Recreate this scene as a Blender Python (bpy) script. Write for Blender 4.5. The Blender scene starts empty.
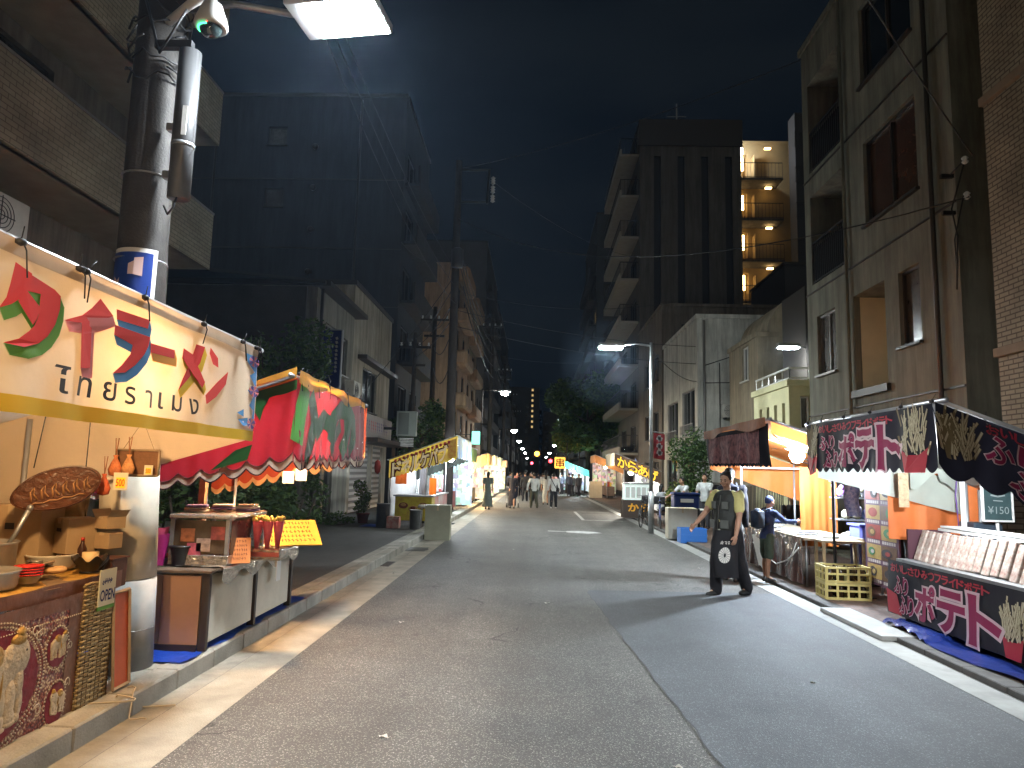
import bpy, bmesh, math, random
from mathutils import Vector as V, Matrix
R = math.radians
PI = math.pi
random.seed(7)
sc = bpy.context.scene
col = sc.collection
D = bpy.data

# ------------------------------------------------------------------ materials
MATS = {}
def mat(name, c, rough=.8, var=0, vs=6., bump=0, bs=40., metal=0, emit=0, ec=None, trans=0, coord='Object', dark=None, spec=.4, vs2=None, streak=0):
    if name in MATS: return MATS[name]
    m = D.materials.new(name); m.use_nodes = True
    nt = m.node_tree; N = nt.nodes; L = nt.links; N.clear()
    out = N.new('ShaderNodeOutputMaterial'); p = N.new('ShaderNodeBsdfPrincipled')
    c4 = (*c, 1)
    p.inputs['Base Color'].default_value = c4
    p.inputs['Roughness'].default_value = rough
    p.inputs['Metallic'].default_value = metal
    p.inputs['Specular IOR Level'].default_value = spec
    tc = N.new('ShaderNodeTexCoord'); src = tc.outputs[coord]
    if var:
        no = N.new('ShaderNodeTexNoise'); no.inputs['Scale'].default_value = vs; no.inputs['Detail'].default_value = 6
        no.inputs['Roughness'].default_value = .62
        L.new(src, no.inputs['Vector'])
        mr = N.new('ShaderNodeMapRange'); mr.inputs[1].default_value = .3; mr.inputs[2].default_value = .7
        L.new(no.outputs[0], mr.inputs[0])
        mx = N.new('ShaderNodeMix'); mx.data_type = 'RGBA'
        d = dark or tuple(x*(1-var) for x in c)
        mx.inputs[6].default_value = (*d, 1); mx.inputs[7].default_value = c4
        L.new(mr.outputs[0], mx.inputs[0]); L.new(mx.outputs[2], p.inputs['Base Color'])
        csock = mx.outputs[2]
    else: csock = None
    if streak and csock:
        ms_ = N.new('ShaderNodeMapping'); ms_.inputs['Scale'].default_value = (2.2,2.2,.22); L.new(src, ms_.inputs[0])
        ns = N.new('ShaderNodeTexNoise'); ns.inputs['Scale'].default_value = 1.6; ns.inputs['Detail'].default_value = 9; ns.inputs['Roughness'].default_value = .7; L.new(ms_.outputs[0], ns.inputs['Vector'])
        rs_ = N.new('ShaderNodeMapRange'); rs_.inputs[1].default_value = .38; rs_.inputs[2].default_value = .62; rs_.inputs[3].default_value = 1-streak; rs_.inputs[4].default_value = 1.08; L.new(ns.outputs[0], rs_.inputs[0])
        mm_s = N.new('ShaderNodeMix'); mm_s.data_type = 'RGBA'; mm_s.blend_type = 'MULTIPLY'; mm_s.inputs[0].default_value = 1; L.new(csock, mm_s.inputs[6]); L.new(rs_.outputs[0], mm_s.inputs[7]); L.new(mm_s.outputs[2], p.inputs['Base Color']); csock = mm_s.outputs[2]
    if bump:
        nb = N.new('ShaderNodeTexNoise'); nb.inputs['Scale'].default_value = bs; nb.inputs['Detail'].default_value = 5
        L.new(src, nb.inputs['Vector'])
        b = N.new('ShaderNodeBump'); b.inputs['Strength'].default_value = bump; b.inputs['Distance'].default_value = .02
        L.new(nb.outputs[0], b.inputs['Height']); L.new(b.outputs[0], p.inputs['Normal'])
    if emit:
        p.inputs['Emission Color'].default_value = (*(ec or c), 1); p.inputs['Emission Strength'].default_value = emit
    if trans:
        t = N.new('ShaderNodeBsdfTranslucent'); t.inputs[0].default_value = c4
        if csock: L.new(csock, t.inputs[0])
        ms = N.new('ShaderNodeMixShader'); ms.inputs[0].default_value = trans
        L.new(p.outputs[0], ms.inputs[1]); L.new(t.outputs[0], ms.inputs[2]); L.new(ms.outputs[0], out.inputs[0])
    else: L.new(p.outputs[0], out.inputs[0])
    MATS[name] = m; return m

def nodes_of(m): return m.node_tree.nodes, m.node_tree.links, [n for n in m.node_tree.nodes if n.type == 'BSDF_PRINCIPLED'][0]

def brickmat(name, c1, c2, mortar, w, h, ms=.02, rough=.8, rot=None, bump=.3):
    m = D.materials.new(name); m.use_nodes = True; N, L, p = nodes_of(m)
    tc = N.new('ShaderNodeTexCoord'); mp = N.new('ShaderNodeCombineXYZ'); sp = N.new('ShaderNodeSeparateXYZ'); L.new(tc.outputs['Object'], sp.inputs[0])
    for i_, ax_ in enumerate(rot or 'xy'): L.new(sp.outputs['xyz'.index(ax_)], mp.inputs[i_])
    b = N.new('ShaderNodeTexBrick'); L.new(mp.outputs[0], b.inputs[0])
    b.inputs['Color1'].default_value = (*c1, 1); b.inputs['Color2'].default_value = (*c2, 1); b.inputs['Mortar'].default_value = (*mortar, 1)
    b.inputs['Scale'].default_value = 1; b.inputs['Brick Width'].default_value = w; b.inputs['Row Height'].default_value = h; b.inputs['Mortar Size'].default_value = ms
    no = N.new('ShaderNodeTexNoise'); no.inputs['Scale'].default_value = 1.3; no.inputs['Detail'].default_value = 8; L.new(tc.outputs['Object'], no.inputs['Vector'])
    mr = N.new('ShaderNodeMapRange'); mr.inputs[1].default_value = .3; mr.inputs[2].default_value = .7; mr.inputs[3].default_value = .6; mr.inputs[4].default_value = 1.1
    L.new(no.outputs[0], mr.inputs[0])
    mx = N.new('ShaderNodeMix'); mx.data_type = 'RGBA'; mx.blend_type = 'MULTIPLY'; mx.inputs[0].default_value = 1
    L.new(b.outputs[0], mx.inputs[6]); L.new(mr.outputs[0], mx.inputs[7]); L.new(mx.outputs[2], p.inputs['Base Color'])
    bu = N.new('ShaderNodeBump'); bu.inputs['Strength'].default_value = bump; bu.inputs['Distance'].default_value = .01; bu.invert = True
    L.new(b.outputs['Fac'], bu.inputs['Height']); L.new(bu.outputs[0], p.inputs['Normal'])
    p.inputs['Roughness'].default_value = rough
    return m

# ------------------------------------------------------------------ mesh builder
class MB:
    def __init__(s): s.v = []; s.f = []; s.m = []; s.sm = []
    def add(s, vs, fs, mi=0, smooth=False):
        o = len(s.v); s.v += [tuple(v) for v in vs]
        for f in fs: s.f.append([o+i for i in f]); s.m.append(mi); s.sm.append(smooth)
        return s
    def box(s, a, b, mi=0):
        x0, y0, z0 = [min(a[i], b[i]) for i in range(3)]; x1, y1, z1 = [max(a[i], b[i]) for i in range(3)]
        return s.add([(x0,y0,z0),(x1,y0,z0),(x1,y1,z0),(x0,y1,z0),(x0,y0,z1),(x1,y0,z1),(x1,y1,z1),(x0,y1,z1)],
              [(0,3,2,1),(4,5,6,7),(0,1,5,4),(1,2,6,5),(2,3,7,6),(3,0,4,7)], mi)
    def obox(s, c, ax, ay, az, hx, hy, hz, mi=0):
        c = V(c); ax, ay, az = V(ax).normalized()*hx, V(ay).normalized()*hy, V(az).normalized()*hz
        vs = [c+i*ax+j*ay+k*az for k in (-1,1) for j in (-1,1) for i in (-1,1)]
        return s.add(vs, [(0,2,3,1),(4,5,7,6),(0,1,5,4),(1,3,7,5),(3,2,6,7),(2,0,4,6)], mi)
    def quad(s, a, b, c, d, mi=0): return s.add([a,b,c,d], [(0,1,2,3)], mi)
    def tube(s, pts, r, n=8, mi=0, cap=True, smooth=True):
        pts = [V(p) for p in pts]; k = len(pts)
        rs = r if isinstance(r, (list, tuple)) else [r]*k
        vs = []; fs = []
        up = None
        for i, p in enumerate(pts):
            d = (pts[min(i+1, k-1)]-pts[max(i-1, 0)]).normalized()
            if up is None:
                up = V((0,0,1)) if abs(d.z) < .9 else V((1,0,0))
            a = d.cross(up)
            if a.length < 1e-4: a = d.orthogonal()
            a.normalize(); b = a.cross(d).normalized(); up = b
            for j in range(n):
                t = 2*PI*j/n; vs.append(p+(a*math.cos(t)+b*math.sin(t))*rs[i])
        for i in range(k-1):
            for j in range(n):
                j2 = (j+1) % n; fs.append((i*n+j, i*n+j2, (i+1)*n+j2, (i+1)*n+j))
        if cap: fs += [tuple(range(n))[::-1], tuple(range((k-1)*n, k*n))]
        return s.add(vs, fs, mi, smooth)
    def lathe(s, prof, c, n=16, mi=0, smooth=True, axis='z', sx=1, sy=1):
        c = V(c); vs = []; fs = []
        for (r, z) in prof:
            for j in range(n):
                t = 2*PI*j/n; x, y = r*math.cos(t)*sx, r*math.sin(t)*sy
                vs.append(c+(V((x,y,z)) if axis == 'z' else V((z,x,y)) if axis == 'x' else V((x,z,y))))
        k = len(prof)
        for i in range(k-1):
            for j in range(n):
                j2 = (j+1) % n; fs.append((i*n+j, i*n+j2, (i+1)*n+j2, (i+1)*n+j))
        fs += [tuple(range(n))[::-1], tuple(range((k-1)*n, k*n))]
        return s.add(vs, fs, mi, smooth)
    def ball(s, c, r, n=10, mi=0, sc=(1,1,1), rot=None):
        vs = []; fs = []; k = n//2+1; c = V(c)
        for i in range(k):
            a = PI*i/(k-1)
            for j in range(n):
                b = 2*PI*j/n
                q = V((math.sin(a)*math.cos(b)*r*sc[0], math.sin(a)*math.sin(b)*r*sc[1], math.cos(a)*r*sc[2]))
                if rot: q = rot @ q
                vs.append(c+q)
        for i in range(k-1):
            for j in range(n):
                j2 = (j+1) % n; fs.append((i*n+j, (i+1)*n+j, (i+1)*n+j2, i*n+j2))
        return s.add(vs, fs, mi, True)
    def grid(s, f, nu, nv, mi=0, smooth=True):
        vs = [f(i/nu, j/nv) for j in range(nv+1) for i in range(nu+1)]
        fs = [(j*(nu+1)+i, j*(nu+1)+i+1, (j+1)*(nu+1)+i+1, (j+1)*(nu+1)+i) for j in range(nv) for i in range(nu)]
        return s.add(vs, fs, mi, smooth)
    def build(s, name, mats, parent=None, local=False, bev=0):
        me = D.meshes.new(name)
        off = V((0,0,0)); p = parent
        while p is not None and not local: off += p.location; p = p.parent
        me.from_pydata([V(v)-off for v in s.v], [], s.f)
        if not isinstance(mats, (list, tuple)): mats = [mats]
        for m in mats: me.materials.append(m)
        for i, pl in enumerate(me.polygons): pl.material_index = s.m[i]; pl.use_smooth = s.sm[i]
        bm = bmesh.new(); bm.from_mesh(me)
        bmesh.ops.remove_doubles(bm, verts=bm.verts, dist=1e-5)
        if bev: bmesh.ops.bevel(bm, geom=[e for e in bm.edges if len(e.link_faces) == 2 and e.calc_face_angle(0) > .6], offset=bev, segments=1, affect='EDGES')
        bmesh.ops.recalc_face_normals(bm, faces=bm.faces)
        bm.to_mesh(me); bm.free()
        o = D.objects.new(name, me); col.objects.link(o)
        if parent: o.parent = parent
        return o

def tag(o, label, cat, group=None):
    o['label'] = label; o['category'] = cat
    if group: o['group'] = group
    return o
def thing(name, label, cat, loc=(0,0,0), rz=0, group=None):
    o = D.objects.new(name, None); col.objects.link(o); o.location = loc; o.rotation_euler = (0,0,rz); o.empty_display_size = .2
    return tag(o, label, cat, group)
def struct(mb, name, m, **k):
    o = mb.build(name, m, **k); o['kind'] = 'structure'; return o
def dup(root, loc, rz=0, label=None, group=None, scale=None):
    def rec(o, par):
        c = o.copy(); col.objects.link(c)
        if par: c.parent = par
        for ch in KIDS(o): rec(ch, c)
        return c
    r = rec(root, None); r.location = loc; r.rotation_euler = (0,0,rz)
    if scale: r.scale = (scale,)*3
    if label: r['label'] = label
    if group: r['group'] = group
    return r
def KIDS(o): return [c for c in D.objects if c.parent == o]

# ------------------------------------------------------------------ lettering (real glyph outlines turned into flat meshes)
_tc = {}
def glyphs(st, off):
    if (st, off) in _tc: return _tc[(st, off)]
    cu = D.curves.new('glyphs', 'FONT'); cu.body = st; cu.size = 1; cu.offset = off; cu.resolution_u = 3; cu.fill_mode = 'FRONT'
    o = D.objects.new('glyphs', cu); col.objects.link(o); bpy.context.view_layer.update()
    dg = bpy.context.evaluated_depsgraph_get(); me = D.meshes.new_from_object(o.evaluated_get(dg))
    vs = [tuple(v.co) for v in me.vertices]; fs = [tuple(p.vertices) for p in me.polygons]
    D.objects.remove(o); D.curves.remove(cu); D.meshes.remove(me)
    _tc[(st, off)] = (vs, fs); return vs, fs
def lettering(mb, st, f, s0, t0, s1, t1, off=0., mi=0, su=1., sv=1., maxe=.1):
    base, _ = glyphs(st, 0.)
    if not base: return
    xs = [v[0] for v in base]; ys = [v[1] for v in base]; x0, x1, y0, y1 = min(xs), max(xs), min(ys), max(ys)
    vs, fs = glyphs(st, off)
    bm = bmesh.new(); kx = (s1-s0)*su/max(x1-x0, 1e-3); ky = (t1-t0)*sv/max(y1-y0, 1e-3)
    bv = [bm.verts.new(((v[0]-x0)*kx, (v[1]-y1)*ky, 0)) for v in vs]
    for fc in fs:
        try: bm.faces.new([bv[i] for i in fc])
        except ValueError: pass
    bmesh.ops.remove_doubles(bm, verts=bm.verts, dist=1e-5)
    bmesh.ops.triangulate(bm, faces=bm.faces)
    for _ in range(3):
        es = [e for e in bm.edges if e.calc_length() > maxe]
        if not es: break
        bmesh.ops.subdivide_edges(bm, edges=es, cuts=1); bmesh.ops.triangulate(bm, faces=bm.faces)
    bm.verts.index_update()
    mb.add([f(s0+v.co.x/su, t0-v.co.y/sv) for v in bm.verts], [[v.index for v in fc.verts] for fc in bm.faces], mi)
    bm.free()
def plane_map(O, U, W, n, lift=.004):
    O, U, W, n = V(O), V(U), V(W), V(n)
    return lambda s, t: O+U*s+W*t+n*lift
def poly(mb, f, pts, mi=0): mb.add([f(*p) for p in pts], [tuple(range(len(pts)))], mi)
def stroke(mb, f, pts, w, mi=0, asp=1.):
    # a brush stroke laid on a surface map; pts in (s,t), w half width in s units, asp = s-length / t-length
    for k in range(len(pts)-1):
        a, b = pts[k], pts[k+1]; dx, dy = (b[0]-a[0])*asp, b[1]-a[1]; l = math.hypot(dx, dy) or 1
        nx, ny = -dy/l*w/asp, dx/l*w
        ex, ey = dx/l*w*.35/asp, dy/l*w*.35
        mb.add([f(a[0]-ex+nx, a[1]-ey+ny), f(b[0]+ex+nx, b[1]+ey+ny), f(b[0]+ex-nx, b[1]+ey-ny), f(a[0]-ex-nx, a[1]-ey-ny)], [(0,1,2,3)], mi)

def cloth_map(O, U, W0, W1, n, amp=.008, waves=5, scal=0, samp=.0, seed=0, pleat=0, sag=0):
    O, U, W0, W1, n = V(O), V(U), V(W0), V(W1), V(n).normalized()
    rnd = random.Random(seed); ph = [rnd.random()*6.28 for _ in range(4)]
    def f(s, t, lift=0):
        w = W0.lerp(W1, s)
        tt = t
        if scal: tt = t*(1+samp*(abs(math.sin(PI*s*scal))-.5)) if t > 0 else t
        d = amp*(math.sin(waves*6.28*s+ph[0]+t*1.7)*(.3+.7*t)+.6*math.sin(waves*2.3*6.28*s+ph[1])*t+.5*math.sin(waves*.7*6.28*s+4*t+ph[2]))
        d += pleat*math.sin(s*6.28*waves*4+ph[3])*(.2+.8*t)
        p = O+U*s+w*tt+n*(d+lift)
        if sag: p.z -= sag*4*s*(1-s)
        return p
    return f

# ------------------------------------------------------------------ walls with real openings
def wall(mb, O, u, n, W, H, holes, depth=.12, mi=0, mj=0):
    O, u, n = V(O), V(u), V(n); z = V((0,0,1))
    us = sorted({0, W, *[h[0] for h in holes], *[h[1] for h in holes]}); zs = sorted({0, H, *[h[2] for h in holes], *[h[3] for h in holes]})
    for i in range(len(us)-1):
        for j in range(len(zs)-1):
            a, b, c, d = us[i], us[i+1], zs[j], zs[j+1]; mu, mz = (a+b)/2, (c+d)/2
            if any(h[0] < mu < h[1] and h[2] < mz < h[3] for h in holes): continue
            mb.quad(O+u*a+z*c, O+u*b+z*c, O+u*b+z*d, O+u*a+z*d, mi)
    for h in holes:
        a, b, c, d = h[:4]; dp = h[4] if len(h) > 4 and h[4] else depth
        P = [O+u*a+z*c, O+u*b+z*c, O+u*b+z*d, O+u*a+z*d]; Q = [p-n*dp for p in P]
        for k in range(4): mb.quad(P[k], P[(k+1) % 4], Q[(k+1) % 4], Q[k], mj)
        mb.quad(*[q-n*.0 for q in Q], mj) if dp > .5 else None

WR = random.Random(99)
def window(par, O, u, n, W, H, fm, pm, split=2, rail=False, sill=True, dep=.1, back=None):
    """frame with pane as its sub-part, set back in the reveal; O = lower left corner of the opening"""
    O, u, n = V(O), V(u), V(n); z = V((0,0,1)); t = .05
    if pm is glass_dark: pm = WR.choice([glass_dark, glass_dark, glass_dark, glass_cur2, glass_cur3])
    mb = MB(); c = lambda a, b, zc, hz, d=0, hd=.025, m=0: mb.obox(O+u*(a+b)/2+z*zc-n*(dep-d), u, n, z, (b-a)/2, hd, hz, m)
    c(.001, W-.001, t/2, t/2-.001); c(.001, W-.001, H-t/2, t/2-.001); c(.001, t, H/2, H/2-t); c(W-t, W-.001, H/2, H/2-t)
    for k in range(1, split): c(W*k/split-t*.4, W*k/split+t*.4, H/2, H/2-t)
    fr = mb.build('window', fm, par)
    mb = MB(); mb.obox(O+u*W/2+z*H/2-n*(dep+.03), u, n, z, W/2-.002, .008, H/2-.002)
    mb.build('pane', pm, fr)
    if sill:
        mb = MB(); mb.obox(O+u*W/2-z*.03+n*.03, u, n, z, W/2+.05, .045, .025); mb.build('sill', fm, fr)
    if rail:
        mb = MB(); mb.obox(O+u*W/2+z*.45+n*.1, u, n, z, W/2, .015, .015); mb.obox(O+u*W/2+z*.08+n*.1, u, n, z, W/2, .015, .015)
        k = max(3, int(W/.14))
        for i in range(k+1): mb.obox(O+u*W*i/k+z*.265+n*.1, u, n, z, .008, .008, .185)
        mb.build('window_rail', fm, fr)
    return fr

# ------------------------------------------------------------------ foliage
LEAF = None
def leaves(mb, c, r, count, size, seed, lobes=9, flat=1., fill=.35):
    rnd = random.Random(seed); c = V(c); cl = []
    for k in range(lobes):
        a = rnd.random()*6.28; h = rnd.uniform(-.8, .85); q = math.sqrt(max(0, 1-h*h))*rnd.uniform(.4, .85)
        cl.append((V((math.cos(a)*q*r[0], math.sin(a)*q*r[1], h*r[2]*.8)), rnd.uniform(.25, .55)))
    for i in range(count):
        cc, cr = rnd.choice(cl)
        d = V((rnd.gauss(0,1), rnd.gauss(0,1), rnd.gauss(0,1))).normalized()*(rnd.random()**fill)
        p = c+cc+V((d.x*r[0]*cr, d.y*r[1]*cr, d.z*r[2]*cr))
        a = V((rnd.gauss(0,1), rnd.gauss(0,1), rnd.gauss(0,.7))).normalized(); b = a.orthogonal().normalized()
        b = (Matrix.Rotation(rnd.random()*6.28, 3, a) @ b)
        s = size*rnd.uniform(.6, 1.4); mi = 0 if rnd.random() < .55 else 1
        mb.add([p-a*s, p-b*s*.45, p+a*s, p+b*s*.45], [(0,1,2,3)], mi)
leafA = mat('leaf_dark', (.035,.075,.025), .6, trans=.25); leafB = mat('leaf_light', (.08,.14,.035), .55, trans=.3)
leafC = mat('leaf_yellowish', (.20,.20,.04), .55, trans=.35)
bark = mat('bark', (.07,.05,.035), .9, .5, 8, .5, 30)
def tree(name, label, x, y, h, r, zc, count=5000, size=.09, seed=1, ms=None, group=None, lobes=10, cat='tree', z0=.1):
    t = thing(name, label, cat, (x,y,z0), group=group); rnd = random.Random(seed)
    mb = MB(); hh = zc+r[2]*.4
    mb.tube([(x,y,z0),(x+.05,y,z0+hh*.3),(x-.04,y+.05,z0+hh*.6),(x,y,z0+hh)], [h*.022+.03,h*.018+.02,h*.012+.02,.02], 9)
    for k in range(8):
        a = rnd.random()*6.28; zz = z0+hh*rnd.uniform(.45,.8); q = rnd.uniform(.5,.9)
        mb.tube([(x,y,zz),(x+math.cos(a)*r[0]*q*.5,y+math.sin(a)*r[1]*q*.5,zz+r[2]*.25),(x+math.cos(a)*r[0]*q,y+math.sin(a)*r[1]*q,zz+r[2]*rnd.uniform(.2,.7))], [h*.009+.01,h*.006+.008,.008], 6)
    mb.build('trunk', bark, t)
    mb = MB(); leaves(mb, (x,y,z0+zc), r, count, size, seed, lobes); mb.build('crown', ms or [leafA, leafB], t)
    return t
# ------------------------------------------------------------------ camera and sky
cd = D.cameras.new('camera'); cam = D.objects.new('camera', cd); col.objects.link(cam); sc.camera = cam
cam.location = (0,0,1.65); cd.sensor_width = 36; cd.lens = 36*710/1024; cd.clip_end = 2000; cd.clip_start = .05
cam.rotation_euler = (Matrix.Rotation(R(1.934),3,'Z') @ Matrix.Rotation(R(97.06),3,'X') @ Matrix.Rotation(R(1.4),3,'Z')).to_euler()
w = D.worlds.new('World'); sc.world = w; w.use_nodes = True
N, L = w.node_tree.nodes, w.node_tree.links
bg = N['Background']
sky = N.new('ShaderNodeTexSky'); sky.sky_type = 'NISHITA'; sky.sun_disc = False; sky.sun_elevation = R(-4); sky.sun_rotation = R(200); sky.altitude = 50
tc = N.new('ShaderNodeTexCoord'); no = N.new('ShaderNodeTexNoise'); no.inputs['Scale'].default_value = 2.2; no.inputs['Detail'].default_value = 6
mp = N.new('ShaderNodeMapping'); mp.inputs['Scale'].default_value = (1,1,3.5); L.new(tc.outputs['Generated'], mp.inputs[0]); L.new(mp.outputs[0], no.inputs['Vector'])
cr = N.new('ShaderNodeValToRGB'); cr.color_ramp.elements[0].position = .42; cr.color_ramp.elements[1].position = .62
cr.color_ramp.elements[0].color = (.018,.036,.066,1); cr.color_ramp.elements[1].color = (.048,.072,.10,1)
L.new(no.outputs[0], cr.inputs[0])
ad = N.new('ShaderNodeMix'); ad.data_type = 'RGBA'; ad.blend_type = 'ADD'; ad.inputs[0].default_value = 1
mu = N.new('ShaderNodeMix'); mu.data_type = 'RGBA'; mu.blend_type = 'MULTIPLY'; mu.inputs[0].default_value = 1; mu.inputs[7].default_value = (.2,.2,.25,1)
L.new(sky.outputs[0], mu.inputs[6]); L.new(mu.outputs[2], ad.inputs[6]); L.new(cr.outputs[0], ad.inputs[7])
# fill glow added to the sky behind and above the street, out of view
sx = N.new('ShaderNodeSeparateXYZ'); L.new(tc.outputs['Generated'], sx.inputs[0])
gr = N.new('ShaderNodeMapRange'); gr.interpolation_type = 'SMOOTHSTEP'; gr.inputs[1].default_value = .62; gr.inputs[2].default_value = -.1; L.new(sx.outputs[1], gr.inputs[0])
gl = N.new('ShaderNodeMix'); gl.data_type = 'RGBA'; gl.inputs[6].default_value = (0,0,0,1); gl.inputs[7].default_value = (.80,.78,.62,1); L.new(gr.outputs[0], gl.inputs[0])
a2 = N.new('ShaderNodeMix'); a2.data_type = 'RGBA'; a2.blend_type = 'ADD'; a2.inputs[0].default_value = 1; L.new(ad.outputs[2], a2.inputs[6]); L.new(gl.outputs[2], a2.inputs[7])
L.new(a2.outputs[2], bg.inputs[0]); bg.inputs[1].default_value = .1
sl = D.lights.new('moon', 'SUN'); sl.energy = .012; sl.angle = R(8); sl.color = (.75,.85,1); so = D.objects.new('moon', sl); col.objects.link(so); so.rotation_euler = (R(48), 0, R(-20))
sc.view_settings.view_transform = 'Standard'; sc.view_settings.look = 'None'; sc.view_settings.exposure = 0
sc.cycles.use_denoising = True
try: sc.cycles.denoiser = 'OPENIMAGEDENOISE'; sc.cycles.denoising_input_passes = 'RGB_ALBEDO_NORMAL'
except Exception: pass
sc.cycles.max_bounces = 7; sc.cycles.sample_clamp_indirect = 4; sc.cycles.sample_clamp_direct = 0; sc.cycles.caustics_reflective = False; sc.cycles.caustics_refractive = False
sc.cycles.use_adaptive_sampling = False

# ------------------------------------------------------------------ common materials
steel = mat('galvanised_steel', (.42,.43,.44), .45, .25, 12, metal=.8)
blacksteel = mat('black_painted_steel', (.02,.02,.022), .5)
white = mat('white_paint', (.72,.72,.70), .6, .15, 5)
glass_dark = mat('dark_window_glass', (.015,.018,.022), .08, spec=.8)
glass_cur2 = mat('pale_curtain_glass', (.11,.10,.09), .25, .6, 6, spec=.7)
glass_cur3 = mat('blind_glass', (.06,.06,.065), .2, .5, 4, spec=.8)
glass_curtain = mat('curtained_window_glass', (.09,.05,.035), .2, .5, 9, spec=.7)
glass_amber = mat('dim_lit_window', (.3,.2,.1), .3, .4, 3, emit=.10, ec=(1,.62,.3))
glass_warm = mat('warm_lit_window', (.8,.6,.3), .3, .5, 2.5, emit=.7, ec=(1,.66,.25))
frame_alu = mat('aluminium_frame', (.22,.21,.2), .5, metal=.4)
frame_dark = mat('dark_bronze_frame', (.035,.03,.028), .5)
cardboard = mat('cardboard', (.42,.29,.16), .85, .2, 7)
cardboard_pale = mat('pale_cardboard', (.5,.45,.34), .85, .15, 5)
blue_tarp = mat('blue_tarpaulin', (.01,.05,.33), .38, .3, 5, .6, 9)
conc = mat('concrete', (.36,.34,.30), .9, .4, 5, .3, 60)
conc_pole = mat('concrete_pole', (.042,.037,.033), .75, .45, 7, .25, 50)

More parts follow.
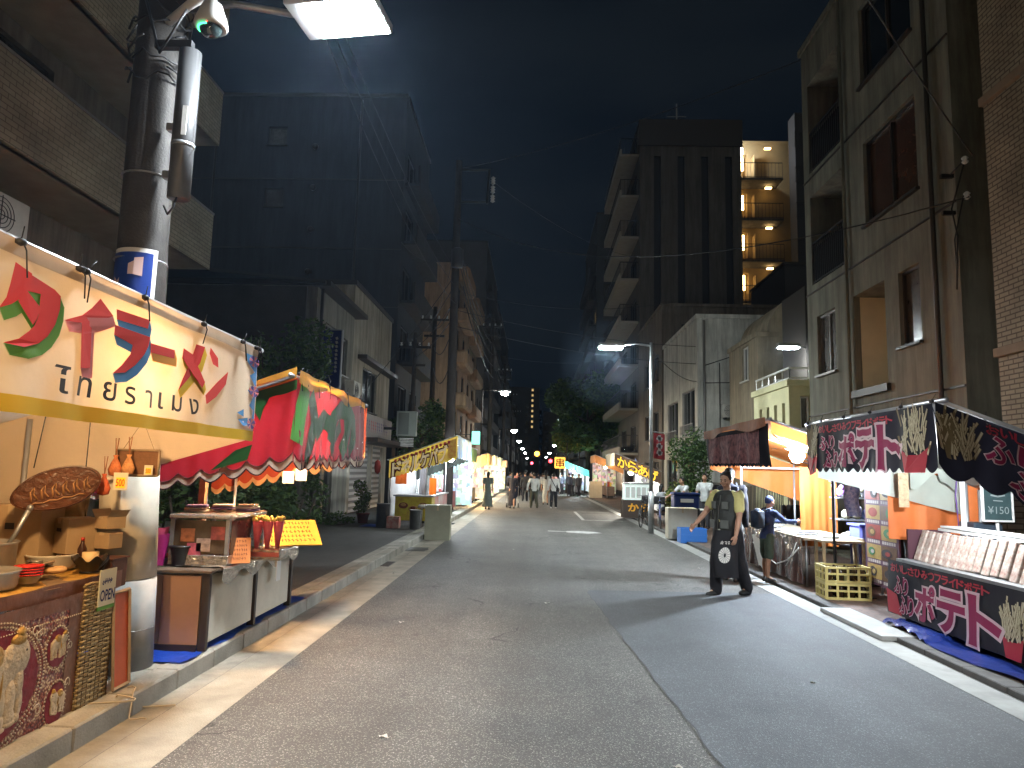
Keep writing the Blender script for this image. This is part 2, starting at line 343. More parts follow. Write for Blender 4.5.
# asphalt: coarse pale aggregate in dark binder with fine cracks
def asphalt(name, base, speck, amt, crack=True):
    m = D.materials.new(name); m.use_nodes = True; N, L, p = nodes_of(m)
    tc = N.new('ShaderNodeTexCoord')
    vo = N.new('ShaderNodeTexVoronoi'); vo.inputs['Scale'].default_value = 150; L.new(tc.outputs['Object'], vo.inputs['Vector'])
    rs = N.new('ShaderNodeSeparateColor'); L.new(vo.outputs['Color'], rs.inputs[0])
    th = N.new('ShaderNodeMapRange'); th.inputs[1].default_value = 1-amt; th.inputs[2].default_value = 1; L.new(rs.outputs[0], th.inputs[0])
    n1 = N.new('ShaderNodeTexNoise'); n1.inputs['Scale'].default_value = .9; n1.inputs['Detail'].default_value = 8; n1.inputs['Roughness'].default_value = .7; L.new(tc.outputs['Object'], n1.inputs['Vector'])
    mr = N.new('ShaderNodeMapRange'); mr.inputs[1].default_value = .3; mr.inputs[2].default_value = .7; mr.inputs[3].default_value = .72; mr.inputs[4].default_value = 1.2; L.new(n1.outputs[0], mr.inputs[0])
    m1 = N.new('ShaderNodeMix'); m1.data_type = 'RGBA'; m1.inputs[6].default_value = (*base,1); m1.inputs[7].default_value = (*speck,1); L.new(th.outputs[0], m1.inputs[0])
    m2 = N.new('ShaderNodeMix'); m2.data_type = 'RGBA'; m2.blend_type = 'MULTIPLY'; m2.inputs[0].default_value = 1; L.new(m1.outputs[2], m2.inputs[6]); L.new(mr.outputs[0], m2.inputs[7])
    # long polished wheel tracks and scattered dark stains
    mt = N.new('ShaderNodeMapping'); mt.inputs['Scale'].default_value = (1.3,.06,1); L.new(tc.outputs['Object'], mt.inputs[0])
    nt_ = N.new('ShaderNodeTexNoise'); nt_.inputs['Scale'].default_value = 1.1; nt_.inputs['Detail'].default_value = 5; L.new(mt.outputs[0], nt_.inputs['Vector'])
    rt = N.new('ShaderNodeMapRange'); rt.inputs[1].default_value = .35; rt.inputs[2].default_value = .65; rt.inputs[3].default_value = .78; rt.inputs[4].default_value = 1.15; L.new(nt_.outputs[0], rt.inputs[0])
    m2b = N.new('ShaderNodeMix'); m2b.data_type = 'RGBA'; m2b.blend_type = 'MULTIPLY'; m2b.inputs[0].default_value = 1; L.new(m2.outputs[2], m2b.inputs[6]); L.new(rt.outputs[0], m2b.inputs[7])
    vs3 = N.new('ShaderNodeTexVoronoi'); vs3.inputs['Scale'].default_value = 1.7; L.new(tc.outputs['Object'], vs3.inputs['Vector'])
    r3 = N.new('ShaderNodeMapRange'); r3.inputs[1].default_value = .03; r3.inputs[2].default_value = .10; r3.inputs[3].default_value = .72; r3.inputs[4].default_value = 1; L.new(vs3.outputs['Distance'], r3.inputs[0])
    m2c = N.new('ShaderNodeMix'); m2c.data_type = 'RGBA'; m2c.blend_type = 'MULTIPLY'; m2c.inputs[0].default_value = 1; L.new(m2b.outputs[2], m2c.inputs[6]); L.new(r3.outputs[0], m2c.inputs[7])
    last = m2c.outputs[2]
    if crack:
        nd = N.new('ShaderNodeTexNoise'); nd.inputs['Scale'].default_value = 2.5; nd.inputs['Detail'].default_value = 6; L.new(tc.outputs['Object'], nd.inputs['Vector'])
        mxv = N.new('ShaderNodeMix'); mxv.data_type = 'RGBA'; mxv.blend_type = 'ADD'; mxv.inputs[0].default_value = .6; L.new(tc.outputs['Object'], mxv.inputs[6]); L.new(nd.outputs['Color'], mxv.inputs[7])
        vc = N.new('ShaderNodeTexVoronoi'); vc.feature = 'DISTANCE_TO_EDGE'; vc.inputs['Scale'].default_value = .33; L.new(mxv.outputs[2], vc.inputs['Vector'])
        cm = N.new('ShaderNodeMapRange'); cm.inputs[1].default_value = .0015; cm.inputs[2].default_value = .006; cm.inputs[3].default_value = .35; cm.inputs[4].default_value = 1; L.new(vc.outputs[0], cm.inputs[0])
        gate = N.new('ShaderNodeTexNoise'); gate.inputs['Scale'].default_value = .5; L.new(tc.outputs['Object'], gate.inputs['Vector'])
        gm = N.new('ShaderNodeMapRange'); gm.inputs[1].default_value = .53; gm.inputs[2].default_value = .6; gm.inputs[3].default_value = 1; gm.inputs[4].default_value = 0; L.new(gate.outputs[0], gm.inputs[0])
        mxx = N.new('ShaderNodeMath'); mxx.operation = 'MAXIMUM'; L.new(cm.outputs[0], mxx.inputs[0]); L.new(gm.outputs[0], mxx.inputs[1])
        m3 = N.new('ShaderNodeMix'); m3.data_type = 'RGBA'; m3.blend_type = 'MULTIPLY'; m3.inputs[0].default_value = 1; L.new(last, m3.inputs[6]); L.new(mxx.outputs[0], m3.inputs[7]); last = m3.outputs[2]
    L.new(last, p.inputs['Base Color']); p.inputs['Roughness'].default_value = .72; p.inputs['Specular IOR Level'].default_value = .45
    b = N.new('ShaderNodeBump'); b.inputs['Strength'].default_value = .55; b.inputs['Distance'].default_value = .006; L.new(vo.outputs['Distance'], b.inputs['Height']); L.new(b.outputs[0], p.inputs['Normal'])
    return m
asph = asphalt('old_asphalt', (.074,.070,.063), (.30,.285,.255), .20)
asph_new = asphalt('newer_asphalt', (.062,.067,.073), (.17,.18,.19), .15, False)
asph_walk = asphalt('footway_asphalt', (.06,.056,.052), (.14,.13,.12), .12, False)
paint_white = mat('worn_white_road_paint', (.5,.5,.48), .7, .5, 9, .2, 80)
strip_m = mat('worn_edge_strip', (.34,.30,.235), .8, .42, 2.6, .3, 110)
kerb_m = mat('kerb_stone', (.38,.355,.30), .85, .5, 2.2, .3, 60)
brick_walk = brickmat('brick_paving', (.20,.12,.09), (.15,.10,.08), (.07,.06,.05), .2, .1, .006)

# ------------------------------------------------------------------ ground
struct(MB().quad((-600,-30,-.02),(600,-30,-.02),(600,900,-.02),(-600,900,-.02)), 'ground', mat('dark_ground', (.04,.04,.038), .95))
struct(MB().quad((-2.6,-6,0),(3.8,-6,0),(3.8,400,0),(-2.6,400,0)), 'road', asph)
rnd = random.Random(3)
ed = [(1.25,-6),(1.2,2.5)]+[(1.22-.032*k*.4+rnd.uniform(-.018,.018), 2.5+k*.22) for k in range(1,36)]+[(.82,10.45),(1.4,10.5),(3.46,10.6),(3.46,-6)]
mb = MB(); mb.add([(x,y,.004) for x,y in ed], [tuple(range(len(ed)))]); struct(mb, 'road_patch', asph_new)
# dark tar seam beside the patch
mb = MB()
for k in range(1, 36):
    a, b = ed[k], ed[k+1]; mb.quad((a[0]-.005,a[1],.008),(a[0]+.006,a[1],.008),(b[0]+.006,b[1],.008),(b[0]-.005,b[1],.008))
struct(mb, 'road_seam', mat('tar_seam', (.025,.024,.023), .6, .5, 30))
def stripe(name, pts, z=.004, m=None):
    mb = MB(); mb.add([(x,y,z) for x,y in pts], [tuple(range(len(pts)))]); return struct(mb, name, m or paint_white)
stripe('edge_strip', [(-2.43,-6),(-2.05,-6),(-2.05,200),(-2.43,200)], m=strip_m)
stripe('edge_strip', [(3.46,-6),(3.74,-6),(3.74,200),(3.46,200)], .008, m=mat('pale_edge_strip', (.36,.36,.34), .8, .3, 4, .2, 90))
stripe('gutter', [(-2.6,-6),(-2.435,-6),(-2.435,200),(-2.6,200)], .003, m=mat('gutter_concrete', (.30,.27,.22), .85, .35, 6, .2, 60))
stripe('road_marking', [(1.74,25.8),(1.86,25.8),(1.86,31.4),(1.74,31.4)])
stripe('road_marking', [(1.87,31.25),(3.3,31.25),(3.3,31.4),(1.87,31.4)])
stripe('road_marking', [(1.87,25.8),(3.2,25.8),(3.2,25.95),(1.87,25.95)])
stripe('road_marking', [(.43,20.55),(.95,20.55),(.95,20.35),(1.55,20.1),(1.95,20.4),(1.75,20.75),(1.3,20.95),(.95,20.8),(.95,20.68),(.43,20.8)])
struct(MB().box((-6.6,-6,-.02),(-2.75,400,.12)), 'left_pavement', asph_walk)
mb = MB(); y = -6
while y < 120:
    hi = .14
    mb.box((-2.78,y,-.01),(-2.6,y+.594,hi)); mb.box((-2.96,y,.0),(-2.785,y+.594,.132)); y += .6
struct(mb, 'left_kerb', kerb_m, bev=.012)
struct(MB().box((3.97,-6,-.02),(7,400,.05)), 'right_pavement', brick_walk)
mb = MB(); y = -6
while y < 120: mb.box((3.78,y,-.01),(3.965,y+.594,.055)); y += .6
struct(mb, 'right_kerb', mat('dark_kerb', (.10,.095,.09), .85, .4, 6, .2, 60), bev=.008)
struct(MB().box((-60,-10,-.02),(-6.61,300,.1)), 'left_lots', conc)
struct(MB().box((7.01,-10,-.02),(60,300,.04)), 'right_lots', conc)
mb = MB(); mb.box((3.62,7.72,.01),(3.99,9.3,.062)); tag(mb.build('drain_cover', mat('grey_plate', (.38,.38,.36), .7, .25, 6, .3, 90), bev=.006), 'pale grey rectangular concrete slab over the gutter beside the yellow crates', 'drain cover')
mb = MB(); mb.lathe([(0,.009),(.28,.009),(.3,.005)], (-2.45,15,0), 20); mb.box((-2.75,14.7,.002),(-2.2,15.4,.007)); tag(mb.build('manhole_cover', mat('cast_iron', (.08,.075,.07), .6, .4, 30, metal=.5)), 'dark iron manhole cover in the left gutter before the cardboard box', 'manhole cover')

# ------------------------------------------------------------------ buildings
Y_, X_, Z_ = V((0,1,0)), V((1,0,0)), V((0,0,1))
def shell(par, x0, x1, y0, y1, h, m, side, street, end, roofm=None, depth=.12, mj=None):
    """side: -1 = building on the left of the street (street face at x1), +1 = on the right (street face at x0).
    street / end: holes in street face (u = y - y0) and in the camera-facing end (u = x - x0)."""
    mb = MB(); mm = [m, mj or m]
    if side < 0: wall(mb, (x1,y0,0), Y_, X_, y1-y0, h, street, depth, 0, 1)
    else: wall(mb, (x0,y0,0), Y_, -X_, y1-y0, h, street, depth, 0, 1)
    wall(mb, (x0,y0,0), X_, -Y_, x1-x0, h, end, depth, 0, 1)
    bx = x0 if side < 0 else x1
    mb.quad((bx,y0,0),(bx,y1,0),(bx,y1,h),(bx,y0,h)); mb.quad((x0,y1,0),(x1,y1,0),(x1,y1,h),(x0,y1,h))
    w_ = mb.build('wall', mm, par)
    r = MB(); r.box((x0-.06,y0-.06,h+.001),(x1+.06,y1+.06,h+.16)); r.build('roof', roofm or m, par)
    return w_
def swin(par, side, xf, y0, hole, fm, pm, **k):
    a, b, c, d = hole[:4]; n = X_ if side < 0 else -X_
    return window(par, (xf, y0+a, c), Y_, n, b-a, d-c, fm, pm, **k)
def ewin(par, x0, y0, hole, fm, pm, **k):
    a, b, c, d = hole[:4]
    return window(par, (x0+a, y0, c), X_, -Y_, b-a, d-c, fm, pm, **k)
def railing(par, a, b, z, h, m, step=.12, name='railing'):
    a, b = V(a), V(b); u = (b-a).normalized(); Ln = (b-a).length; n = u.cross(Z_); mb = MB()
    mb.obox((a+b)/2+Z_*(z+h), u, n, Z_, Ln/2, .025, .02); mb.obox((a+b)/2+Z_*(z+.06), u, n, Z_, Ln/2, .015, .015)
    k = max(2, int(Ln/step))
    for i in range(k+1): mb.obox(a+u*Ln*i/k+Z_*(z+h/2), u, n, Z_, .009, .009, h/2)
    return mb.build(name, m, par)
def condenser(name, par, O, u, n, m, s=1.):
    """an outdoor air-conditioner unit: casing > fan_grille, feet"""
    O, u, n = V(O), V(u), V(n); mb = MB(); mb.obox(O, u, n, Z_, .4*s, .15*s, .29*s)
    c = mb.build(name, m, par, bev=.015)
    g = MB(); 
    for k in range(4): 
        r = (.06+.055*k)*s; g.tube([O+n*.156*s-u*.1*s+u*r*math.cos(t*PI/12)+Z_*r*math.sin(t*PI/12) for t in range(25)], .006*s, 4)
    g.obox(O+n*.152*s-u*.1*s, u, n, Z_, .25*s, .004, .006); g.obox(O+n*.152*s-u*.1*s, u, n, Z_, .006, .004, .25*s)
    g.build('fan_grille', blacksteel, c)
    for k in (-1,1): f = MB(); f.obox(O+u*k*.28*s-Z_*.32*s, u, n, Z_, .04*s, .17*s, .03*s); f.build('bracket', blacksteel, c)
    return c

tile_dim = brickmat('balcony_tile', (.36,.34,.25), (.30,.28,.205), (.15,.14,.10), .2, .07, .006, rot='yz')
stucco_dark = mat('dark_stucco', (.20,.175,.14), .9, .3, 2, .2, 50, streak=.4)
# L0: near apartment block with tiled balconies
b = thing('apartment_block', 'near dark apartment block with tiled balcony parapets above the ramen stall', 'building', (-7.4,8,0))
hs = [(6.2+3.0*k, 7.9+3.0*k, z, z+1.9) for k in range(3) for z in (2.6,5.6,8.0,10.4)]+[(1,3.4,.2,2.4)]
shell(b, -18, -7.4, -4, 12.7, 14, stucco_dark, -1, hs, [], depth=.15)
for h in hs: swin(b, -1, -7.4, -4, h, frame_dark, glass_dark, dep=.12, sill=False)
for z in (5.3, 7.75, 10.2):
    mb = MB(); mb.box((-7.39,-4,z),(-6.25,12.85,z+.14)); fl = mb.build('balcony_floor', mat('soffit', (.36,.34,.26), .9, .3, 2), b)
    for (ya, yb) in ((-4,3.1),(3.14,6.55),(7.0,12.85)):
        mb = MB(); mb.box((-6.32,ya,z+.0),(-6.2,yb,z+1.06)); mb.build('parapet', tile_dim, b)
        mb = MB(); mb.box((-6.335,ya,z+1.062),(-6.185,yb,z+1.1)); mb.build('coping', frame_alu, b)
    mb = MB(); mb.box((-7.39,12.73,z+.142),(-6.33,12.85,z+1.06)); mb.build('parapet', tile_dim, b)
    mb = MB(); mb.box((-7.38,6.6,z+.16),(-6.36,6.95,z+2.2)); mb.build('partition', frame_dark, b)
mb = MB(); mb.box((-7.38,12.2,.1),(-6.9,12.7,14)); mb.build('column', stucco_dark, b)
condenser('air_conditioner', b, (-7.0,8.6,4.75), Y_, X_, mat('conditioner_casing', (.55,.53,.48), .6, .2, 5), 1.)
condenser('air_conditioner', b, (-7.0,6.6,4.75), Y_, X_, MATS['conditioner_casing'], 1.)
for (y, z) in ((9.9,4.7),(10.7,4.55),(8.6,7.2),(9.6,7.1)):
    mb = MB(); mb.lathe([(0,0),(.1,0),(.1,.05),(.07,.08),(0,.08)], (-7.39,y,z), 12, axis='x'); mb.build('vent', blacksteel, b)
# R0: brick-tiled building at the right edge
tan_brick = brickmat('tan_tile', (.36,.30,.21), (.31,.255,.18), (.12,.09,.065), .2, .068, .010, rot='yz')
b = thing('brick_building', 'tan tiled brick building at the right edge of the street', 'building', (9,4,0))
hs = [(1.0,2.6,1.0,2.6),(5,6.4,4.4,6.0)]
shell(b, 6.45, 16, -4, 10.0, 14, tan_brick, 1, hs, [])
for h in hs: swin(b, 1, 6.45, -4, h, frame_dark, glass_dark)
for z in (3.4, 7.1, 10.6): mb = MB(); mb.box((6.38,-4,z),(6.447,10.0,z+.12)); mb.build('string_course', mat('stone_band', (.3,.22,.15), .8, .3, 3), b)
# R1: near stucco building
stuc = mat('warm_grey_stucco', (.22,.215,.17), .9, .3, 1.3, .25, 60, streak=.4)
b = thing('stucco_apartment_house', 'grey brown stucco apartment house with deep balcony openings behind the potato stall', 'building', (9,14,0))
y0 = 10.85
def hy(a, b_, c, d, dp=None): return (a-y0, b_-y0, c, d, dp) if dp else (a-y0, b_-y0, c, d)
rec = [hy(14.7,16.6,6.2,8.35,1.2), hy(14.7,16.6,8.95,11.2,1.2), hy(13.2,14.5,3.45,5.4,.9), hy(14.7,16.6,.1,2.6,.8)]
wi = [hy(12.0,12.7,4.03,5.38), hy(11.9,13.85,6.68,8.4), hy(11.9,13.85,9.6,11.3), hy(15.4,16.4,4.02,5.4)]
shell(b, 6.5, 15, y0, 16.95, 12.2, stuc, 1, rec+wi, [])
for h in wi[:1]: swin(b, 1, 6.5, y0, h, frame_dark, glass_dark, split=1)
swin(b, 1, 6.5, y0, wi[1], frame_dark, glass_curtain); swin(b, 1, 6.5, y0, wi[2], frame_dark, glass_dark); swin(b, 1, 6.5, y0, wi[3], frame_alu, glass_dark)
for z in (6.2, 8.95): railing(b, (6.53,14.72,0),(6.53,16.58,0), z, 1.0, blacksteel, .1)
for z in (6.2, 8.95): mb = MB(); mb.box((6.56,14.71,z+.03),(6.58,16.59,z+.9)); mb.build('privacy_screen', glass_dark, b)
for z in (6.2, 8.95): window(b, (7.69, 14.9, z+.1), Y_, -X_, 1.5, 1.9, frame_alu, glass_dark, dep=-.03, sill=False)
mb = MB(); mb.box((6.42,13.1,3.3),(6.498,14.6,3.44)); mb.build('sill', frame_dark, b)
mb = MB(); mb.tube([(6.43,11.4,.1),(6.43,11.4,12.1)], .04, 8); mb.build('drainpipe', frame_dark, b)
mb = MB(); mb.tube([(6.43,14.62,.1),(6.43,14.62,12.1)], .035, 8); mb.build('drainpipe', stuc, b)
for z in (3.1,6.0,8.8): mb = MB(); mb.box((6.47,y0,z),(6.498,16.95,z+.03)); mb.build('wall_joint', frame_dark, b)
mb = MB(); mb.box((6.62,13.215,3.47),(7.39,13.235,5.38)); mb.box((7.36,13.24,3.47),(7.39,14.485,5.38)); mb.box((6.62,14.465,3.47),(7.355,14.485,5.38)); mb.build('recess_light_panels', mat('recess_light_pale', (.75,.62,.42), .85, .15, 2), b)  # pale panels added; their colour stands in for the recess's lit interior
b = thing('recessed_stair_block', 'dark recessed block in the gap between the tiled building and the stucco house', 'building', (8,10.4,0))
shell(b, 7.1, 15, 10.06, 10.84, 13, mat('dark_gap', (.03,.028,.026), .9), 1, [(.2,.6,3,5)], []); swin(b, 1, 7.1, 10.06, (.2,.6,3,5), frame_dark, glass_dark, split=1)
# R2 yellow hut with roof railing
yel = mat('pale_yellow_render', (.66,.63,.38), .85, .2, 3)
b = thing('low_yellow_annexe', 'low pale yellow annexe with narrow windows and a railed roof', 'building', (7,20,0))
hs = [(.3+.62*k,.3+.62*k+.22,2.7,3.6) for k in range(4)]; he = [(.28,.52,2.9,3.75)]
shell(b, 6.45, 8.6, 18.2, 21.1, 4.0, yel, 1, hs, he)
for h in hs: swin(b, 1, 6.45, 18.2, h, white, glass_dark, split=1)
for h in he: ewin(b, 6.45, 18.2, h, white, glass_dark, split=1)
railing(b, (6.5,18.25,0),(6.5,21.0,0), 4.16, .32, white, .5); railing(b, (6.5,18.25,0),(8.5,18.25,0), 4.16, .32, white, .5)
mb = MB(); mb.box((7.3,19.2,4.17),(8.5,21,6.9)); mb.build('roof_hut', frame_dark, b)
# R3 beige with rounded top
bei = mat('beige_render', (.34,.29,.21), .9, .25, 2, streak=.35)
b = thing('round_topped_house', 'beige house with a rounded gable behind the yellow annexe', 'building', (9,25,0))
hs = [(1,1.8,5,6.2)]; he = [(.5,1.1,3.6,4.9)]
shell(b, 7.3, 12, 23.4, 26.8, 6.3, bei, 1, hs, he); swin(b, 1, 7.3, 23.4, hs[0], white, glass_dark); ewin(b, 7.3, 23.4, he[0], white, glass_dark)
mb = MB(); n_ = 16
pr = [(7.7+.9+.9*math.cos(PI-PI*k/n_), 6.46+1.1*math.sin(PI*k/n_)) for k in range(n_+1)]+[(12,7.0),(12,6.46)]
pr = [(7.7,6.46)]+[(7.7+1.1-1.1*math.cos(PI/2*k/8), 6.46+1.25*math.sin(PI/2*k/8)) for k in range(1,9)]+[(12,7.71),(12,6.46)]
k = len(pr); mb.add([(x,23.4,z) for x,z in pr]+[(x,26.8,z) for x,z in pr], [tuple(range(k)), tuple(range(k,2*k))[::-1]]+[(i,(i+1)%k,(i+1)%k+k,i+k) for i in range(k)]); mb.build('rounded_gable', bei, b)
# R4 white house
wht = mat('dirty_white_render', (.62,.62,.57), .88, .28, 1.5, .1, 30, streak=.4)
b = thing('white_rendered_house', 'pale rendered house with blank side wall and two railed upstairs windows', 'building', (8,31,0))
hs = [(.5,2.9,3.3,5.2),(3.8,6.3,3.2,5.0),(.6,3,.1,2.4),(4,6.4,.1,2.4)]
shell(b, 6.35, 12.5, 27.9, 35.2, 7.9, wht, 1, hs, [], depth=.2)
for h in hs[:2]: swin(b, 1, 6.35, 27.9, h, frame_alu, glass_dark, rail=True)
for h in hs[2:]: swin(b, 1, 6.35, 27.9, h, frame_dark, glass_dark)
mb = MB(); mb.tube([(6.6,27.84,.1),(6.6,27.84,7.8)], .05, 8); mb.build('drainpipe', frame_alu, b)
mb = MB(); mb.tube([(6.65,27.84,6.0),(9.2,27.84,6.9)], .02, 6); mb.tube([(6.65,27.84,5.3),(10,27.84,5.4)], .02, 6); mb.tube([(7.2,27.84,1),(7.2,27.84,6.1)], .02, 6); mb.build('conduit', frame_dark, b)
mb = MB(); mb.box((6.75,27.7,3.0),(8.2,27.895,3.12)); mb.box((6.75,27.7,2.8),(8.2,27.895,2.86)); mb.build('ledge', wht, b)
mb = MB(); mb.box((9.6,26.9,0.04),(11.5,27.85,4.6)); mb.build('service_shaft', frame_dark, b)
condenser('air_conditioner', b, (7.6,27.7,4.2), X_, -Y_, MATS['conditioner_casing'], .9)
mb = MB(); mb.lathe([(0,0),(.12,0),(.12,-.1),(0,-.1)], (9.0,27.88,5.9), 12, axis='y'); mb.build('vent', frame_alu, b)
# R5 brown
brn = mat('brown_render', (.17,.145,.12), .9, .25, 2, streak=.35)
b = thing('brown_town_house', 'narrow brown town house between the white house and the tall striped block', 'building', (8,40,0))
hs = [(1+3*i,2.6+3*i,z,z+1.4) for i in range(2) for z in (1,3.6,6.6)]
shell(b, 6.4, 13, 36, 44, 10.3, brn, 1, hs, [(1,2,8.2,9.4)])
for h in hs: swin(b, 1, 6.4, 36, h, frame_dark, glass_dark)
ewin(b, 6.4, 36, (1,2,8.2,9.4), frame_dark, glass_dark)
# R6 tall striped block
gry = mat('grey_panel', (.12,.108,.095), .9, .2, .6, streak=.35)
b = thing('tall_striped_block', 'tall grey block with four dark vertical bands and stacked street balconies', 'building', (10,50,0))
he = [(.9+1.55*k,1.35+1.55*k,10,22.6) for k in range(4)]
hs = [(1.6,4.2,z,z+1.7) for z in [3.2+2.85*k for k in range(8)]]+[(6.5,9.2,z,z+1.7) for z in [3.2+2.85*k for k in range(8)]]
shell(b, 6.6, 13.2, 45, 57, 25, gry, 1, hs, he, depth=.3, mj=mat('band_dark', (.02,.02,.022), .6), roofm=frame_dark)
for h in he: mb = MB(); mb.box((6.6+h[0],45.2,h[2]),(6.6+h[1],45.25,h[3])); mb.build('dark_band', MATS['band_dark'], b)
for h in hs: swin(b, 1, 6.6, 45, h, frame_dark, glass_dark, sill=False)
for k in range(8):
    z = 2.9+2.85*k; mb = MB(); mb.box((5.35,45.6,z),(6.595,56.4,z+.15)); mb.box((5.35,45.6,z+.151),(5.47,56.4,z+.5)); mb.build('balcony_floor', mat('pale_balcony', (.36,.33,.28), .85, .2, 2), b)
    railing(b, (5.4,45.6,0),(5.4,56.4,0), z+.5, .75, blacksteel, .3); railing(b, (5.4,45.65,0),(6.58,45.65,0), z+.15, 1.1, blacksteel, .2)
mb = MB(); mb.box((6.5,44.9,23.3),(13.3,44.99,25.1)); mb.build('parapet_panel', frame_dark, b)
mb = MB(); mb.tube([(10,50,25.2),(10,50,29)], .05, 6); mb.tube([(9.3,50,28),(10.7,50,28)], .03, 5); mb.build('aerial', steel, b)
# R6b lit stair tower
b = thing('lit_stair_tower', 'stair tower with warm lit landings stacked beside the tall striped block', 'building', (15,47,0))
ochre = mat('ochre_wall', (.30,.21,.10), .85, .25, 1)
shell(b, 13.25, 19.5, 48, 56, 25, ochre, 1, [], [(.3,1.2,z,z+2.2) for z in [2+2.85*k for k in range(8)]], depth=.8)
lampm = mat('warm_tube', (1,.8,.45), .5, emit=15, ec=(1,.66,.26)); lampw = mat('cool_tube', (1,1,1), .5, emit=200, ec=(.85,.93,1))
for k in range(8):
    z = 2.85*k+1.7
    mb = MB(); mb.box((13.3,46.4,z),(16.4,47.99,z+.16)); mb.build('landing', gry, b)
    railing(b, (13.32,46.42,0),(16.38,46.42,0), z+.16, 1.05, blacksteel, .22)
    mb = MB(); mb.box((14.75,47.3,z+.17),(14.82,47.98,z+2.2)); mb.build('landing_screen', ochre, b)
    if k >= 3:
        mb = MB(); mb.box((14.0,47.80,z+1.25),(14.16,47.9,z+2.3)); mb.build('landing_light', lampm, b)
        mb = MB(); mb.box((13.45,47.75,z+2.45),(13.75,47.9,z+2.6)); mb.build('landing_light', lampm, b)
        mb = MB(); mb.box((15.5,47.2,z+2.6),(15.9,47.4,z+2.68)); mb.build('landing_light', lampm, b)
    else:
        mb = MB(); mb.box((14.1,47.88,z+2.3),(14.4,47.97,z+2.4)); mb.build('landing_light', lampm, b)
mb = MB(); mb.box((13.35,46.5,23.5),(13.75,46.7,23.95)); mb.build('flood_light', lampw, b)
b = thing('dark_neighbour_block', 'dark block rising behind the round topped house, right of the stair tower', 'building', (17,40,0))
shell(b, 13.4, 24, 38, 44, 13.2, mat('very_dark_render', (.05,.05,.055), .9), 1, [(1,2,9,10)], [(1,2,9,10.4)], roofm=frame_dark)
ewin(b, 13.4, 38, (1,2,9,10.4), frame_dark, glass_dark); swin(b, 1, 13.4, 38, (1,2,9,10), frame_dark, glass_dark)
mb = MB(); mb.box((16.6,44.6,12),(20,45.8,25.5)); mb.build('balcony_stack', mat('very_dark_render', (.05,.05,.055)), b)
for k in range(5): railing(b, (16.5,44.5,0),(19,44.5,0), 13.5+2.4*k, 1., blacksteel, .25)
# L1 low house
b = thing('low_dark_house', 'low dark sided house with a pitched eave beside the blue company sign', 'building', (-8,21.5,0))
sid = mat('dark_siding', (.085,.082,.075), .85, .3, 2, .2, 30); pal = mat('grey_cream_render', (.26,.25,.22), .88, .25, 2, streak=.4)
hs = [(.9,2.0,4.7,5.9),(2.5,3.4,4.6,5.8),(.6,2.4,.1,2.5)]
mbk = shell(b, -14, -6.2, 19.4, 23.5, 6.75, pal, -1, hs, [], mj=pal, roofm=frame_dark)
mb = MB(); mb.box((-14,19.33,.1),(-6.5,19.39,6.7)); mb.build('side_cladding', sid, b)
for h in hs: swin(b, -1, -6.2, 19.4, h, frame_alu, glass_dark)
mb = MB(); mb.obox((-6.05,21.5,6.78), Y_, X_, Z_, 2.25, .25, .07); mb.obox((-10,21.4,7.15), Y_, (1,0,-.09), (.09,0,1), 2.3, 4.1, .05); mb.build('eave', frame_dark, b)
mb = MB(); mb.tube([(-6.12,19.6,.1),(-6.12,19.6,6.7)], .05, 8); mb.build('drainpipe', frame_dark, b)
condenser('air_conditioner', b, (-5.85,22.4,4.1), Y_, X_, MATS['conditioner_casing'], 1.)
# L2 cream shop with sign
b = thing('cream_corner_shop', 'cream shop house with roller shutters and a pale fascia sign', 'building', (-8,27,0))
crm = mat('cream_render', (.42,.38,.31), .88, .25, 2, streak=.4)
hs = [(.5,3.4,.12,2.5),(3.8,5.6,.12,2.5),(1.6,3.9,3.75,5.3)]
shell(b, -13, -6.25, 23.6, 29.9, 7.9, crm, -1, hs, [], depth=.18, roofm=frame_dark)
swin(b, -1, -6.25, 23.6, hs[2], frame_dark, glass_dark)
shut = mat('roller_shutter', (.46,.47,.47), .5, .15, 3, metal=.3)
for (a, c_) in ((.5,3.4),(3.8,5.6)):
    mb = MB()
    for k in range(24): z = .12+k*.1; mb.obox((-6.37+(.012 if k % 2 else 0),23.6+(a+c_)/2,z+.05), Y_, X_, Z_, (c_-a)/2-.005, .012, .049, k % 2)
    mb.build('roller_shutter', [shut, mat('shutter_shadow_slat', (.14,.145,.15), .5, metal=.3)], b)
mb = MB(); mb.box((-6.23,24.3,5.45),(-5.9,29.9,5.6)); mb.build('canopy_ledge', frame_dark, b)
mb = MB(); mb.box((-6.24,23.9,2.72),(-6.0,29.6,3.62)); fs = mb.build('fascia_sign', mat('fascia_white', (.42,.38,.37), .6, .15, 4), b, bev=.02)
f = plane_map((-6.0,24.5,3.45), (0,4.4,0), (0,0,-.55), X_, .006); mb = MB(); rn = random.Random(5)
for k in range(12):
    s0 = .05+k*.078; 
    for q in range(3): stroke(mb, f, [(s0+rn.uniform(0,.03),.15+.22*q),(s0+rn.uniform(.035,.055),.2+.22*q)], .03, 0 if 2 < k < 6 else 1, 6)
    stroke(mb, f, [(s0+.02,.1),(s0+.024,.85)], .03, 0 if 2 < k < 6 else 1, 6)
mb.build('sign_marks', [mat('sign_pink', (.5,.10,.12)), mat('sign_violet', (.14,.11,.25))], fs)
mb = MB(); mb.box((-6.24,23.9,2.55),(-5.3,29.8,2.7)); mb.build('awning', frame_dark, b)
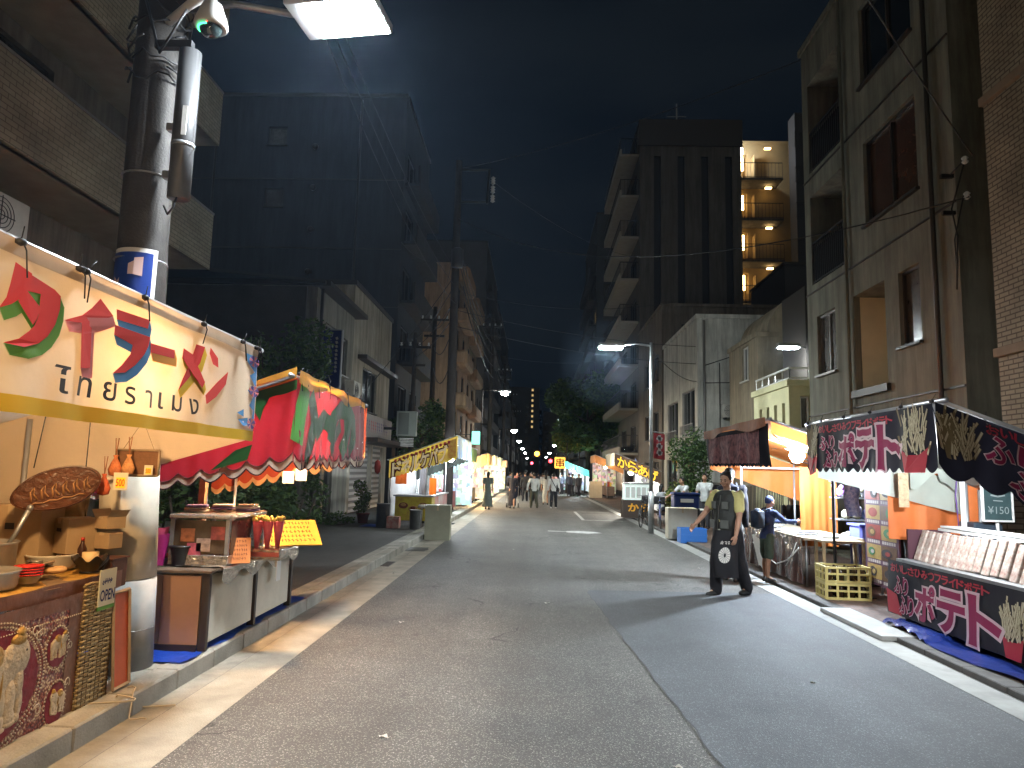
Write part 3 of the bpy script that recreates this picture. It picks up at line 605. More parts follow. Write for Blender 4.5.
# L3 tall apartment
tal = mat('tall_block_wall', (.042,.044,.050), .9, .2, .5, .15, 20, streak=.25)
b = thing('tall_apartment_tower', 'tall dark apartment tower with blank side wall behind the cream shop', 'building', (-12,35,0))
he = [(3.6,4.5,z,z+.9) for z in (12.2,15.2)]+[(9.2,10.1,z,z+.9) for z in (13.6,16.6)]
hs = [(.8+3*i,2.8+3*i,z,z+1.7) for i in range(2) for z in [1+2.8*k for k in range(6)]]
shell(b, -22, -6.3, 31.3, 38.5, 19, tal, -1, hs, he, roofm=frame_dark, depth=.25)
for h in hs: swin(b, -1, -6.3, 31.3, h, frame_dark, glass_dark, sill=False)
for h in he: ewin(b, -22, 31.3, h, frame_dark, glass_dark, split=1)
for k in range(5):
    z = 3.6+2.8*k; mb = MB(); mb.box((-6.29,31.6,z),(-5.6,38.3,z+.14)); mb.box((-5.7,31.6,z+.141),(-5.6,38.3,z+1.0)); mb.build('balcony', tal, b)
for z in (8.9, 11.6, 14.9): mb = MB(); mb.box((-22,31.25,z),(-6.3,31.29,z+.06)); mb.build('wall_joint', frame_dark, b)
for x in (-15.2, -8.4): mb = MB(); mb.tube([(x,31.2,.1),(x,31.2,18.8)], .06, 8); mb.build('drainpipe', frame_dark, b)
for k in range(7): mb = MB(); mb.lathe([(0,0),(.14,0),(.14,-.12),(.1,-.18),(0,-.18)], (-10.5,31.28,4.5+2.0*k), 12, axis='y'); mb.build('vent', frame_dark, b)
# L4 peach
pea = mat('peach_tile', (.46,.31,.20), .85, .25, 1.5, streak=.35)
b = thing('peach_apartment_building', 'peach tiled apartment building with small balconies past the tall tower', 'building', (-8,50,0))
hs = [(1+4*i,2.8+4*i,z,z+1.6) for i in range(4) for z in [1.2+2.8*k for k in range(5)]]
he = [(4.2,5.0,z,z+1.5) for z in [3.8+2.8*k for k in range(4)]]+[(1.6,2.6,z,z+1.4) for z in [3.8+2.8*k for k in range(4)]]
shell(b, -12.6, -5.3, 45, 62, 15, pea, -1, hs, he)
for h in hs: swin(b, -1, -5.3, 45, h, frame_dark, glass_dark, sill=False)
for h in he: ewin(b, -12.6, 45, h, frame_dark, glass_dark)
for k in range(5):
    z = 2.9+2.8*k; mb = MB(); mb.box((-5.295,45.5,z),(-4.5,50.5,z+1.0)); mb.build('balcony', pea, b, bev=.15)
    mb = MB(); mb.box((-5.295,54,z),(-4.5,60,z+1.0)); mb.build('balcony', pea, b, bev=.15)
# far blocks
def block(name, label, x0, x1, y0, y1, h, m, side, nw=2, lit=0, seed=0, zstep=2.9, grp=None):
    b = thing(name, label, 'building', ((x0+x1)/2,(y0+y1)/2,0), group=grp); rn = random.Random(seed)
    nf = min(int((h-1.5)/zstep), 9); hs = [(1+i*(y1-y0-1)/nw, 2.6+i*(y1-y0-1)/nw, 1.2+zstep*k, 2.7+zstep*k) for i in range(nw) for k in range(nf)]
    he = [(.8+i*(x1-x0-1)/2, 2.0+i*(x1-x0-1)/2, 1.2+zstep*k, 2.6+zstep*k) for i in range(2) for k in range(nf)]
    shell(b, x0, x1, y0, y1, h, m, side, hs, he, roofm=frame_dark)
    for h_ in hs: swin(b, side, x1 if side < 0 else x0, y0, h_, frame_dark, glass_warm if rn.random() < lit else glass_dark, sill=False)
    for h_ in he: ewin(b, x0, y0, h_, frame_dark, glass_warm if rn.random() < lit*.6 else glass_dark, sill=False)
    xs = x1 if side < 0 else x0
    for k in range(1, nf): mb = MB(); mb.box((xs-side*0.0+ (.002 if side < 0 else -.002),y0+.5,zstep*k+.7),(xs-side*.8,y1-.5,zstep*k+.82)); mb.box((xs-side*.7,y0+.5,zstep*k+.821),(xs-side*.8,y1-.5,zstep*k+1.6)); mb.build('balcony', m, b)
    return b
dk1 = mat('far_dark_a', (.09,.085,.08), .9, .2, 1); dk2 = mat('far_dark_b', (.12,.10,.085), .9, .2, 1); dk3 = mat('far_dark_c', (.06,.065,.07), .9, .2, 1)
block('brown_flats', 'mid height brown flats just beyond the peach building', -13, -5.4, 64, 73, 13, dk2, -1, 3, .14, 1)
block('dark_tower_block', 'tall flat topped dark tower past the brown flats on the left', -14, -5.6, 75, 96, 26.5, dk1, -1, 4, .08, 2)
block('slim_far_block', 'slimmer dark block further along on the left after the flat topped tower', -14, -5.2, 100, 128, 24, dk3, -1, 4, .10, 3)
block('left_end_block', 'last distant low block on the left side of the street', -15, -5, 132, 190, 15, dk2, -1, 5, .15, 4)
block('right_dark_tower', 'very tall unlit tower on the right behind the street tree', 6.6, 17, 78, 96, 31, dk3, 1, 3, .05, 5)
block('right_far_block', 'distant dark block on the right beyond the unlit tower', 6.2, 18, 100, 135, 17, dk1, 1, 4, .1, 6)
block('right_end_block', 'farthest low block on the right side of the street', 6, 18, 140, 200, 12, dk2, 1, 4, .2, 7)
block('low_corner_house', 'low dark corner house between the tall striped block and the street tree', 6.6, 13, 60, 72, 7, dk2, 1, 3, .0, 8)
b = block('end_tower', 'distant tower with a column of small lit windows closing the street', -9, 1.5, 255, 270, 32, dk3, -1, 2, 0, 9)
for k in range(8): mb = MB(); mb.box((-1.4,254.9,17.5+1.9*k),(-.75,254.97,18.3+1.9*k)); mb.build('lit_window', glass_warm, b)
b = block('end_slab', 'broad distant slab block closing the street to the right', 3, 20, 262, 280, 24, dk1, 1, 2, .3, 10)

rn = random.Random(55)
for k, (x, y) in enumerate(((-.9,4.6),(.85,4.3),(-1.4,7.9),(2.3,6.1),(.2,9.3),(-2.2,11.5),(3.0,13.2),(-.4,15.5))):
    mb = MB(); a = rn.random()*3; s = rn.uniform(.012,.028); mb.grid(lambda u, v: V((x+s*((u-.5)*math.cos(a)-(v-.5)*math.sin(a))*2, y+s*((u-.5)*math.sin(a)+(v-.5)*math.cos(a))*1.4, .012+.006*math.sin(5*u+3*v))), 4, 4)
    tag(mb.build('paper_scrap', mat('litter_white', (.5,.48,.42), .8)), ['scrap of white paper left of the road centre nearest the camera','tiny white scrap in the foreground near the patch','small scrap by the pale left strip','pale scrap on the newer right asphalt','white scrap beyond the start of the patch','scrap of paper on the left strip past the snack stall','pale scrap near the toy stall','white scrap in mid road farther on'][k], 'paper scrap', 'paper scraps on the road')
for k, y in enumerate((12.6, 22.4)):
    t = thing('drain_grate', ['iron drain grate in the left gutter beyond the snack stall','iron drain grate in the left gutter beyond the kebab counter'][k], 'drain grate', (-2.5,y,0)); mb = MB(); mb.box((-2.59,y-.3,.004),(-2.44,y+.3,.009)); mb.build('frame', mat('cast_iron', (.08,.075,.07)), t)
    mb = MB()
    for q in range(9): mb.box((-2.58,y-.27+.065*q,.0095),(-2.45,y-.24+.065*q,.014))
    mb.build('bars', mat('cast_iron', (.08,.075,.07)), t)
# ------------------------------------------------------------------ poles, lamps, wires
led = mat('led_panel', (.9,.95,1), .4, emit=720, ec=(.86,.94,1))
def ledm(k): return mat('led_%g' % k, (.9,.95,1), .4, emit=k, ec=(.85,.95,.96))
# near pole with wrapped lower part
p = thing('utility_pole', 'thick near concrete utility pole carrying the blue sign and the camera', 'utility pole', (-3.1,5.45,.12))
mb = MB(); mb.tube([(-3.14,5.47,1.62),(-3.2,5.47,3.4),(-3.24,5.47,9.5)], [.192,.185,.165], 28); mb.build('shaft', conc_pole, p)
wrap = mat('pole_wrap', (.66,.59,.46), .9, .2, 5, .1, 20)
mb = MB(); mb.tube([(-3.08,5.45,.78),(-3.13,5.45,1.72)], .205, 28); mb.build('guard_sleeve', wrap, p)
mb = MB(); mb.tube([(-3.06,5.45,.125),(-3.08,5.45,.775)], [.212,.208], 28); mb.build('base_sleeve', mat('grey_sleeve', (.30,.30,.29), .85, .25, 6), p)
mb = MB()
for z in (2.55,3.25,3.95): mb.tube([(-3.19-.004*z+.192*math.cos(t*PI/12),5.47+.192*math.sin(t*PI/12),z) for t in range(25)], .008, 5)
for z in (.42,): mb.tube([(-3.07+.209*math.cos(t*PI/12),5.45+.209*math.sin(t*PI/12),z) for t in range(25)], .005, 5)
mb.build('steel_band', steel, p)
mb = MB()
for z0_, z1_ in ((2.3,2.75),(2.95,3.3)): mb.obox((-3.08,5.315,(z0_+z1_)/2), (1,.8,0), (.8,-1,0), Z_, .025, .006, (z1_-z0_)/2)
mb.build('number_plate', white, p)
# sign wrapped round the pole
mb = MB(); cx, cy, rr = -3.185, 5.47, .197
def cyl(s, t, l=0): a = R(-150+120*s); return V((cx+(rr+l)*math.cos(a), cy+(rr+l)*math.sin(a), 3.32-.60*t))
mb.grid(lambda s, t: cyl(s, t), 14, 2); sg = mb.build('wrapped_sign', mat('sign_white', (.7,.68,.66), .5), p)
mb = MB(); mb.grid(lambda s, t: cyl(.08+.84*s, .06+.88*t, .004), 14, 2); mb.build('sign_field', mat('sign_blue', (.01,.035,.20), .4), sg)
mb = MB(); fm = lambda s, t: cyl(s, t, .009)
lettering(mb, '高', fm, .25, .72, .75, .95, .01, 0, .4, .6, .05)
for pts in ([(.2,.38),(.34,.5),(.34,.58),(.2,.47)],[(.2,.58),(.34,.46),(.34,.40),(.2,.50)],[(.6,.14),(.75,.12),(.75,.38),(.6,.36)],[(.5,.22),(.6,.18),(.6,.36),(.5,.36)]): poly(mb, fm, pts, 0)
mb.build('sign_marks', mat('sign_pale', (.65,.45,.42), .5), sg)
# camera dome and tube hung from the bracket arm
p = thing('street_light', 'bright flat LED street light on the arm of the near pole', 'street light', (-2.0,5.5,5.3))
mb = MB(); mb.tube([(-3.2,5.5,5.45),(-2.6,5.46,5.5),(-2.03,5.43,5.38)], .03, 8); mb.build('arm', steel, p)
mb = MB(); mb.obox((-1.68,5.39,5.36), (1,-.13,0), (.13,1,0), (0,0,1), .375, .25, .045); mb.build('housing', mat('lamp_housing', (.5,.5,.5), .5), p, bev=.012)
mb = MB(); mb.obox((-1.62,5.382,5.311), (1,-.13,0), (.13,1,0), (0,0,1), .30, .215, .003); mb.build('led_panel', led, p)
p = thing('security_camera', 'white dome security camera glowing green under the pole bracket', 'security camera', (-2.55,5.0,5.0))
mb = MB(); mb.tube([(-3.16,5.4,5.25),(-2.85,5.2,5.3),(-2.56,5.02,5.3)], .035, 8); mb.tube([(-2.56,5.02,5.32),(-2.56,5.02,5.15)], .03, 8); mb.build('bracket', white, p)
mb = MB(); mb.lathe([(.02,.18),(.07,.16),(.11,.05),(.125,-.01),(.118,-.03),(.1,-.03)], (-2.56,5.02,5.02), 20); mb.build('housing', mat('camera_white', (.6,.58,.55), .45), p)
mb = MB(); mb.ball((-2.56,5.02,5.0), .088, 18, sc=(1,1,1)); mb.build('dome', mat('smoked_dome', (.02,.03,.03), .05, spec=1), p)
mb = MB(); mb.tube([(-2.56+.09*math.cos(R(a)),5.02+.09*math.sin(R(a)),4.975) for a in range(170,290,15)], .007, 6); mb.ball((-2.55,4.93,4.99), .007, 8, 1); mb.build('indicator', [mat('green_glow', (.1,1,.4), emit=3, ec=(.1,1,.4)), mat('red_glow', (1,.1,.1), emit=4, ec=(1,.05,.05))], p)
p = thing('equipment_tube', 'slim dark equipment cylinder strapped beside the pole below the camera', 'equipment housing', (-2.86,5.3,4.2))
mb = MB(); mb.tube([(-2.84,5.28,3.72),(-2.84,5.28,4.95)], .085, 18); mb.build('body', mat('tube_grey', (.07,.07,.072), .4, .3, 6), p)
mb = MB(); mb.tube([(-2.84,5.28,4.14),(-2.84,5.28,4.17)], .09, 18); mb.box((-3.0,5.3,4.3),(-2.84,5.36,4.36)); mb.box((-3.0,5.3,3.9),(-2.84,5.36,3.96)); mb.build('strap', steel, p)
mb = MB(); mb.obox((-2.80,5.195,4.33), (1,.2,0), (.2,-1,0), Z_, .018, .004, .12); mb.build('label', white, p)
mb = MB(); mb.tube([(-2.84,5.25,3.72),(-2.83,5.2,3.62),(-2.9,5.25,3.58),(-2.98,5.33,3.68)], .008, 6); mb.build('cable', blacksteel, p)
p = thing('cable_bundle', 'tangle of dark cables and clamps wrapped round the pole top', 'cables', (-3.2,5.4,4.8))
mb = MB(); rn = random.Random(4)
for k in range(9):
    z = 4.75+.1*k; a0 = rn.random()*3
    mb.tube([(-3.21+(.2+rn.uniform(0,.05))*math.cos(R(a)),5.47+(.2+rn.uniform(0,.05))*math.sin(R(a)),z+rn.uniform(-.05,.05)) for a in range(int(a0*57)-180,int(a0*57)+120,20)], .009, 5)
mb.tube([(-3.3,5.25,5.6),(-3.05,5.2,4.9),(-2.8,5.1,5.2)], .012, 6); mb.box((-3.1,5.2,4.95),(-2.8,5.26,5.01)); mb.build('loops', blacksteel, p)

def pole(name, label, x, y, h, r0, m, z0=.1, frame=False, grp=None):
    p = thing(name, label, 'utility pole', (x,y,z0), group=grp)
    mb = MB(); mb.tube([(x,y,z0),(x,y,h)], [r0,r0*.62], 14); mb.build('shaft', m, p)
    if frame:
        mb = MB(); z = h-1.6
        for zz in (z, z+1.25): mb.tube([(x,y,zz),(x+1.1,y,zz+.02)], .04, 6)
        mb.tube([(x+1.1,y,z-.05),(x+1.15,y,z+1.3)], .05, 6)
        mb.build('crossarm', blacksteel, p)
        for k in range(3): mb = MB(); mb.lathe([(.03,0),(.09,.05),(.05,.1),(.09,.15),(.05,.2),(.09,.25),(.03,.3)], (x+1.3,y,z+.35*k), 8); mb.build('insulator', white, p)
        mb = MB(); mb.lathe([(0,0),(.2,0),(.22,.1),(.22,.65),(.1,.72),(0,.72)], (x+.1,y-.35,h-4.2), 12); mb.build('transformer', frame_dark, p)
    else:
        mb = MB(); mb.box((x-.7,y-.05,h-.7),(x+.7,y+.05,h-.6)); mb.box((x-.5,y-.05,h-1.5),(x+.5,y+.05,h-1.4)); mb.build('crossarm', blacksteel, p)
        for k in (-.6,-.2,.2,.6): mb = MB(); mb.lathe([(.03,0),(.06,.04),(.03,.1),(.05,.15)], (x+k,y,h-.6), 8); mb.build('insulator', white, p)
    return p
dkpole = mat('dark_pole', (.055,.045,.04), .85, .4, 4)
pole('utility_pole', 'tall dark utility pole with a square wire frame at its top left of the street', -3.05, 25.4, 13.2, .19, dkpole, frame=True)
pole('utility_pole', 'shorter dark pole with crossarm in front of the peach building', -5.0, 34, 9.6, .16, dkpole)
pole('utility_pole', 'slim dark pole at the foot of the tall tower', -5.3, 30.4, 7.6, .13, dkpole)
for k, y in enumerate((47, 68, 90, 115)): pole('utility_pole', ['utility pole beside the peach building','utility pole past the brown flats','utility pole in front of the flat topped tower','farthest utility pole on the left'][k], -3.0, y, 12, .17, dkpole)

def lamp(label, x, y, side, h=5.4, arm=1.1, k=110, pm=None, z0=.05, ball=False):
    p = thing('street_light', label, 'street light', (x,y,z0), group='white street lights along the road')
    mb = MB(); mb.tube([(x,y,z0),(x,y,1.2)], .08, 12); mb.tube([(x,y,1.2),(x,y,h+.1)], [.055,.04], 12); mb.build('post', pm or steel, p)
    mb = MB(); mb.tube([(x,y,h),(x+side*arm*.5,y,h+.06),(x+side*arm,y,h)], .03, 8); mb.build('arm', pm or steel, p)
    mb = MB(); mb.obox((x+side*(arm+.25),y,h+.0), X_, Y_, Z_, .36, .15, .05); mb.build('head', mat('lamp_housing', (.5,.5,.5)), p, bev=.015)
    mb = MB()
    if ball: mb.ball((x+side*(arm+.25),y,h-.14), .17, 12, sc=(1.3,1,.7))
    else: mb.obox((x+side*(arm+.25),y,h-.065), X_, Y_, Z_, .32, .13, .035)
    mb.build('diffuser', ledm(k), p)
    return p
lamp('silver street light post standing behind the blue crate on the right', 3.3, 20.3, -1, 5.35, .9, 1000)
for k, (x, y, s, h) in enumerate(((-3.0,40,1,6.2),(-3.0,60,1,5.2),(-3.0,80,1,5.2),(3.9,62,-1,6.4),(3.9,95,-1,5.4),(-3.0,105,1,5.2),(3.9,125,-1,5.2),(-3.0,135,1,5.4),(3.9,160,-1,5.2),(-3,175,1,5.2))):
    lamp(['nearest small street light on the left beyond the dark pole','second street light on the left, past the shops','third street light on the left side','street light in front of the street tree','street light beyond the street tree','fourth street light on the left side','right street light near the distant crossing','fifth street light on the left side','farthest street light on the right','farthest street light on the left'][k], x, y, s, h, 1.0, 420, dkpole, ball=True)
p = thing('wall_lamp', 'white wall lamp shining over the yellow annexe', 'lamp', (6.75,18.9,5.1))
mb = MB(); mb.tube([(7.3,19.25,5.2),(6.9,19.1,5.25)], .03, 6); mb.obox((6.75,19.0,5.2), X_, Y_, Z_, .28, .12, .05); mb.build('housing', frame_alu, p)
mb = MB(); mb.obox((6.75,19.0,5.13), X_, Y_, Z_, .24, .1, .018); mb.build('diffuser', ledm(520), p)
# signals and far lights
def glowlamp(name, label, cat, x, y, z, r, c, k, z0=0.05, side=1):
    p = thing(name, label, cat, (x,y,z0)); mb = MB(); mb.tube([(x+side*1.2,y,z0),(x+side*1.2,y,z+.3),(x,y+.1,z+.35)], .06, 8); mb.build('post', frame_dark, p)
    mb = MB(); mb.box((x-r*1.8,y+.02,z-r*1.6),(x+r*1.8,y+.2,z+r*1.6)); mb.build('housing', frame_dark, p, bev=.03)
    mb = MB(); mb.lathe([(0,0),(r,.02),(r,.1)], (x,y-.08,z), 16, axis='y'); mb.build('lens', mat('glow_%s' % name, c, emit=k, ec=c), p)
glowlamp('orange_beacon', 'round amber signal light in the distance', 'signal', .33, 90, 4.0, .3, (1,.42,.04), 14)
glowlamp('traffic_light', 'red traffic light glowing down the street', 'traffic light', 2.0, 88, 3.1, .22, (1,.04,.05), 16)
glowlamp('tail_light_signal', 'small red light far off near the centre', 'signal', -.4, 120, 3.2, .22, (1,.08,.12), 10)
p = thing('green_shop_sign', 'small green lit shop sign above the far left stalls', 'sign', (-3.5,44,3.6)); mb = MB(); mb.box((-3.9,44,3.3),(-3.4,44.15,4.1)); mb.build('box', mat('green_lit', (.2,.8,.6), emit=2.2, ec=(.25,.9,.7)), p, bev=.02); mb = MB(); mb.tube([(-5.3,44.07,3.9),(-3.9,44.07,3.9)], .03, 6); mb.build('bracket', frame_dark, p)

# spheres of haze added round three lamps to stand in for their glare
hz = D.materials.new('lamp_glare_haze'); hz.use_nodes = True; N, L = hz.node_tree.nodes, hz.node_tree.links; N.clear()
vs_ = N.new('ShaderNodeVolumeScatter'); vs_.inputs['Density'].default_value = .0012; vs_.inputs['Color'].default_value = (.5,.70,1,1); vs_.inputs['Anisotropy'].default_value = .25
ou = N.new('ShaderNodeOutputMaterial'); L.new(vs_.outputs[0], ou.inputs['Volume'])
mb = MB(); mb.ball((-1.62,6.2,5.0), 4.6, 24); struct(mb, 'glare_haze', hz)
h2 = hz.copy(); h2.node_tree.nodes['Volume Scatter'].inputs['Density'].default_value = .0035
for q_, r_ in (((2.1,20.2,5.0),1.5),((6.6,18.7,5.2),.9)): mb = MB(); mb.ball(q_, r_, 20); struct(mb, 'glare_haze', h2)
def wire(label, a, b, sag=.4, r=.012):
    a, b = V(a), V(b); mb = MB(); n_ = 18
    mb.tube([a.lerp(b, k/n_)-Z_*sag*4*(k/n_)*(1-k/n_) for k in range(n_+1)], r, 5); o = mb.build('overhead_wire', mat('wire_black', (.03,.03,.032), .6)); tag(o, label, 'wire', 'overhead wires'); return o
# ------------------------------------------------------------------ festival stalls
def bulb(label, p, r=.06, k=1200, c=(1,.68,.36), cord=None, grp=None):
    t = thing('light_bulb', label, 'light bulb', p, group=grp)
    mb = MB(); mb.lathe([(.0,-r),(r*.6,-r*.8),(r,0),(r*.75,r*.7),(r*.35,r*1.15)], p, 12); mb.build('globe', mat('bulb_%g_%g' % (k, c[2]), (1,1,1), emit=k, ec=c), t)
    mb = MB(); mb.lathe([(r*.4,r*1.16),(r*.4,r*1.9),(r*.2,r*2.0)], p, 10); mb.tube([V(p)+V((0,0,r*2)), V(p)+V((0,0,cord or .15))], .006, 5); mb.build('socket', blacksteel, t)
    return t
def wood(n, c): return mat(n, c, .7, .35, 9, .2, 40)
pipe_m = mat('stall_pipe', (.55,.56,.58), .35, .2, 8, metal=.7)
def frame(t, side, xf, y0, y1, ztop, drop, dep, foot, z0):
    """posts and rails of a pitched stall; roof falls toward the back"""
    xb = xf+side*dep; zb = ztop-drop*dep; xp = xf+side*foot
    zp = ztop-drop*foot-.04
    for (x, y, z) in ((xp,y0+.12,zp),(xp,y1-.12,zp),(xb-side*.05,y0+.12,zb-.04),(xb-side*.05,y1-.12,zb-.04)):
        mb = MB(); mb.tube([(x,y,z0),(x,y,z)], .018, 8); mb.build('post', pipe_m, t)
    mb = MB()
    for y in (y0-.03, (y0+y1)/2, y1+.03): mb.tube([(xf,y,ztop),(xb,y,zb)], .016, 8)
    for k in (0, .5, 1): mb.tube([(xf+(xb-xf)*k,y0-.12,ztop+(zb-ztop)*k+.0),(xf+(xb-xf)*k,y1+.12,ztop+(zb-ztop)*k)], .019, 8)
    mb.build('roof_rail', pipe_m, t)
def ties(t, pts, seed=1):
    rn = random.Random(seed)
    for p in pts:
        mb = MB(); p = V(p); mb.tube([p+V((.0,0,.02)), p+V((.012,.02,-.03)), p+V((.015+rn.uniform(0,.02),rn.uniform(-.03,.03),-.09-rn.random()*.08))], .004, 4)
        mb.ball(p, .022, 6, sc=(1,1.3,.8))
        mb.tube([p, p+V((.02,rn.uniform(-.04,.04),.06))], .003, 4)
        mb.build('tie', blacksteel, t)
cream = mat('cream_banner_cloth', (.74,.60,.44), .75, .10, 3, .15, 14, trans=.22)
red_ = mat('banner_red', (.68,.03,.02), .6, trans=.2); yel_ = mat('banner_yellow', (.75,.48,.03), .7, .08, 3, trans=.35)
grn_ = mat('banner_green', (.12,.30,.04), .6, trans=.25); pnk_ = mat('banner_pink', (.72,.20,.18), .6, trans=.3); blu_ = mat('banner_blue', (.08,.25,.50), .6, trans=.25)
org_ = mat('banner_orange', (.75,.30,.03), .6, trans=.3); blk_ = mat('banner_black', (.02,.015,.015), .6); vio_ = mat('banner_violet', (.12,.05,.25), .6)

# ---- stall 1: Thai ramen
s1 = thing('ramen_stall', 'cream bannered Thai ramen stall frame nearest on the left', 'market stall', (-2.9,3.6,.12))
frame(s1, -1, -2.13, 1.7, 5.25, 2.535, .34, 2.0, 1.6, .12)
YA, YB = 1.6, 5.22; LEN = YB-YA
fm1 = cloth_map((-2.1,YA,2.50), (0,LEN,-.01), (0,0,-.66), (0,0,-.66), (1,0,0), amp=.011, waves=5, seed=3)
mb = MB(); mb.grid(fm1, 70, 14); bn = mb.build('banner', cream, s1)
mb = MB(); mb.grid(lambda s, t: fm1(s, .89+.11*t, .004), 70, 3); mb.build('hem', yel_, bn)
mb = MB(); mb.grid(lambda s, t: fm1(s, -.05+.10*t, .008), 70, 2); mb.build('top_hem', mat('cream_hem', (.50,.38,.27), .8, .2, 4, trans=.3), bn)
def L1(y0, y1, z1, z0): return (y0-YA)/LEN, (2.50-z1)/.66, (y1-YA)/LEN, (2.50-z0)/.66
sh = MB(); rd = MB()
BRUSH = [[[(2.7,2.44),(2.8,2.42),(2.79,2.38),(2.76,2.31),(2.71,2.27),(2.65,2.24),(2.68,2.29),(2.69,2.35)],[(2.76,2.42),(2.94,2.39),(2.98,2.37),(2.96,2.34),(2.86,2.35),(2.76,2.34)],[(2.94,2.39),(2.98,2.37),(2.98,2.31),(2.96,2.24),(2.92,2.18),(2.87,2.14),(2.79,2.11),(2.69,2.11),(2.76,2.14),(2.81,2.18),(2.84,2.21),(2.86,2.26),(2.86,2.31),(2.86,2.35)],[(2.74,2.29),(2.77,2.35),(2.87,2.29),(2.85,2.24),(2.83,2.21)]],[[(3.26,2.43),(3.37,2.37),(3.33,2.35),(3.23,2.31),(3.11,2.28),(3.01,2.27),(3.13,2.32),(3.2,2.37)],[(3.13,2.29),(3.21,2.31),(3.24,2.09),(3.16,2.08)]],[[(3.39,2.41),(3.69,2.42),(3.68,2.37),(3.4,2.36)],[(3.39,2.33),(3.71,2.33),(3.7,2.28),(3.67,2.23),(3.6,2.16),(3.52,2.11),(3.41,2.09),(3.48,2.14),(3.55,2.21),(3.56,2.26),(3.39,2.28)]],[[(3.72,2.3),(4.0,2.31),(4.0,2.26),(3.73,2.25)]],[[(4.24,2.39),(4.34,2.39),(4.29,2.28),(4.19,2.18),(4.06,2.08),(4.11,2.16),(4.18,2.26)],[(4.1,2.34),(4.21,2.32),(4.36,2.17),(4.33,2.13),(4.24,2.18),(4.09,2.28)]],[[(4.41,2.4),(4.53,2.35),(4.55,2.29),(4.46,2.3),(4.4,2.36)],[(4.41,2.04),(4.38,2.09),(4.55,2.19),(4.73,2.29),(4.71,2.2),(4.57,2.1),(4.43,2.04)]]]
def yz(y, z): return (y-YA)/LEN, (2.50-z)/.66
for k, pls in enumerate(BRUSH):
    for q, pl in enumerate(pls):
        poly(rd, lambda s, t, z=q: fm1(s, t, .011+.0004*z), [yz(*p) for p in pl])
        if k < 5:
            for st_ in range(1, 15): poly(sh, lambda s, t, z=q*15+st_: fm1(s, t, .010-.00007*z), [yz(p[0]+.0023*st_, p[1]-.0031*st_) for p in pl], k)
rd.build('lettering', red_, bn); sh.build('lettering_shadow', [grn_, pnk_, blu_, org_, yel_], bn)
mb = MB(); x = 2.98
for ch, wd, z1, z0 in (('ไ',.10,2.07,1.95),('ท',.11,2.045,1.955),('ย',.10,2.045,1.955),('ร',.08,2.045,1.955),('า',.08,2.045,1.955),('เ',.05,2.05,1.96),('ม',.11,2.05,1.96),('ง',.10,2.05,1.96)):
    q = L1(x, x+wd, z1, z0); lettering(mb, ch, lambda s, t: fm1(s, t, .009), q[0], q[1], q[2], q[3], .008, 0, LEN, .66, .08); x += wd+.085
mb.build('thai_lettering', blk_, bn)
mb = MB(); e = lambda s, t: fm1(.912+.086*s, .03+.84*t, .007)
poly(mb, e, [(.35,0),(.98,0),(.98,1),(.80,.98),(.86,.75),(.62,.70),(.80,.58),(.50,.50),(.88,.42),(.60,.30),(.86,.24),(.45,.13)], 0)
for (cx, cz) in ((.78,.93),(.8,.1),(.82,.5)):
    for k in range(8): a = PI/4*k; poly(mb, lambda s, t: e(s, t)+V((.003,0,0)), [(cx,cz),(cx+.28*math.cos(a),cz+.075*math.sin(a)),(cx+.28*math.cos(a+.6),cz+.075*math.sin(a+.6))], 1+k % 2)
poly(mb, e, [(.02,.82),(.3,.76),(.3,.86)], 0); poly(mb, e, [(.05,.9),(.55,.86),(.6,.95),(.3,.98)], 0)
mb.build('border_ornament', [blu_, pnk_, vio_], bn)
ties(s1, [(-2.08, y, 2.52) for y in (2.0,2.7,3.08,3.12,3.62,4.3,4.9,5.15,5.2)], 2)
mb = MB(); rm = cloth_map((-2.12,YA,2.525), (0,LEN,0), (-1.9,0,-.60), (-1.9,0,-.60), (0,0,1), .02, 3, seed=8); mb.grid(rm, 30, 20); mb.build('roof_sheet', cream, s1)
def endsh(s, t):
    x = -2.12-1.9*s; zt = 2.50-.31*(1.9*s); zb = 1.84-.32*(1.9*s)*1 if s < .62 else (1.84-.32*1.178)-(s-.62)*1.9*1.15
    return V((x, 5.18+.02*math.sin(9*s+2*t)-.0, zt+(zb-zt)*t))
mb = MB(); mb.grid(endsh, 30, 8); mb.build('end_sheet', cream, s1)
bk = cloth_map((-4.0,YA,1.9), (0,3.6,0), (0,0,-1.75), (0,0,-1.75), (1,0,0), .02, 6, seed=5); mb = MB(); mb.grid(bk, 50, 10); mb.build('back_sheet', cream, s1)
bulb('bare warm bulb hanging inside the ramen stall', (-2.6,3.7,2.2), .055, 1150, (1,.63,.30), .3)
bulb('second warm bulb at the near end of the ramen stall', (-1.45,1.15,2.45), .06, 1100, (1,.70,.40), .2)
mb = MB(); mb.tube([(-2.13,1.62,2.56),(-1.45,1.15,2.64)], .014, 6); mb.build('lamp_arm', pipe_m, s1)
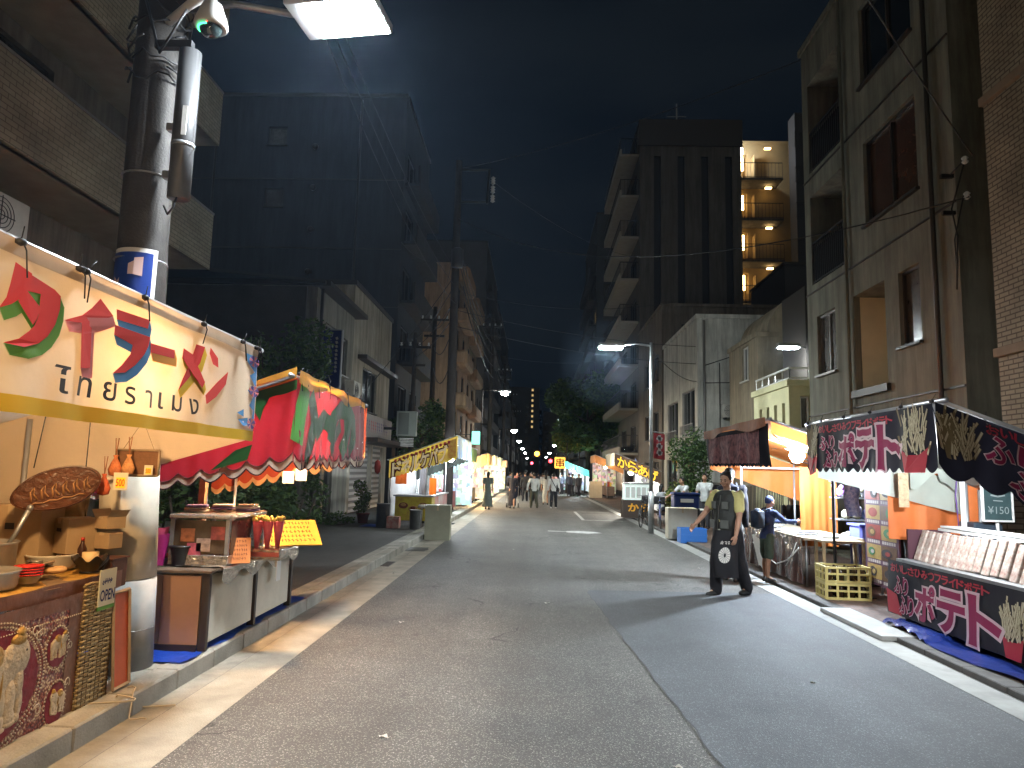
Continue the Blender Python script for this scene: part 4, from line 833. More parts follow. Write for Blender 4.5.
# table with tapestry, mat
tb = thing('ramen_table', 'draped table of the ramen stall with a yellow cloth edge', 'table', (-3.1,3.6,.12))
mb = MB(); mb.box((-3.75,2.2,.88),(-2.86,4.98,.905)); mb.build('tabletop', wood('table_wood', (.25,.16,.09)), tb)
for x, y in ((-3.65,2.4),(-3.65,4.9),(-2.95,2.4),(-2.95,4.9)): mb = MB(); mb.tube([(x,y,.125),(x,y,.88)], .018, 8); mb.build('leg', blacksteel, tb)
dm = cloth_map((-2.84,2.2,.925), (0,2.35,0), (0,0,-.78), (0,0,-.78), (1,0,0), .010, 7, seed=9); mb = MB()
top = lambda s, t: V((-3.7+.86*t, 2.2+2.75*s, .915+.012*math.sin(16*s+5*t)+(0 if t < .97 else -.01)))
mb.grid(top, 40, 12); mb.grid(lambda s, t: V((-2.838+.008*math.sin(40*s), 2.2+2.75*s, .915-.10*t*(1+.3*math.sin(9*s)))), 60, 3, 1)
mb.build('tablecloth', [mat('yellow_satin', (.60,.33,.07), .4, .35, 7, .5, 14), mat('brown_satin', (.20,.085,.05), .35, .4, 8, .5, 12)], tb)
tp = thing('elephant_tapestry', 'maroon sequinned tapestry with white embroidered elephants hung on the ramen table', 'tapestry', (-2.8,3.4,.12))
TY0, TL = 2.2, 2.28
tm = cloth_map((-2.80,TY0,.84), (0,TL,0), (0,0,-.74), (0,0,-.80), (1,0,0), .006, 5, seed=11)
# sequinned cloth material: bright beads on maroon
m = D.materials.new('sequinned_cloth'); m.use_nodes = True; N, L, p_ = nodes_of(m)
tc = N.new('ShaderNodeTexCoord'); vo = N.new('ShaderNodeTexVoronoi'); vo.inputs['Scale'].default_value = 62; L.new(tc.outputs['Object'], vo.inputs['Vector'])
wv = N.new('ShaderNodeTexNoise'); wv.inputs['Scale'].default_value = 14; wv.inputs['Detail'].default_value = 2; L.new(tc.outputs['Object'], wv.inputs['Vector'])
r1 = N.new('ShaderNodeValToRGB'); r1.color_ramp.elements[0].position = .22; r1.color_ramp.elements[1].position = .62; r1.color_ramp.elements[0].color = (.62,.45,.27,1); r1.color_ramp.elements[1].color = (.16,.04,.03,1); L.new(vo.outputs['Distance'], r1.inputs[0])
r2 = N.new('ShaderNodeValToRGB'); r2.color_ramp.elements[0].position = .47; r2.color_ramp.elements[1].position = .53; r2.color_ramp.elements[0].color = (1,1,1,1); r2.color_ramp.elements[1].color = (.55,.16,.16,1); L.new(wv.outputs[0], r2.inputs[0])
mx = N.new('ShaderNodeMix'); mx.data_type = 'RGBA'; mx.blend_type = 'MULTIPLY'; mx.inputs[0].default_value = 1; L.new(r1.outputs[0], mx.inputs[6]); L.new(r2.outputs[0], mx.inputs[7]); L.new(mx.outputs[2], p_.inputs['Base Color'])
bu = N.new('ShaderNodeBump'); bu.inputs['Strength'].default_value = .6; bu.inputs['Distance'].default_value = .01; bu.invert = True; L.new(vo.outputs['Distance'], bu.inputs['Height']); L.new(bu.outputs[0], p_.inputs['Normal']); p_.inputs['Roughness'].default_value = .45
seq = m
brown_sat = MATS['brown_satin']; velvet = mat('crimson_velvet', (.22,.006,.018), .6, .5, 14, .4, 20); pearl = mat('pearl_thread', (.62,.50,.34), .6, .35, 30, .7, 45); gold = mat('gold_thread', (.45,.27,.07), .45, .4, 30, .6, 50, metal=.3)
mb = MB(); mb.grid(tm, 60, 14); tc_ = mb.build('cloth', seq, tp)
mb = MB(); mb.grid(lambda s, t: tm(.945+.055*s, t, .004), 4, 14); mb.grid(lambda s, t: tm(s, .965+.035*t, .004), 60, 2); mb.grid(lambda s, t: tm(s, .10*t, .004), 60, 2); mb.build('border', brown_sat, tp)
def T(y, z): return (y-TY0)/TL, (.84-z)/.77
def oval(mb, cy, cz, ry, rz, lift, mi=0, k=36):
    pts = [T(cy+ry*math.cos(a), cz+rz*math.sin(a)) for a in [2*PI*i/k for i in range(k)]]
    c = tm(*T(cy, cz), lift); v = [c]+[tm(s, t, lift) for s, t in pts]; mb.add(v, [(0, i+1, (i+1) % k+1) for i in range(k)], mi)
def elephant(cy, cz, sc_, flip=1, big=True):
    """embroidered elephant in side view, raised off the cloth"""
    mb = MB()
    def B(y, z, ry, rz, mi=0): 
        s, t = T(cy+flip*y*sc_, cz+z*sc_); c = tm(s, t, .008); mb.ball(c, 1, 14, mi, sc=(.016*sc_+.003+.004*(mi > 0), ry*sc_, rz*sc_))
    B(-.04,.06,.20,.135); B(.14,.12,.10,.11); B(-.16,.04,.09,.12)
    B(.16,-.02,.04,.10); B(.175,-.12,.028,.09); B(.16,-.2,.03,.03)
    B(.085,.12,.06,.085,0)
    for (y, dz) in ((-.2,0),(-.10,.02),(.03,0),(.10,.02)): B(y,-.10,.045,.12); B(y+.005,-.2+dz,.042,.055); B(y+.01,-.235+dz,.05,.02)
    B(-.06,.14,.10,.09,1); B(.14,.215,.06,.035,1); B(.15,.25,.03,.03,1); B(-.245,.02,.015,.09)
    B(.02,.0,.012,.13,1); B(.19,.15,.012,.012,2)
    return mb.build('embroidered_elephant', [pearl, gold, blk_], tp)
mb = MB()
for cy, cz, ry, rz in ((3.72,.46,.40,.30),(4.27,.565,.085,.105),(4.30,.25,.085,.115),(2.9,.46,.36,.30),(3.22,.6,.07,.1),(3.22,.3,.07,.1)): oval(mb, cy, cz, ry, rz, .005)
mb.build('velvet_medallion', velvet, tp)
elephant(3.80,.47,.98); elephant(4.28,.575,.28); elephant(4.31,.26,.28,-1); elephant(2.9,.47,.95,-1)
mb = MB()
for cy, cz, ry, rz in ((3.72,.46,.42,.315),(3.72,.46,.45,.335),(4.27,.565,.098,.12),(4.30,.25,.098,.13)):
    k = int(220*(ry+rz)/2*1.4)
    for i in range(k): a = 2*PI*i/k; s, t = T(cy+ry*math.cos(a), cz+rz*math.sin(a)); mb.ball(tm(s, t, .006), .0055, 6)
rn = random.Random(2)
for i in range(90): y, z = rn.uniform(3.4,4.05), rn.uniform(.2,.72); mb.ball(tm(*T(y, z), .007), .003, 4)
for z in (.12,.72):
    for i in range(110): mb.ball(tm(*T(2.3+.02*i, z), .006), .005, 5)
for k in range(46):
    cy, cz = rn.uniform(3.45,4.42), rn.uniform(.10,.72)
    if ((cy-3.72)/.47)**2+((cz-.46)/.35)**2 < 1 or abs(cy-4.28) < .10: continue
    r0 = rn.uniform(.02,.04); a0 = rn.uniform(0,6.28); sg = rn.choice((-1,1))
    mb.tube([tm(*T(cy+r0*(1-i/16)*math.cos(a0+sg*i*.55), cz+r0*(1-i/16)*math.sin(a0+sg*i*.55)), .007) for i in range(13)], .0035, 4)
for k in range(60):
    cy = 3.5+.0156*k; mb.tube([tm(*T(cy, .055+.02*(k % 2)), .007), tm(*T(cy+.0156, .055+.02*((k+1) % 2)), .007)], .003, 4)
mb.build('pearl_beading', mat('pearls', (.7,.6,.48), .25), tp)
# bamboo mat
mm_ = thing('bamboo_mat', 'straw coloured woven bamboo mat hung beside the elephant tapestry', 'mat', (-2.8,4.7,.12))
straw = mat('straw', (.52,.38,.18), .7, .4, 25, .3, 60); mb = MB()
for k in range(48): z = .883-.0158*k; mb.tube([(-2.79+.006*math.sin(k*3.1416+q*1.5708+.8),4.475+.0325*q,z+.002*math.sin(k*1.7+q)) for q in range(11)], .0078, 6, k % 2, smooth=True)
mb.build('slats', [straw, mat('straw_dark', (.30,.20,.08), .7, .4, 25)], mm_)
mb = MB()
for k in range(8): mb.tube([(-2.782,4.49+.043*k,.89),(-2.782,4.49+.043*k,.13)], .0022, 4)
mb.build('binding_threads', mat('dark_thread', (.16,.10,.05), .8), mm_)
bd = thing('orange_board', 'orange faced board in a wooden frame leaning past the mat', 'board', (-2.75,4.85,.13))
def slant(s, t): return V((-2.80+.05*t, 4.80+.19*s, .78-.62*t))
mb = MB(); mb.grid(slant, 2, 2); mb.build('panel', mat('orange_paint', (.58,.10,.02), .55, .3, 5), bd)
mb = MB()
for a, b_ in (((0,0),(1,0)),((1,0),(1,1)),((1,1),(0,1)),((0,1),(0,0))): mb.tube([slant(*a)+V((.008,0,0)), slant(*b_)+V((.008,0,0))], .012, 4, smooth=False)
mb.build('frame', wood('pale_wood', (.36,.25,.15)), bd)
bd = thing('brown_crate', 'dark brown box standing at the end of the ramen table behind the OPEN sign', 'box', (-2.9,4.9,.7))
mb = MB(); mb.box((-3.05,4.83,.80),(-2.84,5.02,.99)); mb.build('carton', wood('dark_red_wood', (.10,.04,.025)), bd, bev=.006); mb = MB(); mb.box((-3.06,4.82,.991),(-2.83,5.03,1.0)); mb.build('rim', wood('dark_red_wood', (.10,.04,.025)), bd)
op = thing('open_sign', 'small hanging card reading OPEN in blue letters', 'sign', (-2.78,4.69,.84))
mb = MB(); mb.box((-2.778,4.60,.725),(-2.772,4.78,.955)); mb.build('card', mat('card_cream', (.66,.60,.42), .7), op)
f = plane_map((-2.771,4.60,.955), (0,.18,0), (0,0,-.23), X_, .002); mb = MB()
lettering(mb, 'OPEN', f, .08, .56, .95, .86, .02, 0, .18, .23); mb.build('lettering', mat('navy_ink', (.01,.02,.10)), op)
mb = MB(); 
for k in range(9): stroke(mb, f, [(.25+.055*k,.36+.03*math.sin(k*2)),(.28+.055*k,.28+.03*math.cos(k*3))], .018, 0, .8)
stroke(mb, f, [(.2,.3),(.16,.38),(.22,.4)], .02, 0, .8); mb.build('script', MATS['navy_ink'], op)
mb = MB(); mb.box((-2.779,4.60,.70),(-2.773,4.78,.722)); mb.build('green_strip', grn_, op)
mb = MB(); mb.tube([(-2.775,4.62,.955),(-2.78,4.69,1.02),(-2.775,4.76,.955)], .002, 4); mb.build('string', blacksteel, op)

# goods on the ramen table
enam = mat('cream_enamel', (.62,.56,.46), .35, .15, 4); alu = mat('dull_aluminium', (.55,.52,.47), .35, .25, 10, metal=.7)
def pot(label, x, y, z, r, h, lid=False, m=None):
    t = thing('cooking_pot', label, 'pot', (x,y,z)); mb = MB(); mb.lathe([(r*.9,0),(r*.97,.02),(r,h),(r*1.06,h+.012),(r*1.0,h+.016),(r*.94,h-.01),(r*.9,.03),(0,.03)], (x,y,z), 28); mb.build('body', m or alu, t)
    for sgn in (-1,1):
        mb = MB(); mb.tube([(x-.04,y+sgn*r,z+h*.8),(x-.035,y+sgn*(r+.04),z+h*.82),(x+.035,y+sgn*(r+.04),z+h*.82),(x+.04,y+sgn*r,z+h*.8)], .007, 6); mb.build('handle', alu, t)
    if lid: mb = MB(); mb.lathe([(r*1.04,h+.02),(r*.8,h+.05),(r*.2,h+.07),(.03,h+.08),(.03,h+.11),(0,h+.11)], (x,y,z), 24); mb.build('lid', m or alu, t)
    return t
pot('large aluminium pot half covered with plastic at the left of the ramen table', -3.40, 4.35, .93, .20, .20)
pot('wide shallow pan in front of the large pot', -3.08, 3.95, .93, .20, .09)
pot('white enamel pan behind the bowl of the ramen table', -3.25, 4.82, .93, .15, .08, m=enam)
t = thing('plastic_bag', 'crumpled clear plastic bag drooping over the pots', 'plastic bag', (-3.35,4.15,1.1))
plast = mat('clear_film', (.75,.68,.58), .18, .3, 20, .9, 25, trans=.55)
mb = MB(); rn = random.Random(6); mb.grid(lambda s, t_: V((-3.35+(.10-.04*t_)*math.cos(6.28*s)*(1+.25*math.sin(11*s+5*t_)), 4.18+(.05+.10*t_**2)*math.sin(6.28*s)*(1+.25*math.cos(9*s+8*t_)), 1.72-.55*t_)), 24, 14); mb.build('film', plast, t)
mb = MB(); mb.tube([(-3.35,4.18,1.72),(-3.35,4.18,2.2)], .004, 4); mb.build('string', blacksteel, t)
t = thing('ladle', 'upright steel ladle sticking out of the pot', 'ladle', (-3.3,4.5,1.1)); mb = MB(); mb.tube([(-3.36,4.44,1.0),(-3.29,4.5,1.18),(-3.24,4.53,1.33)], [.012,.013,.016], 8); mb.ball((-3.235,4.535,1.345), .022, 8); mb.build('handle', steel, t)
mb = MB(); mb.lathe([(.0,-.04),(.05,-.01),(.055,.01)], (-3.37,4.43,.97), 12); mb.build('bowl', steel, t)
def carton(label, c, rz, sx, sy, sz, m=cardboard, hole=True, open_=False, cat='box', name='cardboard_box'):
    x, y, z = c; t = thing(name, label, cat, c, rz); mb = MB()
    if open_:
        for a, b_ in (((-sx,-sy,0),(sx,sy,.01)),((-sx,-sy,.01),(-sx+.008,sy,sz)),((sx-.008,-sy,.01),(sx,sy,sz)),((-sx+.008,-sy,.01),(sx-.008,-sy+.008,sz)),((-sx+.008,sy-.008,.01),(sx-.008,sy,sz))): mb.box(a, b_)
    else: mb.box((-sx,-sy,0),(sx,sy,sz))
    mb.build('carton', m, t, local=True, bev=0 if open_ else .004)
    if open_:
        for sgn in (-1,1): mb = MB(); mb.quad((sgn*sx,-sy,sz),(sgn*sx,sy,sz),(sgn*sx*1.6,sy,sz+.05),(sgn*sx*1.6,-sy,sz+.05)); mb.build('flap', m, t, local=True)
    if hole: mb = MB(); mb.box((-.03,-sy-.002,sz*.62),(.03,-sy-.0005,sz*.72)); mb.build('hand_hole', blk_, t, local=True)
    mb = MB(); mb.box((-.02,-sy-.003,sz*.85),(.02,-sy-.001,sz+.001)); mb.box((-.02,-sy-.003,sz+.001),(.02,sy,sz+.003)); mb.build('tape', mat('packing_tape', (.45,.33,.19), .3), t, local=True)
    return t
carton('cardboard box with a dark hand hole below the wooden sign', (-3.20,4.95,1.02), R(-30), .11, .10, .24)
carton('open flapped cardboard box with its flaps out, right of the hand hole box', (-2.98,5.0,1.19), R(-25), .07, .07, .08, open_=True, hole=False)
carton('small cardboard box squeezed below the open flapped box', (-2.98,5.0,1.05), R(-15), .065, .06, .11, hole=False)
carton('big brown carton in shadow behind the other boxes', (-3.5,4.85,.93), R(5), .2, .14, .42, cardboard)
t = thing('paper_sack', 'crumpled brown paper sack leaning behind the cardboard boxes', 'paper bag', (-3.25,5.05,1.0)); mb = MB(); mb.grid(lambda s, u: V((-3.28+.10*math.cos(6.28*s)*(1.1-.4*u)+.02*math.sin(20*s+5*u), 5.08+.05*math.sin(6.28*s), .93+.46*u+.02*math.sin(13*s))), 22, 10); mb.build('sack', mat('kraft_paper', (.32,.20,.08), .85, .4, 9, .6, 18), t)
# wooden sign oval
t = thing('carved_wooden_sign', 'oval slice of carved dark wood hanging above the boxes', 'wooden sign', (-3.12,4.6,1.46))
n_ = V((.55,-.83,0)).normalized(); u_ = V((.83,.55,.0)).normalized()
def wf(r, a, l=0): 
    q = (.25*math.cos(a)*(1+.06*math.sin(2*a+.6)), .135*math.sin(a)*(1+.08*math.cos(a))); q = (q[0]*math.cos(.28)-q[1]*math.sin(.28), q[0]*math.sin(.28)+q[1]*math.cos(.28))
    return V((-3.13,4.62,1.47))+u_*q[0]*r+Z_*q[1]*r+n_*l
mb = MB(); k = 40; ring = lambda r, l: [wf(r, 2*PI*i/k, l) for i in range(k)]
v = ring(1,-.02)+ring(1,.012)+ring(.94,.016)+ring(.93,.008); fs_ = []
for q in range(3): fs_ += [(q*k+i, q*k+(i+1)%k, (q+1)*k+(i+1)%k, (q+1)*k+i) for i in range(k)]
fs_ += [tuple(range(k))[::-1], tuple(range(3*k,4*k))]; mb.add(v, fs_); mb.build('slab', mat('dark_carved_wood', (.085,.03,.014), .35, .5, 8, .5, 25), t)
mb = MB(); rn = random.Random(12)
def wp(x, z, l=.012): return wf(1, 0, l)-wf(1, 0, 0)+V((-3.13,4.62,1.47))+u_*(x*math.cos(.25)-z*math.sin(.25))+Z_*(x*math.sin(.25)+z*math.cos(.25))
for i in range(6):
    x = -.15+.06*i; mb.tube([wp(x, -.05), wp(x+.005, .01), wp(x+.03, .035), wp(x+.02, -.01), wp(x+.035, -.045)], .006, 5)
mb.tube([wp(-.17+.04*i, -.075+.01*(i % 2)) for i in range(9)], .0045, 5); mb.build('carving', mat('carved_edge', (.34,.17,.07), .5, .4, 12), t)
mb = MB(); mb.tube([(-3.25,4.55,1.6),(-3.2,4.57,2.1)], .004, 4); mb.tube([(-3.0,4.7,1.6),(-3.0,4.7,2.1)], .004, 4); mb.build('string', blacksteel, t)
t = thing('bear_edge_sign', 'dark rounded wooden plaque cut off at the left edge', 'wooden sign', (-3.5,4.3,1.5)); mb = MB(); mb.ball((-3.50,4.25,1.46), .12, 14, sc=(1,.25,.8)); mb.ball((-3.50,4.25,1.64), .07, 12, sc=(1,.25,1)); mb.build('plaque', MATS['dark_carved_wood'], t)
t = thing('hanging_tray', 'brown woven tray of trinkets hung against the pole', 'tray', (-2.80,5.0,1.65))
mb = MB(); mb.box((-2.97,4.99,1.56),(-2.66,5.01,1.74)); mb.build('board', wood('woven_brown', (.17,.075,.03)), t, bev=.004)
mb = MB(); 
for a, b_ in (((-2.97,1.56),(-2.66,1.56)),((-2.66,1.56),(-2.66,1.74)),((-2.66,1.74),(-2.97,1.74)),((-2.97,1.74),(-2.97,1.56))): mb.tube([(a[0],4.985,a[1]),(b_[0],4.985,b_[1])], .009, 5)
mb.tube([(-2.93,4.99,1.74),(-2.8,4.99,1.95),(-2.7,4.99,1.74)], .003, 4); mb.build('rim', wood('pale_wood', (.36,.25,.15)), t)
def pouch(label, x, y, z, s, c):
    t = thing('fabric_pouch', label, 'pouch', (x,y,z)); mb = MB(); mb.lathe([(0,-.07*s),(.04*s,-.06*s),(.05*s,-.02*s),(.03*s,.03*s),(.012*s,.06*s),(.02*s,.08*s)], (x,y,z), 14, sy=.5); mb.build('bag', mat('pouch_%g' % c[0], c, .7, .5, 30, .4, 40), t)
    mb = MB(); mb.tube([(x,y,z+.07*s),(x+.012,y,z+.2),(x-.01,y,z+.2),(x,y,z+.07*s)], .004, 4); mb.build('strap', mat('brown_strap', (.25,.10,.04)), t)
pouch('orange beaded pouch hanging left of the tray', -2.94, 4.93, 1.62, 1., (.55,.16,.05)); pouch('patterned pale orange pouch hanging in front of the tray', -2.84, 4.92, 1.63, .95, (.62,.28,.10)); pouch('red orange pouch hanging lowest beside the price card', -2.96, 4.85, 1.49, 1.0, (.50,.09,.03))
def pricecard(label, x, y, z, w, h, txt='500'):
    t = thing('price_card', label, 'price card', (x,y,z)); mb = MB(); mb.box((x-w,y-.002,z-h),(x+w,y+.002,z+h)); mb.build('card', mat('pale_card', (.6,.55,.40), .6), t)
    mb = MB(); mb.box((x-w*.6,y-.005,z-h*.75),(x+w*.7,y-.003,z+h*.45)); mb.build('yellow_patch', mat('price_yellow', (.75,.62,.03)), t)
    f = plane_map((x-w*.55,y-.006,z+h*.35), (w*1.2,0,0), (0,0,-h*1.0), -Y_, .001); mb = MB(); lettering(mb, txt, f, 0, .1, 1, .9, .01, 0, .05, .03); mb.build('lettering', red_, t)
pricecard('pale card with a yellow price beside the red orange pouch', -2.85, 4.86, 1.52, .05, .06); pricecard('small yellow price card at the tray corner', -2.71, 4.95, 1.60, .03, .035)
t = thing('fluted_dish', 'black fluted metal dish holding a cream candle on the table corner', 'dish', (-2.93,4.73,.94))
mb = MB(); mb.grid(lambda s, u: V((-2.93+(.05+.06*u)*math.cos(6.28*s), 4.73+(.05+.06*u)*math.sin(6.28*s), .93+.09*u+.018*u*math.sin(6.28*7*s))), 70, 5); mb.lathe([(0,.0),(.06,0),(.05,.01)], (-2.93,4.73,.925), 16); mb.build('dish', mat('black_iron', (.02,.015,.012), .4), t)
mb = MB(); mb.lathe([(0,0),(.05,0),(.05,.1),(0,.1)], (-2.93,4.73,.955), 18); mb.build('candle', mat('cream_wax', (.7,.5,.25), .5), t)
t = thing('doughnut', 'pale ring doughnut lying beside the wooden tray', 'food', (-3.0,4.5,.95)); mb = MB(); mb.grid(lambda s, u: V((-3.02+(.045+.02*math.cos(6.28*u))*math.cos(6.28*s), 4.52+(.045+.02*math.cos(6.28*u))*math.sin(6.28*s), .965+.02*math.sin(6.28*u))), 20, 10); mb.build('ring', mat('dough', (.65,.38,.16), .7, .2, 20), t)
t = thing('chopping_board', 'tilted pale wooden board between pan and doughnut', 'board', (-3.1,4.35,.95)); mb = MB(); mb.obox((-3.1,4.4,.99), (1,.2,.3), (-.2,1,0), (-.3,0,1), .09, .13, .008); mb.build('board', wood('pale_wood', (.36,.25,.15)), t, bev=.004)
mb = MB(); mb.obox((-3.1,4.56,.985), (1,.2,.3), (-.2,1,0), (-.3,0,1), .02, .035, .008); mb.build('handle', wood('pale_wood', (.36,.25,.15)), t, bev=.004)
def bottle(label, x, y, z, r, h, c, capc):
    t = thing('sauce_bottle', label, 'bottle', (x,y,z)); mb = MB(); mb.lathe([(0,0),(r,0),(r,h*.62),(r*.45,h*.8),(r*.35,h*.9)], (x,y,z), 14); mb.build('body', mat('bottle_%g' % c[0], c, .3), t); mb = MB(); mb.lathe([(r*.4,h*.9),(r*.4,h),(0,h)], (x,y,z), 12); mb.build('cap', mat('cap_%g' % capc[0], capc, .4), t)
bottle('dark soy bottle with a red cap behind the enamel pan', -3.1, 4.9, .93, .03, .2, (.04,.015,.01), (.5,.03,.02)); bottle('orange chilli bottle beside the soy bottle', -3.18, 4.86, .93, .028, .18, (.45,.10,.02), (.1,.3,.08))
for k in range(4): t = thing('paper_bowl', '%s white bowl of the stack beside the shallow pan' % ['lowest','second','third','topmost'][k], 'bowl', (-2.98,4.15,.93), group='stacked white bowls'); mb = MB(); mb.lathe([(.045,0),(.075,.05),(.078,.05),(.07,.045),(.04,.006),(0,.006)], (-2.98,4.22,.93+.016*k), 20); mb.build('bowl', white, t); mb = MB(); mb.lathe([(.0765,.046),(.08,.05),(.0765,.054)], (-2.98,4.22,.93+.016*k), 20); mb.build('rim', red_, t)
t = thing('loose_rope', 'loose pale cord coiled on the kerb below the mat', 'rope', (-2.6,4.7,.14)); mb = MB(); mb.tube([(-2.75+.22*math.sin(k*.5)+.03*k*.3,4.55+.03*k,.155 if k < 7 else .02) for k in range(16)], .006, 5); mb.tube([(-2.70+.03*k,4.9-.03*k+.06*math.sin(k),.155 if k < 4 else .02) for k in range(9)], .005, 5); mb.build('cord', mat('pale_cord', (.5,.42,.3)), t)

# ---- stall 2: red canopy
pkm = mat('crimson_tarp', (.26,.012,.028), .5, .2, 3, .25, 10, trans=.16); dkg = mat('dark_green_print', (.015,.10,.02), .5, .2, 6, trans=.2); ltg = mat('light_green_print', (.10,.38,.06), .5, trans=.25)
trimc = mat('scallop_cream', (.72,.60,.44), .7, .3, 12, trans=.3); ylw = mat('orange_yellow_tarp', (.66,.32,.04), .6, .3, 4, .4, 9, trans=.3)
org_in = mat('orange_red_tarp', (.55,.07,.02), .6, .2, 4, .2, 10, trans=.4)
s2 = thing('snack_stall', 'red canopied snack stall with green painted letters behind the ramen banner', 'market stall', (-2.9,7.4,.12))
frame(s2, -1, -2.13, 6.15, 8.75, 2.44, .36, 1.9, 1.5, .12)
fe = cloth_map((-3.9,6.15,1.83), (1.8,0,.60), (0,0,-.50), (0,0,-.77), (0,-1,0), .010, 5, scal=9, samp=.10, seed=4)
mb = MB(); mb.grid(fe, 90, 12); v1 = mb.build('end_valance', pkm, s2)
ff = cloth_map((-2.1,6.15,2.42), (0,2.5,-.04), (0,0,-.77), (0,0,-.68), (1,0,0), .016, 5, scal=14, samp=.09, seed=6)
mb = MB(); mb.grid(ff, 110, 12); v2 = mb.build('front_valance', pkm, s2)
def scal_trim(f, n_, samp, w_, lo=.0):
    mb = MB(); k = n_*10
    mb.grid(lambda s, t: f(s, 1-w_*(1-t)+.0001, .007), k, 1); return mb
scal_trim(fe, 9, .1, .10).build('scallop_trim', trimc, v1); scal_trim(ff, 14, .1, .09).build('scallop_trim', trimc, v2)
for f, n_, par in ((fe, 9, v1), (ff, 14, v2)):
    mb = MB()
    for k in range(n_*10): a, b_ = k/(n_*10), (k+1)/(n_*10); mb.tube([f(a,1.0,.01), f(b_,1.0,.01)], .006, 4)
    for k in range(n_*10): a, b_ = k/(n_*10), (k+1)/(n_*10); mb.tube([f(a,.9,.01), f(b_,.9,.01)], .004, 4)
    mb.build('trim_line', mat('trim_dark', (.05,.02,.02)), par)
mb = MB(); mb.grid(lambda s, t: fe(s, .02+.12*t, .006), 60, 2)
for c_ in (.82,.6,.4): poly(mb, lambda s, t: fe(s, t, .007), [(c_-.05,.13),(c_+.05,.13),(c_+.02,.25),(c_+.008,.38),(c_-.01,.3)])
for pts in ([(.60,.86),(.72,.66),(.80,.66),(.78,.88)], [(.30,.5),(.42,.42),(.42,.62),(.34,.78),(.28,.76)]): poly(mb, lambda s, t: fe(s, t, .007), pts)
mb.build('green_band', dkg, v1)
mb = MB(); g2 = lambda s, t: ff(s, t, .010)
def bst(pts, w, mi): 
    for a, b_ in zip(pts, pts[1:]):
        for q in range(4): stroke(mb, g2, [(a[0]+(b_[0]-a[0])*q/4, a[1]+(b_[1]-a[1])*q/4), (a[0]+(b_[0]-a[0])*(q+1)/4, a[1]+(b_[1]-a[1])*(q+1)/4)], w, mi, 3.4)
bst([(.08,.10),(.05,.35),(.02,.66)], .16, 1); bst([(.15,.16),(.22,.45),(.15,.85)], .13, 0); bst([(.24,.55),(.33,.36),(.42,.45)], .12, 0)
bst([(.42,.62),(.45,.35),(.55,.18),(.68,.16),(.78,.30),(.80,.55),(.75,.78)], .13, 0); bst([(.44,.78),(.52,.55),(.58,.42)], .10, 0); bst([(.60,.80),(.66,.55),(.66,.25)], .11, 0); bst([(.72,.20),(.70,.5),(.66,.75)], .09, 0); bst([(.16,.70),(.14,.88)], .1, 0)
mb.build('green_lettering', [dkg, ltg], v2)
m = D.materials.new('clear_vinyl'); m.use_nodes = True; N, L, p_ = nodes_of(m); p_.inputs['Roughness'].default_value = .08; p_.inputs['Base Color'].default_value = (.8,.8,.8,1)
tr = N.new('ShaderNodeBsdfTransparent'); ms = N.new('ShaderNodeMixShader'); ms.inputs[0].default_value = .04; L.new(tr.outputs[0], ms.inputs[1]); L.new(p_.outputs[0], ms.inputs[2])
L.new(ms.outputs[0], N['Material Output'].inputs[0]); tcn = N.new('ShaderNodeTexCoord'); nn = N.new('ShaderNodeTexNoise'); nn.inputs['Scale'].default_value = 5; L.new(tcn.outputs['Object'], nn.inputs['Vector']); bb = N.new('ShaderNodeBump'); bb.inputs['Strength'].default_value = .9; bb.inputs['Distance'].default_value = .06; L.new(nn.outputs[0], bb.inputs['Height']); L.new(bb.outputs[0], p_.inputs['Normal'])
vinyl = m
vm = cloth_map((-2.06,6.2,2.4), (0,2.45,-.04), (.02,0,-.66), (.02,0,-.64), (1,0,0), .02, 9, seed=16, pleat=.012); mb = MB(); mb.grid(vm, 120, 8); mb.build('vinyl_cover', vinyl, s2)
# rolled yellow edge along the roof
mb = MB(); mb.grid(lambda s, t: fe(s, -.12+.14*t, .02+.015*math.sin(14*s)), 40, 3); mb.grid(lambda s, t: ff(s, -.10+(.14+.05*math.sin(12*s))*t, .02+.012*math.sin(25*s)), 60, 3); mb.build('rolled_edge', ylw, s2)
ties(s2, [(-2.1,y,2.47) for y in (6.2,6.35,6.7,7.1,7.4,7.8,8.1,8.4,8.6)]+[(-2.5,6.12,2.37),(-2.9,6.12,2.24)], 5)
mb = MB(); mb.grid(cloth_map((-2.12,6.1,2.45), (0,2.65,0), (-1.85,0,-.64), (-1.85,0,-.64), (0,0,1), .02, 4, seed=2), 30, 16); mb.build('roof_sheet', org_in, s2)
fb = cloth_map((-4.0,8.78,1.74), (1.9,0,.66), (0,0,-.44), (0,0,-.66), (0,-1,0), .01, 5, scal=11, samp=.14, seed=12); mb = MB(); mb.grid(fb, 110, 8); fbv = mb.build('far_valance', org_in, s2)
mb = MB(); mb.grid(lambda s, t: fb(s, 1-.12*(1-t)+.0001, .006), 110, 1); mb.build('scallop_trim', mat('scallop_orange', (.62,.36,.16), .7, trans=.3), fbv)
mb = MB(); mb.box((-3.30,6.98,.12),(-3.24,7.04,1.95)); mb.build('wooden_post', wood('pale_wood2', (.30,.19,.11)), s2)
for k, (x, z) in enumerate(((-2.55,1.60),(-2.42,1.63))): mb = MB(); mb.box((x,7.2,z-.12),(x+.115,7.205,z)); mb.build('pinned_note', white, s2)
bulb('warm bulb hanging under the red snack canopy', (-2.6,7.0,2.06), .06, 2400, (1,.62,.30), .22)
